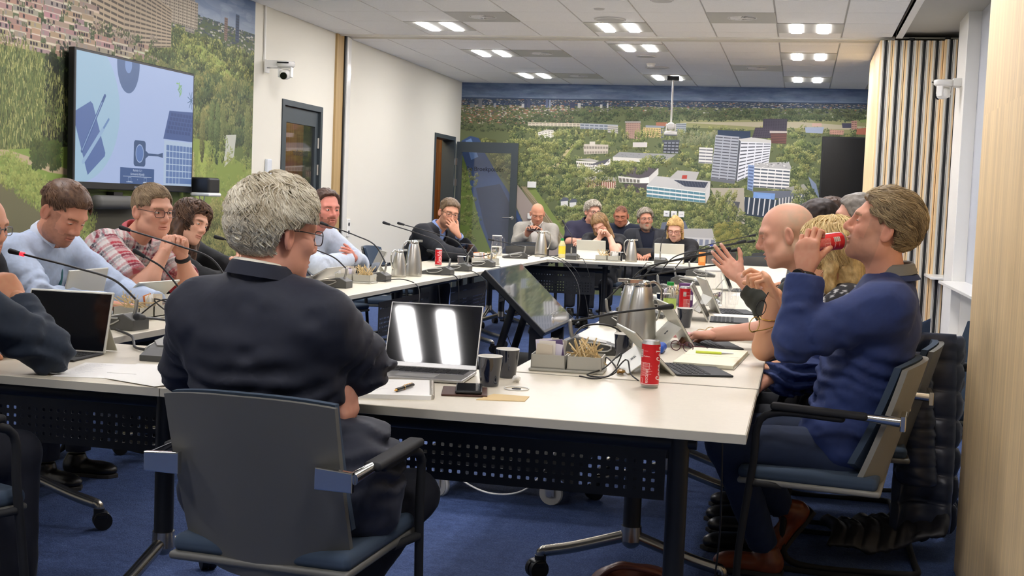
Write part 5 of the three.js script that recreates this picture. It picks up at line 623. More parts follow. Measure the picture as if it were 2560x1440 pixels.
// ---------- body modelling: distance fields meshed by surface nets ----------
function nets(f, lo, hi, h, col) {
  const nx = Math.ceil((hi[0] - lo[0]) / h) + 1, ny = Math.ceil((hi[1] - lo[1]) / h) + 1, nz = Math.ceil((hi[2] - lo[2]) / h) + 1, sx = 1, sy = nx, sz = nx * ny, v = new Float32Array(nx * ny * nz), B = 4, cut = B * h * 1.5;
  for (let k = 0; k < nz; k += B) for (let j = 0; j < ny; j += B) for (let i = 0; i < nx; i += B) {
    const c = f(lo[0] + (i + 1.5) * h, lo[1] + (j + 1.5) * h, lo[2] + (k + 1.5) * h), skip = Math.abs(c) > cut, I = Math.min(i + B, nx), J = Math.min(j + B, ny), K = Math.min(k + B, nz);
    for (let z = k; z < K; z++) for (let y = j; y < J; y++) for (let x = i; x < I; x++) v[x + y * sy + z * sz] = skip ? c : f(lo[0] + x * h, lo[1] + y * h, lo[2] + z * h);
  }
  const id = new Int32Array(nx * ny * nz).fill(-1), P = [], idx = [], off = [0, sx, sy, sx + sy, sz, sx + sz, sy + sz, sx + sy + sz], E = [[0, 1], [2, 3], [4, 5], [6, 7], [0, 2], [1, 3], [4, 6], [5, 7], [0, 4], [1, 5], [2, 6], [3, 7]];
  for (let k = 0; k < nz - 1; k++) for (let j = 0; j < ny - 1; j++) for (let i = 0; i < nx - 1; i++) {
    const o = i + j * sy + k * sz; let m = 0; for (let c = 0; c < 8; c++) if (v[o + off[c]] < 0) m |= 1 << c;
    if (m === 0 || m === 255) continue;
    let x = 0, y = 0, z = 0, n = 0;
    for (const [a, b] of E) if (((m >> a) & 1) !== ((m >> b) & 1)) { const va = v[o + off[a]], t = va / (va - v[o + off[b]]); x += (a & 1) + t * ((b & 1) - (a & 1)); y += ((a >> 1) & 1) + t * (((b >> 1) & 1) - ((a >> 1) & 1)); z += (a >> 2) + t * ((b >> 2) - (a >> 2)); n++; }
    id[o] = P.length / 3; P.push(lo[0] + (i + x / n) * h, lo[1] + (j + y / n) * h, lo[2] + (k + z / n) * h);
  }
  const quad = (a, b, c, d, flip) => { if (a < 0 || b < 0 || c < 0 || d < 0) return; flip ? idx.push(a, c, b, a, d, c) : idx.push(a, b, c, a, c, d); };
  for (let k = 1; k < nz - 1; k++) for (let j = 1; j < ny - 1; j++) for (let i = 1; i < nx - 1; i++) {
    const o = i + j * sy + k * sz, s = v[o] < 0;
    if (s !== v[o + sx] < 0) quad(id[o - sy - sz], id[o - sz], id[o], id[o - sy], !s);
    if (s !== v[o + sy] < 0) quad(id[o - sx - sz], id[o - sx], id[o], id[o - sz], !s);
    if (s !== v[o + sz] < 0) quad(id[o - sx - sy], id[o - sy], id[o], id[o - sx], !s);
  }
  const g = new THREE.BufferGeometry(); g.setAttribute('position', new THREE.Float32BufferAttribute(P, 3)); g.setIndex(idx); g.computeVertexNormals();
  if (col) { const C = new Float32Array(P.length); for (let i = 0; i < P.length; i += 3) C.set(col(P[i], P[i + 1], P[i + 2]), i); g.setAttribute('color', new THREE.BufferAttribute(C, 3)); }
  return g;
}
const capD = (a, b, ra, rb = ra) => { const ax = a.x, ay = a.y, az = a.z, dx = b.x - ax, dy = b.y - ay, dz = b.z - az, l2 = dx * dx + dy * dy + dz * dz || 1e-9; return (x, y, z) => { const px = x - ax, py = y - ay, pz = z - az, t = Math.min(1, Math.max(0, (px * dx + py * dy + pz * dz) / l2)), qx = px - dx * t, qy = py - dy * t, qz = pz - dz * t; return Math.sqrt(qx * qx + qy * qy + qz * qz) - (ra + (rb - ra) * t); }; };
const ellD = (c, r, X = V(1, 0, 0), Y = V(0, 1, 0), Z = V(0, 0, 1)) => (x, y, z) => { const px = x - c.x, py = y - c.y, pz = z - c.z, a = (px * X.x + py * X.y + pz * X.z) / r.x, b = (px * Y.x + py * Y.y + pz * Y.z) / r.y, d = (px * Z.x + py * Z.y + pz * Z.z) / r.z, k0 = Math.sqrt(a * a + b * b + d * d), k1 = Math.sqrt((a / r.x) ** 2 + (b / r.y) ** 2 + (d / r.z) ** 2); return k1 < 1e-6 ? -Math.min(r.x, r.y, r.z) : k0 * (k0 - 1) / k1; };
const smin = (a, b, k) => { const h = Math.max(k - Math.abs(a - b), 0) / k; return Math.min(a, b) - h * h * k * 0.25; }, smax = (a, b, k) => -smin(-a, -b, k);
const blend = (list, k) => (x, y, z) => { let d = list[0](x, y, z); for (let i = 1; i < list.length; i++) d = smin(d, list[i](x, y, z), k); return d; };
const lin = (hex) => { const c = new THREE.Color(hex); return [c.r, c.g, c.b]; };
const mix3 = (a, b, t) => [a[0] + (b[0] - a[0]) * t, a[1] + (b[1] - a[1]) * t, a[2] + (b[2] - a[2]) * t];
const mSkin = M(0xffffff, 0.52, { vertexColors: true, specularIntensity: 0.45, sheen: 0.15, sheenColor: new THREE.Color(0xff9a80) });
const mHair = M(0xffffff, 0.55, { vertexColors: true }), mEye = M(0xcdc3b8, 0.2), mIris = M(0x2c241c, 0.1);
const clothMats = new Map(), cloth = (rough = 0.85, sheen = 0.25) => { const k = rough + '|' + sheen; if (!clothMats.has(k)) clothMats.set(k, M(0xffffff, rough, { vertexColors: true, sheen, sheenRoughness: 0.6, sheenColor: new THREE.Color(0x8890a0) })); return clothMats.get(k); };

// head in its own frame: +z face, +y up, origin between the ears; 0.235 m from chin to crown
function headGeo(o) {
  const { cell = 0.0036, w = 1, jaw = 1, nose = 1, skin = 0xd9a283, beard = null, beardMask = null, lips = 0xb96a60, brow = 0x5b4632, open = 0, neckTo, neckR = 0.056, chubby = 0, stubble = 0, bald = true } = o;
  const cran = ellD(V(0, 0.034, -0.012), V(0.0755 * w, 0.086, 0.099)), L = [cran, ellD(V(0, -0.028, 0.026), V((0.0585 + chubby * 0.008) * w, 0.083, 0.063)), ellD(V(0, -0.075, 0.03), V((0.05 + chubby * 0.012) * jaw, 0.04, 0.05)), ellD(V(0, -0.1, 0.064), V(0.024 * jaw, 0.018, 0.02))];
  for (const s of [-1, 1]) { L.push(ellD(V(s * 0.042 * w, -0.022, 0.052), V(0.022, 0.019, 0.022)), capD(V(s * 0.012, 0.024, 0.083), V(s * 0.047 * w, 0.024, 0.067), 0.0105, 0.009), ellD(V(s * 0.05 * jaw, -0.062, 0.0), V(0.018, 0.03, 0.03))); }
  const base = blend(L, 0.024);
  const noseF = blend([capD(V(0, 0.018, 0.087), V(0, -0.022, 0.089 + 0.016 * nose), 0.0068, 0.0105), ellD(V(0, -0.03, 0.089 + 0.0145 * nose), V(0.0115, 0.0105, 0.012)), ellD(V(-0.0125, -0.034, 0.092), V(0.0085, 0.008, 0.012)), ellD(V(0.0125, -0.034, 0.092), V(0.0085, 0.008, 0.012))], 0.009);
  const sock = [-1, 1].map((s) => ellD(V(s * 0.0315, 0.003, 0.09), V(0.0185, 0.011, 0.013))), lid = [-1, 1].map((s) => ellD(V(s * 0.0315, 0.0035, 0.072), V(0.0165, 0.0125, 0.0125)));
  const lipF = blend([ellD(V(0, -0.0605, 0.0845), V(0.0225, 0.005, 0.0115)), ellD(V(0, -0.0712 - open, 0.083), V(0.0195, 0.006, 0.0115))], 0.004), mouth = ellD(V(0, -0.0658 - open * 0.5, 0.0945), V(0.0235, 0.0016 + open * 0.7, 0.011));
  const ear = [-1, 1].map((s) => { const c = V(s * (0.0765 * w + 0.004), -0.006, -0.016), X = V(Math.cos(0.45) * s, 0, -Math.sin(0.45)).normalize(), Z = V(Math.sin(0.45), 0, Math.cos(0.45) * s * s).normalize(), a = ellD(c, V(0.0075, 0.033, 0.0205), V(Math.cos(0.5), 0, s * Math.sin(0.5)), V(0, 1, 0.12).normalize(), V(-s * Math.sin(0.5), 0, Math.cos(0.5))), b = ellD(c.clone().add(V(s * 0.006, 0.004, 0.005)), V(0.005, 0.02, 0.011)); return (x, y, z) => smax(a(x, y, z), -b(x, y, z), 0.004); });
  const neck = neckTo ? capD(V(0, -0.055, -0.022), neckTo, neckR * 0.97, neckR * 1.06) : null;
  const f = (x, y, z) => {
    let d = base(x, y, z);
    if (d > 0.045 || d < -0.03) return neck ? Math.min(d, neck(x, y, z)) : d;
    if (z > 0.03) { d = smin(d, noseF(x, y, z), 0.012); d = smax(d, -sock[0](x, y, z), 0.014); d = smax(d, -sock[1](x, y, z), 0.014); d = smin(d, lid[0](x, y, z), 0.004); d = smin(d, lid[1](x, y, z), 0.004); d = smin(d, lipF(x, y, z), 0.006); d = smax(d, -mouth(x, y, z), 0.003); }
    if (Math.abs(x) > 0.055) { d = smin(d, ear[0](x, y, z), 0.006); d = smin(d, ear[1](x, y, z), 0.006); }
    if (neck) d = smin(d, neck(x, y, z), 0.028);
    return d;
  };
  const cs = lin(skin), cl = lin(lips), cb = beard ? lin(beard) : null, cbr = lin(brow), red = mix3(cs, [0.62, 0.16, 0.11], 0.26), st = lin(o.stubbleCol ?? 0x6b5a4c);
  const col = (x, y, z) => {
    let c = cs; const n = noise3(x * 60, y * 60, z * 60) * 0.5 + noise3(x * 190, y * 190, z * 190) * 0.3; c = mix3(c, red, clamp(0.25 + n * 0.35 + (z > 0.04 && Math.abs(Math.abs(x) - 0.04) < 0.018 && y < 0 && y > -0.04 ? 0.35 : 0) + (Math.abs(x) < 0.015 && z > 0.1 ? 0.4 : 0) + (Math.abs(x) > 0.079 * w ? 0.75 : 0), 0, 1));
    if (z > 0.08 && Math.abs(y + 0.066) < 0.0105 + open && Math.abs(x) < 0.0245) c = mix3(c, cl, 0.42);
    if (z > 0.055 && y > 0.0175 && y < 0.0285 - Math.abs(Math.abs(x) - 0.03) * 0.2 && Math.abs(Math.abs(x) - 0.032) < 0.021) c = mix3(c, cbr, 0.7 + n * 0.3);
    if (o.fuzz) { const e = (o.fuzzTop ? (y > 0.06 ? sstep(0.085, 0.06, z - (y - 0.06) * 0.1) : sstep(0.035, 0.0, z)) : Math.min(sstep(0.035, -0.03, z), sstep(0.115, 0.07, y))) * sstep(-0.085, -0.06, y) * (Math.abs(x) > 0.079 * w ? 0 : 1); c = mix3(c, lin(o.fuzz), e * clamp(0.62 + n * 0.5, 0, 1) * (o.fuzzK ?? 0.6)); }
    const face = z > -0.02 && y < -0.036 - Math.max(0, 0.062 - z) * -0.45 + (Math.abs(x) < 0.03 ? -0.004 : 0), mo = Math.abs(y + 0.068) < 0.011 && Math.abs(x) < 0.02;
    const low = y > -0.135 && (y < -0.045 || (Math.abs(x) > 0.048 && z < 0.045 && z > 0.0 && y < 0.02));
    if (low && !mo && z > -0.005 && !(z > 0.06 && Math.abs(x) > 0.034 && y > -0.055)) { const k = clamp(0.75 + n * 0.5, 0, 1); if (cb) c = mix3(c, cb, k * (o.beardK ?? 0.9)); else if (stubble) c = mix3(c, st, k * stubble); }
    return c;
  };
  const lo = [-0.1, -0.135, -0.125], hi = [0.1, 0.135, 0.13];
  if (neckTo) for (let i = 0; i < 3; i++) { const c = neckTo.getComponent(i); lo[i] = Math.min(lo[i], c - neckR * 1.3); hi[i] = Math.max(hi[i], c + neckR * 1.3); }
  return { geo: nets(f, lo, hi, cell, col), f };
}
// hair on the head frame; kind of hairline, thickness, waves
function hairGeo(o) {
  const { cell = 0.0045, t = 0.014, color = 0x5b4632, color2 = null, rough = 0.004, top = 0.006, line = 'short', w = 1, seed = 1, back = -0.07, extra = [], freq = 70 } = o;
  const cran = ellD(V(0, 0.034, -0.012), V(0.0755 * w, 0.086, 0.099)), c1 = lin(color), c2 = lin(color2 ?? color);
  const pts = { short: [[0.1, 0.085], [0.075, 0.072], [0.05, 0.058], [0.03, 0.03], [0.012, 0.012], [-0.005, 0.03], [-0.03, 0.012], [-0.045, -0.03], [-0.075, back], [-0.12, back]], receding: [[0.1, 0.11], [0.06, 0.098], [0.04, 0.07], [0.03, 0.035], [0.012, 0.01], [-0.005, 0.03], [-0.03, 0.012], [-0.045, -0.03], [-0.075, back], [-0.12, back]], fringe: [[0.1, 0.2], [0.0, 0.2], [-0.005, 0.04], [-0.03, 0.012], [-0.045, -0.03], [-0.075, back], [-0.12, back]], full: [[0.1, 0.07], [0.07, 0.06], [0.05, 0.04], [0.03, 0.0], [0.01, -0.04], [-0.02, -0.05], [-0.05, back], [-0.12, back]] }[line];
  const hl = (z) => { for (let i = 1; i < pts.length; i++) if (z > pts[i][0]) { const a = pts[i - 1], b = pts[i]; return lerp(b[1], a[1], (z - b[0]) / (a[0] - b[0])); } return pts[pts.length - 1][1]; };
  const f = (x, y, z) => {
    const up = sstep(0.03, 0.11, y); let d = cran(x, y, z) - t * (0.72 + 0.28 * up) - top * up;
    if (d > 0.05 && !extra.length) return d;
    if (Math.abs(d) < 0.04) d -= rough * (noise3(x * freq + seed * 9, y * freq * 0.55, z * freq * 0.45) + 0.6 * noise3(x * freq * 2.3, y * freq * 0.9 + seed, z * freq));
    const edge = hl(z) + 0.006 * noise3(x * 120, z * 120, seed); d = smax(d, (edge - y) * 0.8, 0.01);
    for (const e of extra) d = smin(d, e(x, y, z) - rough * 1.2 * noise3(x * freq * 0.9 + 5, y * freq * 0.35, z * freq * 0.9), 0.02);
    return d;
  };
  const col = (x, y, z) => { const n = noise3(x * freq * 2 + seed, y * freq * 0.8, z * freq) * 0.5 + noise3(x * freq * 5, y * freq * 1.2, z * freq * 2) * 0.5; return mix3(c1, c2, clamp(0.5 + n * 0.9, 0, 1)).map((v) => v * (0.9 + 0.2 * hash3(Math.round(x * 900), Math.round(y * 300), Math.round(z * 600)))); };
  const b = o.box ?? [[-0.115, -0.14, -0.15], [0.115, 0.16, 0.13]];
  return nets(f, b[0], b[1], cell, col);
}
// separate locks laid over the hair: flow away from the crown, with waves
function locks(o) {
  const { n = 300, seed = 4, color = 0x9a8f7c, color2 = 0xd8cfbb, r = 0.0015, steps = 8, step = 0.008, wave = 0.5, t = 0.016, w = 1, crown = V(0, 0.12, -0.05), keep = () => true, lift = 0.003, drop = 0.25, up = 0.1, nape = -0.09, face = 0.058, brow = 0.07, ear = true, clump = 0.6, top = 0, bump = 0 } = o, R = rng(seed), P = [], N = [], C = [], I = [], a1 = lin(color), a2 = lin(color2), cc = V(0, 0.034, -0.012), rad3 = V(0.0755 * w, 0.086, 0.099);
  const stop = (p) => (p.z > face && p.y < brow - (p.z < 0.075 ? (0.075 - p.z) * 0.8 : 0)) || (ear && Math.abs(p.x) > 0.05 && p.z > -0.036 && p.y < 0.014) || (ear && p.z > 0.0 && p.y < 0.03) || p.y < nape;
  let made = 0, guard = 0;
  while (made < n && guard++ < n * 12) {
    const u = R() * 2 - 1, ph = R() * 2 * PI, s = Math.sqrt(1 - u * u), d = V(s * Math.cos(ph), u, s * Math.sin(ph)); let p = V(d.x * rad3.x, d.y * rad3.y, d.z * rad3.z).add(cc); if (!keep(p) || stop(p)) continue; made++;
    const c = mix3(a1, a2, clamp(0.5 + 0.55 * noise3(p.x * 45 + seed, p.y * 45, p.z * 45) + (R() - 0.5) * 0.6, 0, 1)), ph0 = clump * 6 * noise3(p.x * 22, p.y * 22, p.z * 22 + seed) + (1 - clump) * R() * 6.28, fr = 0.7 + R() * 0.3, amp = wave * (0.8 + R() * 0.4), rr = r * (0.7 + R() * 0.6), path = [], rise = R();
    for (let k = 0; k <= steps; k++) {
      const e = p.clone().sub(cc), nn = V(e.x / rad3.x ** 2, e.y / rad3.y ** 2, e.z / rad3.z ** 2).normalize(), q = Math.sqrt((e.x / rad3.x) ** 2 + (e.y / rad3.y) ** 2 + (e.z / rad3.z) ** 2), tt = t + (bump ? bump * noise3(p.x * 26 + seed, p.y * 26, p.z * 26) : 0) + top * sstep(0.03, 0.11, p.y) + lift * Math.sin(k * 0.9 + ph0) + up * 0.02 * (k / steps) * rise;
      if (k > 1 && stop(p)) break;
      path.push([cc.clone().add(e.clone().divideScalar(q)).addScaledVector(nn, tt), nn]);
      const g = p.clone().sub(crown); g.y -= drop * 0.06; g.addScaledVector(nn, -g.dot(nn)).normalize(); const side = nn.clone().cross(g); g.addScaledVector(side, amp * Math.sin(ph0 + k * fr) + 0.35 * noise3(p.x * 30 + seed, p.y * 30, p.z * 30)).normalize(); p.addScaledVector(g, step);
    }
    const m1 = path.length - 1; if (m1 < 2) continue;
    const b0 = P.length / 3, nr = 4;
    for (let k = 0; k <= m1; k++) { const [q, nn] = path[k], tg = path[Math.min(k + 1, m1)][0].clone().sub(path[Math.max(k - 1, 0)][0]).normalize(), sd = nn.clone().cross(tg).normalize(), rk = rr * Math.sin((0.14 + 0.8 * k / m1) * PI) + 0.0002, v = 0.92 + 0.16 * R(); for (let m = 0; m < nr; m++) { const a = m / nr * 2 * PI, nv = sd.clone().multiplyScalar(Math.cos(a)).addScaledVector(nn, Math.sin(a)); P.push(q.x + nv.x * rk * 1.5, q.y + nv.y * rk, q.z + nv.z * rk * 1.5); N.push(nv.x, nv.y, nv.z); C.push(c[0] * v, c[1] * v, c[2] * v); } }
    for (let k = 0; k < m1; k++) for (let m = 0; m < nr; m++) { const a = b0 + k * nr + m, b = b0 + k * nr + (m + 1) % nr; I.push(a, b, b + nr, a, b + nr, a + nr); }
  }
  const g = new THREE.BufferGeometry(); g.setAttribute('position', new THREE.Float32BufferAttribute(P, 3)); g.setAttribute('normal', new THREE.Float32BufferAttribute(N, 3)); g.setAttribute('color', new THREE.Float32BufferAttribute(C, 3)); g.setIndex(I); return g;
}
// hand in its own frame: wrist at 0, fingers +y, palm towards +z, thumb +x (right hand)
function handGeo(o) {
  const { curl = [0.25, 0.25, 0.3, 0.35], spread = 0.06, thumb = [0.6, 0.3, 0.2], cell = 0.0034, skin = 0xd9a283, left = false, scale = 1, fore = 0 } = o, L = [], bend = 0;
  const bx = [0.028, 0.0095, -0.0095, -0.0275], by = [0.09, 0.094, 0.09, 0.08], len = [0.074, 0.082, 0.076, 0.06], rr = [0.0088, 0.009, 0.0086, 0.0077];
  const F = [], nails = [];
  for (let i = 0; i < 4; i++) {
    let p = V(bx[i], by[i] - 0.012, 0), a = 0; const sp = (1.5 - i) * spread, c = Array.isArray(curl[i]) ? curl[i] : [curl[i] * 1.35, curl[i] * 1.65, curl[i] * 1.0];
    for (let s = 0; s < 3; s++) { a += c[s]; const l = len[i] * [0.5, 0.3, 0.22][s], d = V(Math.sin(sp) * Math.cos(a), Math.cos(a) * Math.cos(sp), Math.sin(a)), q = p.clone().addScaledVector(d, l + (s === 0 ? 0.012 : 0)); F.push([capD(p, q, rr[i] * (1.06 - s * 0.06), rr[i] * (1 - s * 0.08)), i]); p = q; if (s === 2) nails.push(p.clone()); }
  }
  const [ab, fl, fl2] = thumb; let t0 = V(0.022, 0.022, 0.006), td = V(Math.sin(ab), Math.cos(ab) * 0.9, Math.sin(fl) * 0.9).normalize(), t1 = t0.clone().addScaledVector(td, 0.04), td2 = V(td.x * 0.8, td.y, td.z + fl2).normalize(), t2 = t1.clone().addScaledVector(td2, 0.032), td3 = V(td2.x * 0.7, td2.y, td2.z + fl2 * 0.8).normalize(), t3 = t2.clone().addScaledVector(td3, 0.024);
  const th = blend([capD(t0, t1, 0.015, 0.0115), capD(t1, t2, 0.0105, 0.0098), capD(t2, t3, 0.0098, 0.0085)], 0.006);
  const palm = blend([ellD(V(0, 0.05, 0), V(0.041, 0.05, 0.0135)), ellD(V(0.018, 0.035, 0.007), V(0.02, 0.032, 0.014)), ellD(V(-0.02, 0.04, 0.004), V(0.018, 0.036, 0.014)), capD(V(0.027, 0.08, 0), V(-0.026, 0.072, 0), 0.0108)], 0.014), wrist = ellD(V(0, -0.015, 0), V(0.027, 0.05, 0.0195));
  const fing = F.map(([f]) => f), f = (x, y, z) => { let d = smin(palm(x, y, z), wrist(x, y, z), 0.024); d = smin(d, th(x, y, z), 0.01); let g = 1; for (let i = 0; i < 4; i++) { const a = smin(smin(fing[i * 3](x, y, z), fing[i * 3 + 1](x, y, z), 0.003), fing[i * 3 + 2](x, y, z), 0.003); g = Math.min(g, a); } return smin(d, g, 0.005); };
  const cs = lin(skin), red = mix3(cs, [0.6, 0.15, 0.1], 0.24), nl = mix3(cs, [0.85, 0.6, 0.55], 0.5);
  const g = nets(f, [-0.06, -0.07, -0.05], [0.085, 0.19, 0.13], cell, (x, y, z) => { for (const q of nails) if (Math.hypot(x - q.x, y - q.y, z - q.z) < 0.0085) return nl; const n = noise3(x * 110, y * 110, z * 110); return mix3(cs, red, clamp(0.35 + n * 0.5, 0, 1)); });
  g.scale(left ? -scale : scale, scale, scale); if (left) { const ix = g.index.array; for (let i = 0; i < ix.length; i += 3) { const t = ix[i]; ix[i] = ix[i + 1]; ix[i + 1] = t; } g.computeVertexNormals(); }
  return g;
}
const basis = (o, X, Y, Z) => new THREE.Matrix4().makeBasis(X, Y, Z).setPosition(o);
function headMatrix(c, yaw, pitch, roll) { return new THREE.Matrix4().makeRotationFromEuler(new THREE.Euler(rad(pitch), rad(yaw), rad(roll), 'YXZ')).setPosition(c); }
const fwdOf = (deg) => V(Math.sin(rad(deg)), 0, Math.cos(rad(deg)));
// person(spec): world joint positions; the group stands on the floor below the hips
function person(s) {
  const hip = vec(s.hip), neck = vec(s.neck), head = vec(s.head), O = V(hip.x, 0, hip.z), g = thing('person', s.label, 'person', [O.x, 0, O.z]);
  const L = (p) => vec(p).clone().sub(O), yaw = s.yaw, lat = V(Math.cos(rad(yaw)), 0, -Math.sin(rad(yaw))); // lat points to the person's left
  const H = L(hip), N = L(neck), C = L(head), up = N.clone().sub(H).normalize(), fw = lat.clone().cross(up).normalize(), W = s.width ?? 1, D = s.depth ?? 1, cell = s.cell ?? 0.012;
  const sd = up.clone().multiplyScalar(-(s.shDrop ?? 0.05)), hw = s.sh ?? 0.185, twist = s.twist ?? 0, lt = lat.clone().applyAxisAngle(up, rad(twist));
  const S = { l: s.sL ? L(s.sL) : N.clone().add(sd).addScaledVector(lt, hw), r: s.sR ? L(s.sR) : N.clone().add(sd).addScaledVector(lt, -hw) };
  const arm = {}; for (const k of ['l', 'r']) { const a = s[k]; arm[k] = a ? { e: L(a.e), w: L(a.w), a } : { e: S[k].clone().add(V(0, -0.26, 0)).addScaledVector(fw, 0.03), w: S[k].clone().add(V(0, -0.34, 0)).addScaledVector(fw, 0.22), a: {} }; }
  const skin = s.skin ?? 0xd9a283, parts = [];
  // --- head, hair, face details
  const HM = headMatrix(C, s.look[0], s.look[1], s.look[2] ?? 0), HI = HM.clone().invert(), nb = N.clone().addScaledVector(up, -0.03).applyMatrix4(HI);
  const hs = s.hs ?? 1, HMs = HM.clone().scale(V(hs, hs, hs)), nbS = nb.clone().divideScalar(hs);
  const hg = headGeo({ cell: s.hcell ?? 0.0036, skin, neckTo: nbS, ...s.face }); parts.push(hg.geo.applyMatrix4(HMs));
  if (s.hair) { const hh = part('hair', (Array.isArray(s.hair) ? s.hair : [s.hair]).map((q) => (q.isBufferGeometry ? q : hairGeo(q)).clone().applyMatrix4(HMs)), mHair, g); hh.userData.label = s.hairLabel; if (!s.hairLabel) delete hh.userData.label; }
  const put = (geo) => geo.applyMatrix4(HMs);
  if (s.eyes !== false) {
    const shut = s.eyes === 'down' ? 0.4 : 1; for (const q of [-1, 1]) { const ey = part('eye', put(new THREE.SphereGeometry(1, 16, 10).scale(0.013, 0.0058 * shut, 0.006).translate(q * 0.0315, 0.0025, 0.0795)), mEye, g), gx = s.gaze ? s.gaze * 0.005 : 0; part('iris', put(new THREE.SphereGeometry(1, 12, 8).scale(0.0056, 0.0056 * shut, 0.0022).translate(q * 0.0315 + gx, 0.0025 - (1 - shut) * 0.003, 0.0838 - Math.abs(gx) * 0.2)), mIris, ey); }
  }
  if (s.glasses) {
    const q = s.glasses === true ? {} : s.glasses, m = M(q.color ?? 0x2a2422, 0.35), fr = [], ln = [], th = q.th ?? 0.0016;
    for (const k of [-1, 1]) { const rr = rrect(q.w ?? 0.048, q.h ?? 0.034, 0.012, 4).map(([a, b]) => V(a + k * 0.0325, b - 0.001, 0.103 - Math.abs(a + k * 0.0325) * 0.16)); fr.push(put(new THREE.TubeGeometry(new THREE.CatmullRomCurve3(rr, true), 40, th, 6, true))); fr.push(put(tube([[k * 0.056, 0.006, 0.095], [k * 0.073, 0.008, 0.06], [k * 0.079, 0.01, 0.0], [k * 0.079, 0.004, -0.02]], th, 14, 5))); const lens = new THREE.ShapeGeometry(new THREE.Shape(rrect(q.w ?? 0.048, q.h ?? 0.034, 0.012, 4).map(([a, b]) => new THREE.Vector2(a, b)))); ln.push(put(lens.rotateY(k * 0.16).translate(k * 0.0325, -0.001, 0.0978))); }
    fr.push(put(tube([[-0.0085, 0.004, 0.1015], [0, 0.008, 0.105], [0.0085, 0.004, 0.1015]], th, 8, 5))); const gg = part('glasses', fr, m, g); for (const l of ln) part('lens', l, mGlass, gg);
  }
  for (const e of s.headBits ?? []) part(e[0], e[1].clone().applyMatrix4(HMs), e[2], g);
  // --- hands
  for (const k of ['l', 'r']) { const { a, w, e } = arm[k]; if (a.hand === false || !s[k]) continue; const Y = a.f ? vec(a.f).clone().normalize() : w.clone().sub(e).normalize(); let Z = a.p ? vec(a.p).clone() : V(0, -1, 0); Z.addScaledVector(Y, -Z.dot(Y)).normalize(); let X = Y.clone().cross(Z).normalize(); if (k === 'l') { X = X.clone(); } const hgx = handGeo({ skin, left: k === 'l', cell: s.handCell ?? 0.0036, scale: s.handScale ?? 1, ...a.pose }); parts.push(hgx.applyMatrix4(basis(w, X, Y, Z)));
    if (a.bare) parts.push(nets(blend([capD(e, w, 0.043 * (a.thick ?? 1), 0.029), ellD(e.clone().lerp(w, 0.28), V(0.045, 0.045, 0.045).multiplyScalar(a.thick ?? 1)), ...(a.bare > 1 ? [capD(S[k], e, 0.055, 0.044)] : [])], 0.03), ...bounds([e, w, ...(a.bare > 1 ? [S[k]] : [])], 0.08), 0.007, ((cs) => (x, y, z) => mix3(cs, [0.6, 0.16, 0.1], 0.08 + 0.06 * noise3(x * 50, y * 50, z * 50)))(lin(skin)))); }
  const body = part('body', parts, mSkin, g);
  // --- clothes on the trunk and arms
  const T = s.top ?? {}, th = T.t ?? 0.006, c1 = lin(T.color ?? 0x22252c), trunk = [ellD(H.clone().addScaledVector(up, 0.05), V(0.172 * W, 0.13, 0.128 * D), lat, up, fw), ellD(H.clone().lerp(N, 0.42), V(0.158 * W, 0.17, 0.118 * D), lat, up, fw), ellD(H.clone().lerp(N, 0.72), V(0.178 * W, 0.155, 0.117 * D), lt, up, fw), capD(S.l, S.r, 0.06, 0.06), capD(N.clone().addScaledVector(up, -0.025), S.l, 0.052, 0.052), capD(N.clone().addScaledVector(up, -0.025), S.r, 0.052, 0.052)];
  if (s.belly) trunk.push(ellD(H.clone().addScaledVector(up, 0.13).addScaledVector(fw, 0.04 * s.belly), V(0.16 * W, 0.15, 0.13 + 0.03 * s.belly), lat, up, fw));
  for (const e of s.bulk ?? []) trunk.push(e(L));
  const sleeve = (k) => { const { e, w, a } = arm[k], u0 = S[k], fat = T.arm ?? 1, short = T.short ?? 0, end = short ? u0.clone().lerp(e, short) : w.clone().lerp(e, a.cuff ?? 0.06), dir = (short ? e.clone().sub(u0) : w.clone().sub(e)).normalize(), A = capD(u0, short ? end.clone().addScaledVector(dir, 0.04) : e, 0.062 * fat, short ? 0.06 * fat : 0.05 * fat), B = short ? null : capD(e, w.clone().addScaledVector(dir, 0.03), 0.051 * fat, 0.037 * fat); return (x, y, z) => { let d = A(x, y, z); if (B) d = smin(d, B(x, y, z), 0.02); return smax(d, (x - end.x) * dir.x + (y - end.y) * dir.y + (z - end.z) * dir.z, 0.006); }; };
  const sl = [sleeve('l'), sleeve('r')], tf = blend(trunk, 0.06), hole = capD(N.clone().addScaledVector(up, -0.012), C.clone().addScaledVector(up, 0.05), T.hole ?? 0.062, 0.07), amp = T.fold ?? 0.005, hemD = T.hem ?? 0.02, hemP = H.clone().addScaledVector(up, -hemD);
  const bends = ['l', 'r'].map((k) => [arm[k].e, 1]).concat([[H.clone().lerp(N, 0.2), 1.3]]);
  const fold = (x, y, z) => { let a = amp * (0.55 * noise3(x * 11 + 3, y * 16, z * 11) + 0.35 * noise3(x * 25, y * 31, z * 25)); for (const [p, q] of bends) { const r = Math.hypot(x - p.x, y - p.y, z - p.z); if (r < 0.2 * q) a += amp * (1 - r / (0.2 * q)) * 1.5 * Math.sin((r * 150 + 5 * noise3(x * 9, y * 9, z * 9))) * (0.5 + 0.5 * noise3(x * 13 + 8, y * 13, z * 13)); } const hh = (x - H.x) * up.x + (y - H.y) * up.y + (z - H.z) * up.z, wm = sstep(0.02, 0.1, hh) * (1 - sstep(0.34, 0.52, hh)), ln = noise3(x * 5 + 1, y * 5, z * 5); a += amp * 1.1 * wm * Math.sin(hh * 135 + 7 * ln + 3 * noise3(x * 12, y * 4, z * 12)) * clamp(0.4 + ln, 0, 1); return a; };
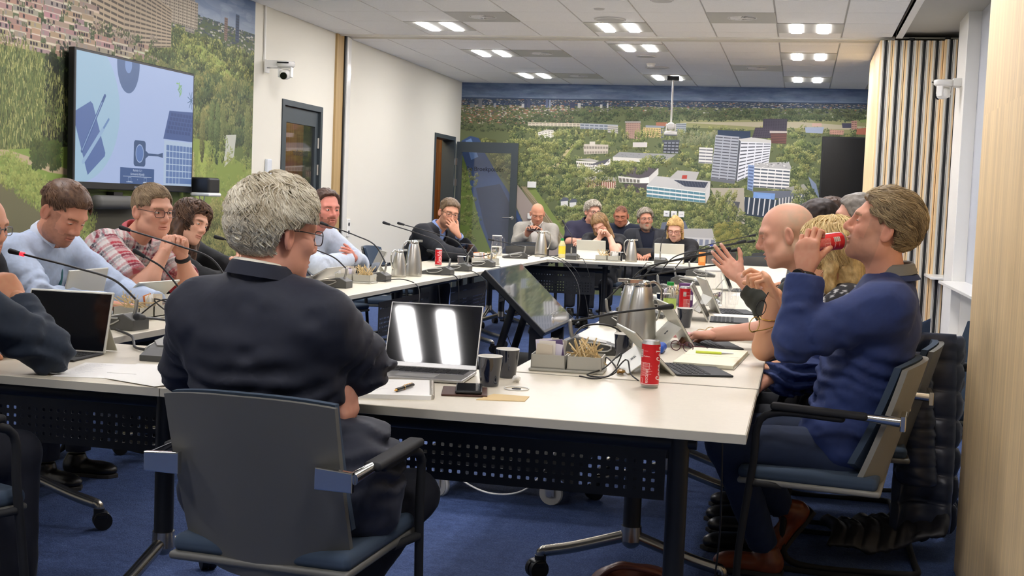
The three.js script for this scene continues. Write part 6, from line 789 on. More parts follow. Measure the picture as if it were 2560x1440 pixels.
  const vW = T.open ?? 0, vTop = N.clone().addScaledVector(fw, 0.05), vLen = T.vLen ?? 0.32;
  const topF = (grow) => (x, y, z) => { let d = tf(x, y, z) - grow; d = smin(d, sl[0](x, y, z) - grow, 0.03); d = smin(d, sl[1](x, y, z) - grow, 0.03); if (d < 0.04 && d > -0.04) d += fold(x, y, z); d = smax(d, -hole(x, y, z), 0.008); d = smax(d, -((x - hemP.x) * up.x + (y - hemP.y) * up.y + (z - hemP.z) * up.z), 0.01); if (vW) { const qx = x - vTop.x, qy = y - vTop.y, qz = z - vTop.z, dn = -(qx * up.x + qy * up.y + qz * up.z), la = Math.abs(qx * lt.x + qy * lt.y + qz * lt.z), fr = qx * fw.x + qy * fw.y + qz * fw.z; if (fr > -0.01) d = smax(d, -Math.max(la - vW * clamp(1 - dn / vLen, 0, 1), dn - vLen, -fr - 0.0), 0.004); } return d; };
  const tb = bounds([H, N, S.l, S.r, arm.l.e, arm.r.e, ...(T.short ? [] : [arm.l.w, arm.r.w])], 0.2 + 0.02 * (s.belly ?? 0)), pat = T.pattern, tone = (c) => (x, y, z) => { const n = 1 + 0.1 * noise3(x * 130, y * 130, z * 130); return [c[0] * n, c[1] * n, c[2] * n]; };
  const frame = { S, arm, H, N, up, fw, lat };
  const tm = part(T.name ?? 'shirt', nets(topF(th), tb[0], tb[1], cell, pat ? pat(frame) : tone(c1)), T.mat ?? cloth(), g); if (T.label) tm.userData.label = T.label;
  if (T.under) part('shirt', nets(((u) => (x, y, z) => smax(tf(x, y, z) - 0.0 + 0.2 * fold(x, y, z), -hole(x, y, z), 0.006))(0), ...bounds([H, N, S.l, S.r], 0.17), 0.014, tone(lin(T.under))), cloth(), g);
  if (T.cuffs) for (const k of ['l', 'r'].filter((k) => s[k])) part('shirt_cuff', (() => { const { e, w, a } = arm[k], d = w.clone().sub(e).normalize(), p = w.clone().lerp(e, (a.cuff ?? 0.06)); return rod(p.clone().addScaledVector(d, -0.01), p.clone().addScaledVector(d, 0.014), 0.0375, 0.0365); })(), M(T.cuffs, 0.8), g);
  if (T.collar) part('collar', collarGeo(N, up, C.clone().sub(N).normalize().lerp(up, 0.3).normalize(), fw.clone().applyAxisAngle(up, rad(T.collarTurn ?? 0)), T.collarR ?? 0.064, T.collarH ?? 0.034, T.collarGap ?? 0.42), M(T.collar, 0.8, { side: THREE.DoubleSide }), g);
  if (T.jcollar) part('jacket_collar', collarGeo(N.clone().addScaledVector(up, -0.012), up, C.clone().sub(N).normalize().lerp(up, 0.4).normalize(), fw, T.jR ?? 0.076, T.jH ?? 0.03, T.jGap ?? 0.7), M(T.jcollar, 0.8, { side: THREE.DoubleSide }), g);
  if (T.lapel) part('lapels', lapelGeo(vTop, up, lt, fw, vW, vLen, tf, th + 0.004), M(T.lapel, 0.8), g);
  // --- legs
  if (s.legs !== false) {
    const K = s.knees ? s.knees.map(L) : [1, -1].map((q) => H.clone().add(V(0, -0.02, 0)).addScaledVector(fwdOf(yaw), 0.42).addScaledVector(lat, q * 0.11)), A = s.feet ? s.feet.map(L) : K.map((k) => V(k.x, 0.09, k.z).addScaledVector(fwdOf(yaw), 0.02)), cut = s.trouserEnd ?? 0.02;
    const q = [1, -1].map((k, i) => { const h0 = H.clone().addScaledVector(lat, k * 0.085).addScaledVector(up, 0.0), d = A[i].clone().sub(K[i]).normalize(), end = A[i].clone().addScaledVector(d, -cut), a = capD(h0, K[i], 0.088 * (s.legR ?? 1), 0.068), b = capD(K[i], A[i], 0.066, 0.052); return (x, y, z) => smax(smin(a(x, y, z), b(x, y, z), 0.03), (x - end.x) * d.x + (y - end.y) * d.y + (z - end.z) * d.z, 0.005); });
    const pf = blend([ellD(H.clone(), V(0.165 * W, 0.115, 0.12), lat, V(0, 1, 0), fwdOf(yaw)), ...q], 0.04), pc = tone(lin(s.trousers ?? 0x1c1f27));
    part('trousers', nets((x, y, z) => { const d = pf(x, y, z); return Math.abs(d) > 0.03 ? d : d + 0.004 * noise3(x * 14, y * 12, z * 14) + 0.0025 * noise3(x * 30, y * 26, z * 30); }, ...bounds([H, ...K, ...A], 0.17), s.legCell ?? 0.016, pc), cloth(), g);
    for (const i of [0, 1]) shoe(g, A[i], s.footDir?.[i] ? vec(s.footDir[i]) : fwdOf(yaw + (i ? -8 : 8)), s.shoeColor ?? 0x15130f, s.footUp?.[i]);
  }
  return { g, S, arm, HM: HMs, O, up, fw, lat, N, H };
}
function bounds(pts, m) { const lo = [9, 9, 9], hi = [-9, -9, -9]; for (const p of pts) for (let i = 0; i < 3; i++) { const c = p.getComponent(i); lo[i] = Math.min(lo[i], c - m); hi[i] = Math.max(hi[i], c + m); } return [lo, hi]; }
function shoe(g, ankle, dir, color, upv) { // ankle centre, pointing dir
  const Z = dir.clone().normalize(), Y0 = upv ? vec(upv).clone().normalize() : V(0, 1, 0), X = Y0.clone().cross(Z).normalize(), Y = Z.clone().cross(X), m = basis(ankle, X, Y, Z), gr = new THREE.Group(); gr.name = 'shoe'; g.add(gr);
  const f = blend([capD(V(0, -0.005, -0.01), V(0, -0.03, -0.02), 0.042, 0.04), ellD(V(0, -0.052, 0.06), V(0.041, 0.034, 0.1)), ellD(V(0, -0.058, 0.125), V(0.042, 0.024, 0.055)), ellD(V(0, -0.05, -0.025), V(0.036, 0.036, 0.04))], 0.03), ff = (x, y, z) => smax(smax(f(x, y, z), -0.078 - y, 0.004), y - 0.012, 0.006), c = lin(color);
  part('upper', nets(ff, [-0.07, -0.1, -0.09], [0.07, 0.06, 0.2], 0.006, (x, y, z) => { const n = 1 + 0.18 * noise3(x * 70, y * 70, z * 40); return c.map((q) => q * n); }).applyMatrix4(m), M(0xffffff, 0.32, { vertexColors: true }), gr);
  const sole = extrude([[-0.03, -0.065], [0.03, -0.065], [0.036, -0.02], [0.034, 0.05], [0.043, 0.11], [0.036, 0.16], [0, 0.185], [-0.036, 0.16], [-0.043, 0.11], [-0.034, 0.05], [-0.036, -0.02]], 0.012, 0.002).rotateX(PI / 2).translate(0, -0.075, 0), heel = rbox(0.06, 0.012, 0.06, 0.004, 0, -0.089, -0.033);
  part('sole', [sole.applyMatrix4(m)], M(0x2a2724, 0.7), gr);
}
function collarGeo(N, up, ax, fw, R, h, gap) {
  const A = ax.clone(), F = fw.clone().addScaledVector(A, -fw.dot(A)).normalize(), Lt = A.clone().cross(F).normalize(), P = [], I = [], n = 40, rows = 5, c = N.clone().addScaledVector(up, 0.027);
  for (let i = 0; i <= n; i++) { const a = gap + (2 * PI - 2 * gap) * i / n, e = F.clone().multiplyScalar(Math.cos(a)).addScaledVector(Lt, Math.sin(a)), front = Math.pow(Math.max(0, Math.cos(a)), 2), prof = [[R + 0.002, -0.02], [R - 0.002, h * 0.85], [R + 0.003, h], [R + 0.008, h * 0.85], [R + 0.017 + 0.014 * front, h * 0.22 - 0.06 * front]]; for (const [r, y] of prof) { const p = c.clone().addScaledVector(e, r).addScaledVector(A, y - 0.012 * front); P.push(p.x, p.y, p.z); } }
  for (let i = 0; i < n; i++) for (let k = 0; k < rows - 1; k++) { const a = i * rows + k, b = a + rows; I.push(a, b, b + 1, a, b + 1, a + 1); }
  const g = new THREE.BufferGeometry(); g.setAttribute('position', new THREE.Float32BufferAttribute(P, 3)); g.setIndex(I); g.computeVertexNormals(); return g;
}
function lapelGeo(top, up, lt, fw, vW, vLen, tf, th) { // two notched flaps that lie on the chest surface
  const out = []; for (const s of [-1, 1]) { const P = [], I = [], n = 10; for (let i = 0; i <= n; i++) { const v = i / n, dn = v * vLen * 0.98 - 0.03, e0 = vW * (1 - v) + 0.002, wdt = (v < 0.25 ? 0.035 + v * 0.1 : 0.065 * (1 - (v - 0.25) / 0.8)); for (let j = 0; j <= 3; j++) { const la = s * (e0 + wdt * j / 3), b = top.clone().addScaledVector(up, -dn).addScaledVector(lt, la).addScaledVector(fw, 0.25); let t = 0; for (let k = 0; k < 30; k++) { const p = b.clone().addScaledVector(fw, -t), d = tf(p.x, p.y, p.z) - th - (j === 0 || j === 3 ? 0 : 0.004); if (d < 0.0015) break; t += Math.max(d * 0.8, 0.001); } const p = b.addScaledVector(fw, -t); P.push(p.x, p.y, p.z); } } for (let i = 0; i < n; i++) for (let j = 0; j < 3; j++) { const a = i * 4 + j, b = a + 4; s > 0 ? I.push(a, b, b + 1, a, b + 1, a + 1) : I.push(a, b + 1, b, a, a + 1, b + 1); } const g = new THREE.BufferGeometry(); g.setAttribute('position', new THREE.Float32BufferAttribute(P, 3)); g.setIndex(I); g.computeVertexNormals(); out.push(g); } return merge(out);
}
// ---------- people ----------
const tartan = (fr) => {
  const wh = lin(0xd9d3cf), rd = lin(0xb02f3f), nv = lin(0x23253a), gy = lin(0x8f8d92), pk = lin(0xd98b90);
  return (x, y, z) => {
    let u, v, best = 1; const p = V(x, y, z); u = p.clone().sub(fr.H).dot(fr.up); v = p.clone().sub(fr.H).dot(fr.lat) + p.clone().sub(fr.H).dot(fr.fw) * 0.9;
    for (const k of ['l', 'r']) { const a = fr.S[k], b = fr.arm[k].e, d = b.clone().sub(a), l = d.length(); d.normalize(); const q = p.clone().sub(a), t = q.dot(d); if (t > 0.03) { const o = q.addScaledVector(d, -t); if (o.length() < 0.095) { u = t; v = Math.atan2(o.dot(fr.fw), o.dot(fr.up)) * 0.062; } } }
    const band = (w) => { const m = ((w / 0.088) % 1 + 1) % 1; return m < 0.2 ? 1 : m < 0.3 ? 0 : m < 0.5 ? 2 : m < 0.56 ? 0 : m < 0.66 ? 3 : m < 0.72 ? 4 : 0; }, C = [wh, rd, nv, gy, pk], n = 0.94 + 0.1 * noise3(x * 120, y * 120, z * 120); return mix3(C[band(u)], C[band(v + 0.02)], 0.5).map((q) => q * n);
  };
};
const F = 0.0056, FH = 0.0055; // coarser cells for far people
const fist = [0.95, 0.95, 0.95, 0.95], relaxed = [0.25, 0.3, 0.34, 0.4];
// grey-haired man seen from behind
person({ label: 'grey wavy haired man in dark navy suit seen from behind, arms folded', hip: [-1.26, 0.5, -2.86], neck: [-1.275, 1.06, -2.76], head: [-1.252, 1.19, -2.8], yaw: 176, look: [146, 5, 0], sh: 0.162, shDrop: 0.075, width: 1.14, depth: 1.05, cell: 0.0085, hcell: 0.0034, skin: 0xdca189,
  face: { w: 1.02, brow: 0xb0a694, neckR: 0.06 }, glasses: { color: 0x1c1a1a, th: 0.0014 }, hs: 1.03,
  hair: [{ t: 0.014, top: 0.007, rough: 0.006, color: 0x9c8d6c, color2: 0xcabd9c, back: -0.1, seed: 3, freq: 40, cell: 0.0042, w: 1.02 }, locks({ n: 4600, seed: 9, t: 0.0165, top: 0.007, bump: 0.007, color: 0xa8987a, color2: 0xf4ecd6, r: 0.0014, steps: 12, step: 0.0085, wave: 1.15, w: 1.02, crown: V(0.015, 0.115, -0.03), nape: -0.1, lift: 0.005, up: 0.35, clump: 0.85 })],
  r: { e: [-1.06, 0.87, -2.9], w: [-1.24, 0.88, -3.02], hand: false }, l: { e: [-1.535, 0.83, -2.9], w: [-1.075, 0.83, -2.835], f: [0.16, -1, 0.02], p: [-1, -0.15, -0.2], pose: { curl: [0.1, 0.12, 0.14, 0.16], spread: 0.03, thumb: [0.3, 0.2, 0.1] }, cuff: 0.02 },
  bulk: [(L) => ellD(L([-1.04, 0.56, -2.86]), V(0.1, 0.17, 0.13)), (L) => ellD(L([-1.42, 0.56, -2.86]), V(0.08, 0.14, 0.12))], top: { name: 'suit_jacket', color: 0x1d2130, t: 0.012, fold: 0.012, hem: 0.14, arm: 1.14, mat: cloth(0.7, 0.4), hole: 0.058, collar: 0xe2dccb, collarR: 0.061, collarH: 0.036, collarGap: 0.6, jcollar: 0x1d2130, jR: 0.069, jH: 0.044 },
  knees: [[-1.38, 0.5, -3.26], [-0.98, 0.49, -3.12]], feet: [[-1.3, 0.09, -3.1], [-1.17, 0.11, -2.86]], trousers: 0x14161f, shoeColor: 0x3a1c16 });
// navy sweater at the table edge
person({ label: 'person in navy sweater leaning an elbow on the table, hand at the face', hip: [-2.42, 0.5, -2.72], neck: [-2.46, 1.03, -2.95], head: [-2.45, 1.16, -3.05], yaw: 176, look: [165, 15, 0], width: 1.05, cell: 0.0095, skin: 0xcf9674,
  r: { e: [-2.1, 0.805, -3.13], w: [-2.245, 0.945, -3.18], f: [-0.62, 0.72, -0.05], p: [-0.5, -0.6, -0.4], pose: { curl: [0.5, 0.55, 0.6, 0.6], thumb: [0.5, 0.4, 0.3] }, cuff: 0.1, bare: 1 }, l: { e: [-2.75, 0.82, -3.1], w: [-2.5, 0.8, -3.3], pose: { curl: relaxed } }, glasses: { color: 0xc9c9c9 },
  face: { brow: 0x4a3a2c }, hair: { color: 0x4a3b2e, color2: 0x6b5845 }, top: { name: 'sweater', color: 0x1f2937, t: 0.008, fold: 0.008, hem: 0.06, arm: 1.12 }, trousers: 0x20222b, knees: [[-2.55, 0.5, -3.15], [-2.2, 0.5, -3.12]] });
// bald man at the frame edge
person({ label: 'bald man with glasses and dark goatee in black jacket beside the pale blue shirt', hip: [-3.5, 0.5, -4.08], neck: [-3.15, 1.0, -4.1], head: [-3.03, 1.12, -4.08], yaw: 90, look: [80, 8, 0], cell: 0.012, skin: 0xd8a184, face: { beard: 0x3a2e28, beardK: 0.6, fuzz: 0x4a3b32 }, glasses: { color: 0x6b7075 }, top: { name: 'jacket', color: 0x14161c, t: 0.012, hem: 0.08 }, r: { e: [-3.1, 0.83, -3.86], w: [-2.9, 0.79, -3.98], pose: { curl: relaxed } }, l: { e: [-3.1, 0.83, -4.3], w: [-2.92, 0.79, -4.12], pose: { curl: relaxed } } });
// pale blue shirt
const blue = person({ label: 'man in pale blue shirt with lanyard and short brown hair, looking down', hip: [-3.52, 0.5, -4.72], neck: [-3.2, 1.035, -4.73], head: [-3.085, 1.165, -4.69], yaw: 88, look: [76, 30, -4], sh: 0.19, width: 1.12, depth: 1.08, belly: 0.5, cell: 0.0095, hcell: 0.0033, skin: 0xd79b80, eyes: 'down', hs: 1.06,
  face: { stubble: 0.55, stubbleCol: 0x7d5a44, brow: 0x6a4a34, jaw: 1.05, nose: 1.05 }, hair: [{ t: 0.006, top: 0.014, rough: 0.002, color: 0x4a3224, color2: 0x75563e, back: -0.06, seed: 5 }, locks({ n: 2200, seed: 19, t: 0.013, color: 0x4a3224, color2: 0x86644a, r: 0.0011, steps: 4, step: 0.006, wave: 0.2, crown: V(0, 0.08, -0.1), keep: (p) => p.y > 0.05, brow: 0.082, lift: 0.001, up: 0.45 }), locks({ n: 1400, seed: 20, t: 0.0055, color: 0x4a3224, color2: 0x7a5a42, r: 0.0009, steps: 4, step: 0.005, wave: 0.2, keep: (p) => p.y < 0.07 && p.z < 0.03, nape: -0.06, lift: 0.0005, up: 0.02 })],
  r: { e: [-3.02, 0.815, -4.43], w: [-2.8, 0.79, -4.62], pose: { curl: [0.4, 0.4, 0.4, 0.45] }, p: [0, -1, 0] }, l: { e: [-2.98, 0.81, -4.99], w: [-2.72, 0.785, -4.85], pose: { curl: [0.4, 0.4, 0.4, 0.45] } },
  top: { color: 0xb6c5dd, t: 0.009, fold: 0.011, hem: 0.04, arm: 1.16, collar: 0xd2dcec, collarR: 0.068, collarH: 0.042, collarGap: 0.5 }, trousers: 0x272b38 });
{ const { g, N, up, fw, lat } = blue, a = N.clone().addScaledVector(up, -0.03), pts = (s) => [a.clone().addScaledVector(lat, s * 0.07).addScaledVector(fw, 0.02), a.clone().addScaledVector(lat, s * 0.06).addScaledVector(fw, 0.105).addScaledVector(up, -0.06), a.clone().addScaledVector(lat, s * 0.035).addScaledVector(fw, 0.155).addScaledVector(up, -0.16), a.clone().addScaledVector(lat, s * 0.012).addScaledVector(fw, 0.175).addScaledVector(up, -0.27)]; part('lanyard', [1, -1].map((s) => { const q = tube(pts(s), 0.007, 16, 6); return q; }), M(0x1d5f63, 0.6), g); }
// plaid shirt
const plaid = person({ label: 'man with glasses in red and navy plaid shirt, chin on clasped hands', hip: [-3.6, 0.5, -5.55], neck: [-3.235, 1.035, -5.52], head: [-3.1, 1.175, -5.46], yaw: 84, look: [66, 4, 0], sh: 0.195, width: 1.16, depth: 1.12, belly: 0.8, cell: 0.0075, hcell: 0.0033, skin: 0xdaa68c, hs: 1.05, gaze: 0.3,
  face: { chubby: 1, jaw: 1.08, brow: 0x8a7058, nose: 1.05 }, glasses: { color: 0x3c2422 }, hair: [{ t: 0.006, top: 0.006, rough: 0.002, color: 0x6e5942, color2: 0x94805f, back: -0.06, seed: 7 }, locks({ n: 2600, seed: 23, t: 0.0065, top: 0.007, color: 0x6b5640, color2: 0xa38c6c, r: 0.0011, steps: 6, step: 0.006, wave: 0.2, crown: V(0, 0.1, -0.09), brow: 0.082, nape: -0.06, lift: 0.001, up: 0.15 })],
  r: { e: [-2.97, 0.805, -5.15], w: [-2.93, 0.985, -5.27], f: [0.02, 0.72, -0.42], p: [0.25, 0.35, -1], pose: { curl: [0.62, 0.64, 0.66, 0.68], thumb: [0.35, 0.5, 0.3] }, bare: 2, thick: 1.15 }, l: { e: [-2.9, 0.805, -5.48], w: [-2.9, 0.98, -5.385], f: [0.06, 0.75, 0.35], p: [0.2, 0.2, 1], pose: { curl: [0.7, 0.7, 0.72, 0.75], thumb: [0.35, 0.5, 0.3] }, bare: 2, thick: 1.1 },
  top: { color: 0xd9d3cf, pattern: tartan, t: 0.01, fold: 0.007, hem: 0.04, short: 0.78, arm: 1.28, collar: 0xb9565e, collarR: 0.068, collarGap: 0.5 }, trousers: 0x23252e });
part('wristwatch', [new THREE.TorusGeometry(0.031, 0.008, 8, 26).scale(1, 1, 1.4).applyQuaternion(new THREE.Quaternion().setFromUnitVectors(V(0, 0, 1), plaid.arm.l.w.clone().sub(plaid.arm.l.e).normalize())).translate(...plaid.arm.l.w.clone().lerp(plaid.arm.l.e, 0.14).toArray())], mBlackMatte, plaid.g);
// curly haired woman
person({ label: 'woman with long dark curly hair in black top resting her tilted head', hip: [-3.66, 0.48, -6.32], neck: [-3.4, 0.985, -6.27], head: [-3.3, 1.1, -6.23], yaw: 88, look: [76, 6, -18], sh: 0.16, width: 0.92, cell: 0.012, hcell: 0.0042, skin: 0xe0b096, hs: 0.96, face: { jaw: 0.92, nose: 0.9, brow: 0x4a3325, lips: 0xb8655c },
  hair: [{ line: 'full', t: 0.022, top: 0.008, rough: 0.009, color: 0x3a2820, color2: 0x6a4c38, back: -0.13, freq: 60, seed: 11, box: [[-0.13, -0.26, -0.16], [0.13, 0.15, 0.1]], extra: [capD(V(-0.075, -0.02, -0.02), V(-0.09, -0.2, 0.0), 0.04, 0.03), capD(V(0.075, -0.02, -0.02), V(0.09, -0.2, 0.0), 0.04, 0.03), capD(V(0, 0, -0.08), V(0, -0.17, -0.07), 0.07, 0.06)] }, locks({ n: 1500, seed: 29, t: 0.022, top: 0.008, color: 0x35241c, color2: 0x785a44, r: 0.0019, steps: 11, step: 0.01, wave: 1.5, crown: V(0, 0.12, -0.01), ear: false, nape: -0.12, lift: 0.006, drop: 1.4, up: 0.4 })],
  r: { e: [-3.12, 0.81, -6.05], w: [-2.98, 0.79, -6.2], pose: { curl: relaxed } }, l: { e: [-3.1, 0.81, -6.5], w: [-3.05, 0.9, -6.38], pose: { curl: fist } }, top: { color: 0x15161a, t: 0.008, hem: 0.05 } });
// bearded man, folded arms
person({ label: 'man with brown beard and receding hair in pale shirt, arms folded', hip: [-3.58, 0.5, -7.92], neck: [-3.29, 1.04, -7.93], head: [-3.16, 1.19, -7.87], yaw: 72, look: [52, 2, 0], sh: 0.195, width: 1.12, depth: 1.1, belly: 0.6, cell: 0.011, hcell: 0.0042, skin: 0xd88f7e, hs: 1.05, face: { beard: 0x6e4630, brow: 0x5a3a2a, chubby: 0.4 }, hair: { line: 'receding', t: 0.016, top: 0.006, rough: 0.005, color: 0x35231b, color2: 0x5a4030, back: -0.07 },
  r: { e: [-3.1, 0.82, -7.62], w: [-2.96, 0.855, -7.85], hand: false }, l: { e: [-3.0, 0.815, -8.12], w: [-2.965, 0.87, -7.9], f: [0.1, 0.25, 0.9], p: [-1, 0, 0.1], pose: { curl: [0.3, 0.3, 0.32, 0.35] }, cuff: 0.12, bare: 1 }, top: { color: 0xc3ccda, t: 0.01, fold: 0.009, hem: 0.04, arm: 1.2, collar: 0xdbe2ec, collarH: 0.042, collarGap: 0.55 } });
// dark suit, hand at mouth
person({ label: 'man with glasses in dark suit and blue shirt, hand over his mouth', hip: [-3.6, 0.5, -10.78], neck: [-3.23, 1.02, -10.76], head: [-3.11, 1.165, -10.71], yaw: 74, look: [36, 6, -9], sh: 0.2, width: 1.16, depth: 1.1, cell: 0.012, hcell: 0.0048, skin: 0xd9a183, hs: 1.04, face: { brow: 0x5a4432, stubble: 0.6, stubbleCol: 0x6a5444 }, glasses: { color: 0x5a4a3a }, hair: { t: 0.012, top: 0.01, rough: 0.004, color: 0x57432f, color2: 0x7d664b },
  r: { e: [-3.04, 0.82, -10.38], w: [-2.84, 0.79, -10.56], pose: { curl: relaxed }, cuff: 0.08 }, l: { e: [-2.94, 0.81, -10.84], w: [-3.0, 1.0, -10.6], f: [-0.5, 0.78, 0.16], p: [-0.62, 0.1, -0.78], pose: { curl: [0.3, 0.32, 0.36, 0.42], spread: 0.1, thumb: [0.7, 0.3, 0.2] }, cuff: 0.2 }, top: { name: 'suit_jacket', color: 0x191b22, t: 0.014, fold: 0.007, hem: 0.1, arm: 1.15, open: 0.07, vLen: 0.34, under: 0x7f97cf, collar: 0x8ba2d6, collarGap: 0.5, cuffs: 0x8ba2d6, lapel: 0x1d1f27 } });
// far side
person({ label: 'bald man in light grey blazer reading the phone in his hands', hip: [-3.05, 0.5, -14.15], neck: [-3.01, 1.03, -14.06], head: [-2.99, 1.165, -13.99], yaw: 4, look: [16, 24, 0], cell: 0.013, hcell: FH, handCell: 0.0044, skin: 0xcf9678, eyes: 'down', face: { brow: 0x8a7664, nose: 1.1, stubble: 0.25, fuzz: 0x8f8474 },
  r: { e: [-3.22, 0.82, -13.95], w: [-3.06, 0.93, -13.8], f: [0.25, 0.75, 0.2], p: [0.7, 0, 0.7], pose: { curl: [0.55, 0.55, 0.55, 0.55] }, cuff: 0.1 }, l: { e: [-2.79, 0.82, -13.95], w: [-2.89, 0.93, -13.8], f: [-0.25, 0.75, 0.2], p: [-0.7, 0, 0.7], pose: { curl: [0.55, 0.55, 0.55, 0.55] }, cuff: 0.1 }, top: { name: 'blazer', color: 0xa09c92, t: 0.013, hem: 0.1, open: 0.065, vLen: 0.36, under: 0xe6e1d8, collar: 0xe6e1d8, lapel: 0xa8a49a } });
{ const ph = thing('smartphone', 'dark phone held sideways by the bald man in grey blazer', 'phone', [-2.97, 1.0, -13.74], 0.1); ph.rotation.x = -0.7; part('body', rbox(0.155, 0.078, 0.009, 0.004), M(0x2a1712, 0.4), ph); part('screen', box(0.145, 0.07, 0.001, 0, 0, -0.005), mBlackGloss, ph); }
person({ label: 'grey curly haired man in purple shirt half hidden behind the brown haired woman', hip: [-2.5, 0.5, -14.3], neck: [-2.44, 1.07, -14.28], head: [-2.375, 1.21, -14.22], yaw: 10, look: [34, 2, 0], cell: 0.014, hcell: FH, handCell: 0.0046, skin: 0xd8a48c, glasses: { color: 0x555555 }, face: { brow: 0x9a9080 }, hair: [{ t: 0.02, top: 0.012, rough: 0.008, color: 0x8b8272, color2: 0xb9b0a0, cell: F }, locks({ n: 500, seed: 31, t: 0.02, top: 0.012, color: 0x8b8272, color2: 0xc4bbaa, r: 0.0022, wave: 1.0, lift: 0.005 })], r: { e: [-2.62, 0.85, -14.1], w: [-2.42, 0.88, -13.98], pose: { curl: relaxed }, bare: 2 }, l: { e: [-2.26, 0.85, -14.1], w: [-2.4, 0.86, -14.02], pose: { curl: relaxed }, bare: 1 }, top: { color: 0x2b2a3f, short: 0.8, t: 0.01, collar: 0x2f2e45 } });
person({ label: 'brown haired woman in black bowing her head onto clasped hands', hip: [-2.08, 0.48, -13.22], neck: [-2.05, 0.965, -13.1], head: [-2.085, 1.08, -13.02], yaw: 0, look: [-4, 26, 20], sh: 0.165, width: 0.94, cell: 0.012, hcell: 0.005, handCell: 0.0042, skin: 0xe3b39b, eyes: 'down', hs: 0.98, face: { jaw: 0.92, nose: 0.9, brow: 0x6a4c36 },
  hair: [{ line: 'full', t: 0.014, top: 0.008, rough: 0.004, color: 0x6e5236, color2: 0xa68458, back: -0.1, cell: F, freq: 60, box: [[-0.13, -0.24, -0.16], [0.13, 0.15, 0.12]], extra: [capD(V(-0.075, 0.0, 0.0), V(-0.085, -0.17, 0.03), 0.026, 0.026), capD(V(0.075, 0.0, 0.0), V(0.085, -0.17, 0.03), 0.026, 0.026), capD(V(0, 0, -0.08), V(0, -0.16, -0.07), 0.065, 0.055)] }, locks({ n: 900, seed: 37, t: 0.0145, top: 0.008, color: 0x6e5236, color2: 0xb08c5c, r: 0.0018, steps: 11, step: 0.012, wave: 0.15, crown: V(0.01, 0.125, 0.03), ear: false, drop: 1.2, lift: 0.002, nape: -0.1 })],
  r: { e: [-2.22, 0.8, -12.78], w: [-2.075, 0.935, -12.86], f: [0.25, 0.75, -0.1], p: [0.9, 0, 0.3], pose: { curl: [0.65, 0.65, 0.65, 0.65] }, bare: 2 }, l: { e: [-1.87, 0.8, -12.76], w: [-1.955, 0.965, -12.86], f: [-0.5, 0.6, 0.05], p: [-0.8, -0.3, 0.4], pose: { curl: [0.5, 0.55, 0.6, 0.65] }, bare: 2 }, top: { color: 0x17181c, short: 0.5, t: 0.008 } });
person({ label: 'man with close-cropped dark hair in navy pullover and white collar', hip: [-2.1, 0.5, -14.85], neck: [-2.09, 1.05, -14.78], head: [-2.11, 1.175, -14.7], yaw: 4, look: [2, 14, 0], cell: 0.015, hcell: FH, skin: 0xb57a5e, width: 1.1, hs: 1.04, eyes: 'down', face: { chubby: 1, jaw: 1.06, brow: 0x2f241e, fuzz: 0x2a201b, fuzzK: 1.1, fuzzTop: true }, top: { name: 'pullover', color: 0x161d30, t: 0.011, collar: 0xe8e6e0, collarGap: 0.35 } });
person({ label: 'elderly man with grey hair and beard in dark blazer over navy shirt', hip: [-1.66, 0.5, -14.1], neck: [-1.71, 1.01, -14.06], head: [-1.725, 1.15, -13.99], yaw: 8, look: [18, -4, 4], cell: 0.013, hcell: FH, handCell: 0.0046, skin: 0xc08a70, glasses: { color: 0x8a8078, th: 0.001 }, face: { beard: 0xa39886, brow: 0x8f8474, nose: 1.1 }, hair: [{ line: 'short', t: 0.014, top: 0.012, rough: 0.006, color: 0x6e6558, color2: 0xa59b8a, back: -0.1, cell: F }, locks({ n: 500, seed: 41, t: 0.0145, top: 0.012, color: 0x6e6558, color2: 0xb5ab9a, r: 0.0022, wave: 0.5, lift: 0.004, crown: V(0, 0.11, 0.05) })], r: { e: [-1.9, 0.8, -13.95], w: [-1.78, 0.76, -13.72], pose: { curl: relaxed } }, l: { e: [-1.52, 0.8, -13.92], w: [-1.62, 0.76, -13.7], pose: { curl: relaxed } }, top: { name: 'blazer', color: 0x23252b, t: 0.014, open: 0.09, vLen: 0.5, under: 0x141a2e, collar: 0x171d33, lapel: 0x2a2c33, hem: 0.1 } });
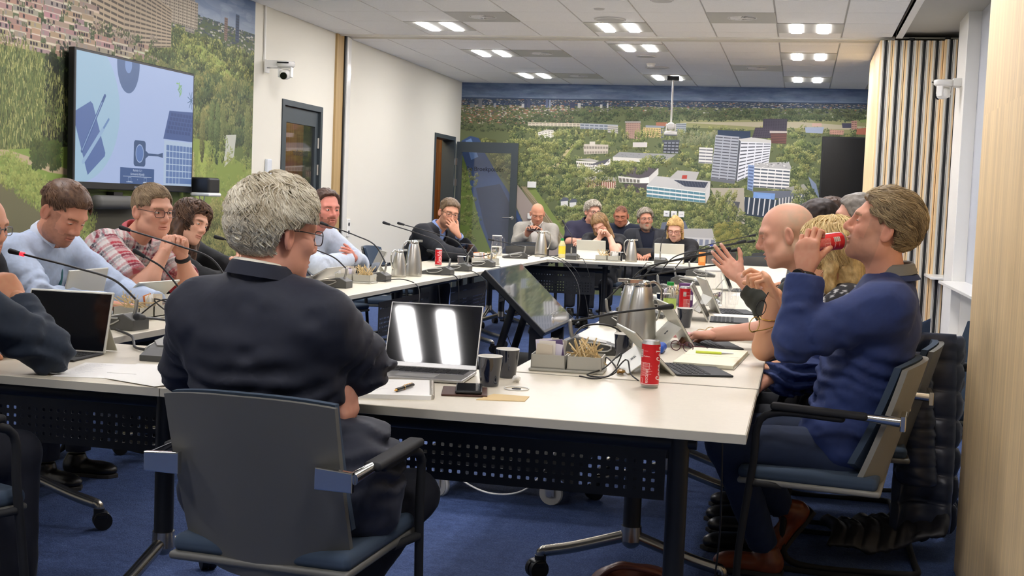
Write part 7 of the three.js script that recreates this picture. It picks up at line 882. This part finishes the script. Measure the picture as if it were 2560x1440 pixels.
person({ label: 'blonde young woman with glasses and tied up hair in black top', hip: [-1.28, 0.46, -13.22], neck: [-1.28, 0.945, -13.12], head: [-1.29, 1.065, -13.04], yaw: 0, look: [-2, 16, 0], sh: 0.16, width: 0.92, cell: 0.013, hcell: 0.005, handCell: 0.0046, skin: 0xe6b79f, glasses: { color: 0x7a2f35 }, eyes: 'down', hs: 0.98, face: { jaw: 0.9, nose: 0.9, brow: 0x9a7548, lips: 0xc06c64 },
  hair: [{ line: 'short', t: 0.012, top: 0.006, rough: 0.004, color: 0xb08a4e, color2: 0xdcb878, back: -0.12, cell: F, box: [[-0.12, -0.25, -0.16], [0.12, 0.18, 0.12]], extra: [capD(V(-0.076, 0.0, -0.035), V(-0.088, -0.2, -0.01), 0.016, 0.015), capD(V(0.076, 0.0, -0.035), V(0.088, -0.2, -0.01), 0.016, 0.015), capD(V(0, 0, -0.085), V(0, -0.16, -0.075), 0.06, 0.05), ellD(V(0, 0.135, -0.03), V(0.035, 0.026, 0.032))] }, locks({ n: 700, seed: 43, t: 0.013, top: 0.006, color: 0xb08a4e, color2: 0xe0c080, r: 0.0018, steps: 10, step: 0.011, wave: 0.6, ear: false, drop: 0.6, lift: 0.004, crown: V(0, 0.02, 0.12), brow: 0.085 })], r: { e: [-1.46, 0.8, -12.95], w: [-1.36, 0.79, -12.75], pose: { curl: relaxed } }, l: { e: [-1.1, 0.8, -12.95], w: [-1.2, 0.79, -12.75], pose: { curl: relaxed }, bare: 1 }, top: { color: 0x15151a, t: 0.008 } });
// speaking man
person({ label: 'bald man in dark olive shirt speaking with raised open palm', hip: [0.3, 0.5, -5.22], neck: [0.06, 1.075, -5.19], head: [-0.055, 1.2, -5.16], yaw: -90, look: [-93, 12, 0], sh: 0.2, shDrop: 0.06, width: 1.18, depth: 1.15, belly: 0.9, cell: 0.0095, hcell: 0.0033, handCell: 0.0032, skin: 0xdba78f, hs: 1.08, eyes: 'down', face: { chubby: 1.2, jaw: 1.12, nose: 1.15, brow: 0xa08c78, open: 0.004, neckR: 0.066, fuzz: 0xb5a890, fuzzK: 0.75, stubble: 0.12, stubbleCol: 0xb0a090 },
  l: { e: [-0.0, 0.84, -4.95], w: [-0.31, 0.79, -4.97], f: [-1, -0.05, 0], p: [0, -1, 0], pose: { curl: [0.3, 0.3, 0.35, 0.4] }, cuff: 0.62, bare: 1, thick: 1.1 }, r: { e: [-0.1, 0.86, -5.42], w: [-0.245, 1.0, -5.47], f: [-0.72, 0.66, -0.1], p: [0.12, 0.28, 1], pose: { curl: [0.06, 0.08, 0.12, 0.16], spread: 0.1, thumb: [0.75, 0.1, 0.05] }, cuff: 0.32, bare: 1 }, top: { color: 0x34362f, t: 0.011, fold: 0.008, hem: 0.03, arm: 1.16, collar: 0x3a3c35, collarR: 0.07, collarGap: 0.5 }, trousers: 0x23252b, legCell: 0.018 });
// blonde woman with glasses in hand
const bl = person({ label: 'blonde woman in black dotted top dangling glasses from her raised hand', hip: [0.32, 0.48, -4.78], neck: [0.17, 1.01, -4.74], head: [0.11, 1.14, -4.7], yaw: -90, look: [-100, 4, 0], sh: 0.165, width: 0.98, cell: 0.0105, hcell: 0.004, skin: 0xdca884, hs: 0.98, face: { jaw: 0.92, nose: 0.9, brow: 0xa37f50 },
  hair: [{ line: 'full', t: 0.02, top: 0.012, rough: 0.007, color: 0xa88850, color2: 0xdcc288, back: -0.14, box: [[-0.13, -0.22, -0.17], [0.13, 0.17, 0.11]], extra: [capD(V(0.07, 0.0, -0.02), V(0.075, -0.12, -0.01), 0.028, 0.026), capD(V(-0.07, 0, -0.02), V(-0.075, -0.12, -0.01), 0.028, 0.026), capD(V(0, 0, -0.08), V(0, -0.14, -0.07), 0.065, 0.055)] }, locks({ n: 2000, seed: 47, t: 0.0215, top: 0.012, color: 0xa08048, color2: 0xecd59c, r: 0.0016, steps: 11, step: 0.01, wave: 0.5, crown: V(0, 0.12, -0.02), ear: false, nape: -0.11, drop: 0.9, lift: 0.004, up: 0.3 })],
  l: { e: [-0.1, 0.8, -4.5], w: [-0.075, 0.995, -4.47], f: [-0.35, 0.62, 0.1], p: [-0.75, -0.55, 0.15], pose: { curl: [0.5, 0.85, 0.95, 1.0], thumb: [0.4, 0.6, 0.5] }, bare: 2, thick: 0.86 }, r: { e: [0.12, 0.78, -4.98], w: [-0.06, 0.72, -4.62], pose: { curl: relaxed } }, top: { color: 0x16161a, t: 0.008, short: 0.55, pattern: (fr) => (x, y, z) => hash3(Math.round(x * 130), Math.round(y * 130), Math.round(z * 130)) > 0.86 ? [0.5, 0.5, 0.5] : [0.012, 0.012, 0.015] } });
{ const { g, HM, arm } = bl; part('earring', [new THREE.TorusGeometry(0.024, 0.0022, 6, 30).scale(0.75, 1.25, 1).rotateY(PI / 2).translate(0.09, -0.085, 0.0).applyMatrix4(HM), new THREE.TorusGeometry(0.015, 0.002, 6, 24).scale(0.75, 1.25, 1).rotateY(PI / 2).translate(0.09, -0.09, 0.0).applyMatrix4(HM)], M(0xd9b08c, 0.25, { metalness: 1 }), g); part('bracelet', new THREE.TorusGeometry(0.038, 0.0022, 6, 30).rotateX(PI / 2 + 0.2).translate(...arm.l.w.clone().lerp(arm.l.e, 0.42).toArray()), M(0xd8b060, 0.25, { metalness: 1 }), g);
  const gs = thing('reading_glasses', 'gold and black reading glasses dangling from the raised hand', 'glasses', [-0.12, 0.985, -4.43], 0.5), m = M(0x1d1a18, 0.35), gd = M(0xd2ae62, 0.3, { metalness: 1 }); for (const [x, y] of [[0.0, -0.035], [-0.022, -0.095]]) part('rim', new THREE.TorusGeometry(0.024, 0.002, 6, 26).scale(0.8, 1.15, 1).rotateZ(-0.3).translate(x, y, 0), y < -0.05 ? gd : m, gs); part('bridge', tube([[-0.008, -0.06, 0], [-0.012, -0.065, 0.003], [-0.014, -0.07, 0]], 0.002, 6, 5), m, gs); part('temple', [tube([[0.008, -0.012, 0], [0.03, 0.03, 0.005], [0.06, 0.05, 0.01]], 0.002, 12, 5)], m, gs); part('temple', tube([[-0.03, -0.12, 0], [0.02, -0.11, 0.01], [0.075, -0.09, 0.015]], 0.002, 12, 5), gd, gs); for (const [x, y] of [[0.0, -0.035], [-0.022, -0.095]]) part('lens', new THREE.CircleGeometry(0.023, 20).scale(0.8, 1.15, 1).rotateZ(-0.3).translate(x, y, 0), mGlass, gs); }
// drinking man
const dr = person({ label: 'man in blue blazer tilting back his head to drink from a red can', hip: [0.17, 0.5, -4.22], neck: [0.3, 1.07, -4.22], head: [0.262, 1.25, -4.2], yaw: -92, look: [-91, -17, 0], sh: 0.185, shDrop: 0.065, width: 1.1, depth: 1.08, cell: 0.0085, hcell: 0.0032, handCell: 0.0031, skin: 0xd99f83, hs: 1.01, eyes: 'down', face: { brow: 0x8a7050, nose: 1.15, stubble: 0.4, stubbleCol: 0x9a8068, open: 0.002, neckR: 0.06 },
  hair: [{ t: 0.012, top: 0.008, rough: 0.004, color: 0x65533b, color2: 0x8f7a58, back: -0.085, seed: 13, freq: 60, cell: 0.004 }, locks({ n: 4200, seed: 53, t: 0.0135, top: 0.008, color: 0x66533a, color2: 0xbba680, r: 0.0013, steps: 9, step: 0.0085, wave: 0.4, crown: V(0, 0.08, 0.1), brow: 0.085, nape: -0.085, lift: 0.003, up: 0.5, clump: 0.8 })],
  l: { e: [0.005, 0.885, -4.0], w: [0.025, 1.115, -4.055], f: [0.03, 1, -0.06], p: [0.35, 0.05, -1], pose: { curl: [[0.45, 1.15, 0.8], [0.5, 1.15, 0.8], [0.5, 1.15, 0.8], [0.55, 1.15, 0.8]], thumb: [0.5, 0.9, 0.5], spread: 0.04 }, cuff: 0.16 }, r: { e: [0.12, 0.74, -4.48], w: [-0.08, 0.7, -4.4], pose: { curl: relaxed }, cuff: 0.06 },
  top: { name: 'blazer', color: 0x27386a, t: 0.013, fold: 0.012, hem: 0.13, arm: 1.16, mat: cloth(0.8, 0.3), hole: 0.058, collar: 0x77746d, collarR: 0.063, collarH: 0.045, collarGap: 0.4, jcollar: 0x24345c, jR: 0.076, jH: 0.022 }, trousers: 0x1d2a44, knees: [[-0.2, 0.52, -4.08], [-0.2, 0.52, -4.34]], feet: [[-0.06, 0.1, -4.36], [0.0, 0.2, -4.55]], footDir: [[-1, 0, -0.1], [-0.55, -0.75, 0.1]], footUp: [null, [-0.7, 0.5, 0.3]], shoeColor: 0x7a3d1e });
{ const { g, arm } = dr, ax = arm.l.w.clone().sub(arm.l.e).normalize(), q = new THREE.Quaternion().setFromUnitVectors(V(0, 0, 1), ax), c = arm.l.w.clone().lerp(arm.l.e, 0.1); part('wristwatch', [new THREE.TorusGeometry(0.031, 0.006, 8, 28).scale(1, 1, 1.6).applyQuaternion(q).translate(...c.toArray()), rod(c.clone().add(V(-0.018, 0, 0.024)), c.clone().add(V(-0.024, 0, 0.036)), 0.023, 0.021, 24)], M(0x3a3a3c, 0.25, { metalness: 0.9 }), g); part('watch_dial', rod(c.clone().add(V(-0.0245, 0, 0.037)), c.clone().add(V(-0.025, 0, 0.038)), 0.017, 0.017, 24), mBlackGloss, g);
  const cn = canGroup('red cola can held at the lips of the man in blue blazer'); cn.quaternion.setFromUnitVectors(V(0, 1, 0), V(0.8, 0.12, -0.58).normalize()); cn.position.set(0.02, 1.19, -4.09); cn.rotateY(2.6); }
// heads seen behind the speaker
person({ label: 'dark haired person in black behind the bald speaker', hip: [0.36, 0.5, -6.9], neck: [0.16, 1.1, -6.9], head: [0.09, 1.235, -6.88], yaw: -90, look: [-95, 10, 0], cell: 0.015, hcell: 0.006, skin: 0xc99374, hair: { line: 'full', t: 0.018, top: 0.006, rough: 0.004, color: 0x241a16, color2: 0x3a2a22, cell: F, back: -0.1 }, top: { color: 0x15161a }, l: { e: [0.05, 0.82, -6.7], w: [-0.1, 0.79, -6.8], pose: { curl: relaxed } } });
person({ label: 'grey haired person behind the drinking man', hip: [0.5, 0.5, -6.0], neck: [0.32, 1.12, -6.0], head: [0.255, 1.265, -5.98], yaw: -90, look: [-100, -6, 0], cell: 0.015, hcell: 0.0052, skin: 0xdba78f, glasses: { color: 0xb0a8a0 }, hair: { t: 0.012, top: 0.006, rough: 0.004, color: 0x6a625a, color2: 0x8f877c, cell: F }, top: { color: 0x2a2c33 } });
person({ label: 'brown haired person farthest along the speaker side', hip: [0.42, 0.5, -8.9], neck: [0.26, 1.14, -8.9], head: [0.2, 1.275, -8.88], yaw: -90, look: [-90, 6, 0], cell: 0.016, hcell: 0.006, skin: 0xc99374, hair: { line: 'full', t: 0.018, top: 0.008, rough: 0.007, color: 0x3d2a20, color2: 0x5d4433, cell: F }, top: { color: 0x1c1d22 }, l: { e: [0.05, 0.82, -8.7], w: [-0.1, 0.79, -8.8], pose: { curl: relaxed } } });
// ---------- coat and bags ----------
{
  // puffer coat: quilted sheet hung over the chair back and spilling to the floor
  const mCoat = M(0x2a3040, 0.36, { sheen: 0.4, sheenColor: new THREE.Color(0x6a7690) }), quilt = (fold, nu, nv, th) => { // fold(u, v) -> point and outward normal
    const P = [], I = []; for (const s of [1, -1]) for (let j = 0; j <= nv; j++) for (let i = 0; i <= nu; i++) { const u = i / nu, v = j / nv, [p, n] = fold(u, v), pv = Math.abs(Math.sin(v * PI * 7)), pu = Math.sin(u * PI), k = th * (0.25 + 0.75 * Math.sqrt(pv)) * (0.25 + 0.75 * Math.pow(pu, 0.4)) + 0.006 * noise3(u * 16, v * 34, s * 3) * pv; P.push(p.x + n.x * k * s, p.y + n.y * k * s, p.z + n.z * k * s); }
    const N = (nu + 1) * (nv + 1); for (const o of [0, N]) for (let j = 0; j < nv; j++) for (let i = 0; i < nu; i++) { const a = o + j * (nu + 1) + i, b = a + nu + 1; o ? I.push(a, b, a + 1, a + 1, b, b + 1) : I.push(a, a + 1, b, a + 1, b + 1, b); }
    const rim = []; for (let i = 0; i <= nu; i++) rim.push(i); for (let j = 1; j <= nv; j++) rim.push(j * (nu + 1) + nu); for (let i = nu - 1; i >= 0; i--) rim.push(nv * (nu + 1) + i); for (let j = nv - 1; j > 0; j--) rim.push(j * (nu + 1)); for (let i = 0; i < rim.length; i++) { const a = rim[i], b = rim[(i + 1) % rim.length]; I.push(a, a + N, b, b, a + N, b + N); }
    const g = new THREE.BufferGeometry(); g.setAttribute('position', new THREE.Float32BufferAttribute(P, 3)); g.setIndex(I); g.computeVertexNormals(); return g; };
  const c = thing('puffer_coat', 'black quilted puffer coat hanging from a chair down to the carpet', 'coat', [0.46, 0, -5.0]);
  const drape = (x0, x1, z0, z1, top, bot, bulge, ph) => (u, v) => { const y = lerp(top, bot, v), w = 1 + 0.5 * v; const x = lerp(x0, x1, u) * (0.7 + 0.3 * w) + 0.02 * Math.sin(u * 7 + ph + v * 2), z = lerp(z0, z1, u) + bulge * v * v + 0.03 * Math.sin(u * 9 + ph) * v; return [V(x, y, z), V(-(z1 - z0), 0.1, x1 - x0).normalize().multiplyScalar(1)]; };
  part('back_panel', quilt(drape(-0.08, 0.12, 0.2, 0.16, 0.86, 0.12, 0.06, 0), 14, 84, 0.03), mCoat, c); part('front_panel', quilt(drape(0.08, 0.16, 0.16, -0.02, 0.84, 0.08, 0.0, 2), 12, 84, 0.03), mCoat, c); part('front_panel', quilt(drape(0.12, 0.2, 0.0, -0.3, 0.8, 0.06, -0.03, 4), 14, 84, 0.03), mCoat, c);
  part('sleeve', quilt((u, v) => { const a = u * 2 * PI, r = 0.055 + 0.01 * v, y = lerp(0.8, 0.3, v), cx = lerp(-0.02, 0.02, v), cz = 0.24; return [V(cx + Math.cos(a) * r, y, cz + Math.sin(a) * r), V(Math.cos(a), 0, Math.sin(a))]; }, 24, 84, 0.014), mCoat, c);
  part('hem', quilt((u, v) => { const x = lerp(-0.3, 0.12, v) + 0.02 * Math.sin(u * 6), z = lerp(0.34, 0.02, u), y = 0.05 + 0.045 * Math.sin(u * PI) + 0.1 * v * v + 0.02 * noise3(u * 5, v * 5, 2); return [V(x, y, z), V(-0.2, 1, 0.1).normalize()]; }, 22, 60, 0.028), M(0x26262a, 0.5), c); part('lining', quilt((u, v) => [V(lerp(0.0, 0.06, u), lerp(0.9, 0.7, v), lerp(0.2, -0.05, u)), V(0, 0.2, 1).normalize()], 10, 30, 0.012), M(0x2a4a7a, 0.8), c);
  const leather = M(0xffffff, 0.38, { map: dataTex(128, 128, (x, y) => { const n = wrapN(x, y, 128, 128, 9) * 26 + (hash3(x, y, 4) - 0.5) * 18; return [104 + n, 52 + n * 0.7, 32 + n * 0.5]; }) });
  const b = thing('leather_bag', 'brown leather satchel standing by the wooden wall', 'bag', [1.12, 0, -9.05], 0.4); const bf = blend([ellD(V(0, 0.13, 0), V(0.15, 0.14, 0.085)), ellD(V(0, 0.26, 0), V(0.12, 0.07, 0.05))], 0.08); part('body', uvMetres(nets((x, y, z) => smax(bf(x, y, z) + 0.008 * noise3(x * 26, y * 12, z * 26), 0.004 - y, 0.01), [-0.2, -0.02, -0.14], [0.2, 0.38, 0.14], 0.01), 4), leather, b); part('flap', uvMetres(nets(((e) => (x, y, z) => smax(e(x, y, z), 0.12 - y, 0.01))(ellD(V(0, 0.2, 0.03), V(0.135, 0.13, 0.075))), [-0.2, 0.08, -0.1], [0.2, 0.36, 0.14], 0.01), 4), leather, b); part('handle', tube([[-0.07, 0.3, 0], [-0.06, 0.36, 0.01], [0, 0.385, 0.01], [0.06, 0.36, 0.01], [0.07, 0.3, 0]], 0.011, 24, 8), leather, b); part('strap', [tube([[-0.13, 0.25, 0.02], [-0.17, 0.12, 0.05], [-0.14, 0.01, 0.09]], 0.009, 16, 6)], leather, b);
  const b2 = thing('leather_bag', 'brown leather bag lying under the table beside the swivel foot', 'bag', [-0.44, 0, -3.8], 0.3); const f2 = ellD(V(0, 0.08, 0), V(0.17, 0.085, 0.1)); part('body', uvMetres(nets((x, y, z) => smax(f2(x, y, z) + 0.01 * noise3(x * 20, y * 20, z * 20), 0.003 - y, 0.01), [-0.22, -0.02, -0.15], [0.22, 0.2, 0.15], 0.01), 4), leather, b2); part('handle', tube([[-0.13, 0.12, 0.03], [-0.08, 0.17, 0.06], [0.02, 0.165, 0.07], [0.1, 0.13, 0.05]], 0.009, 18, 8), leather, b2);
  const bc = thing('equipment_case', 'flat black case lying on the carpet by the wooden wall', 'case', [1.0, 0, -7.7], 0.2); part('case', rbox(0.36, 0.12, 0.28, 0.02, 0, 0.06, 0), mBlackMatte, bc); part('handle', tube([[-0.08, 0.12, 0.05], [-0.06, 0.15, 0.06], [0.06, 0.15, 0.06], [0.08, 0.12, 0.05]], 0.009, 14, 6), mBlack, bc);
}
renderer.render(scene, camera);
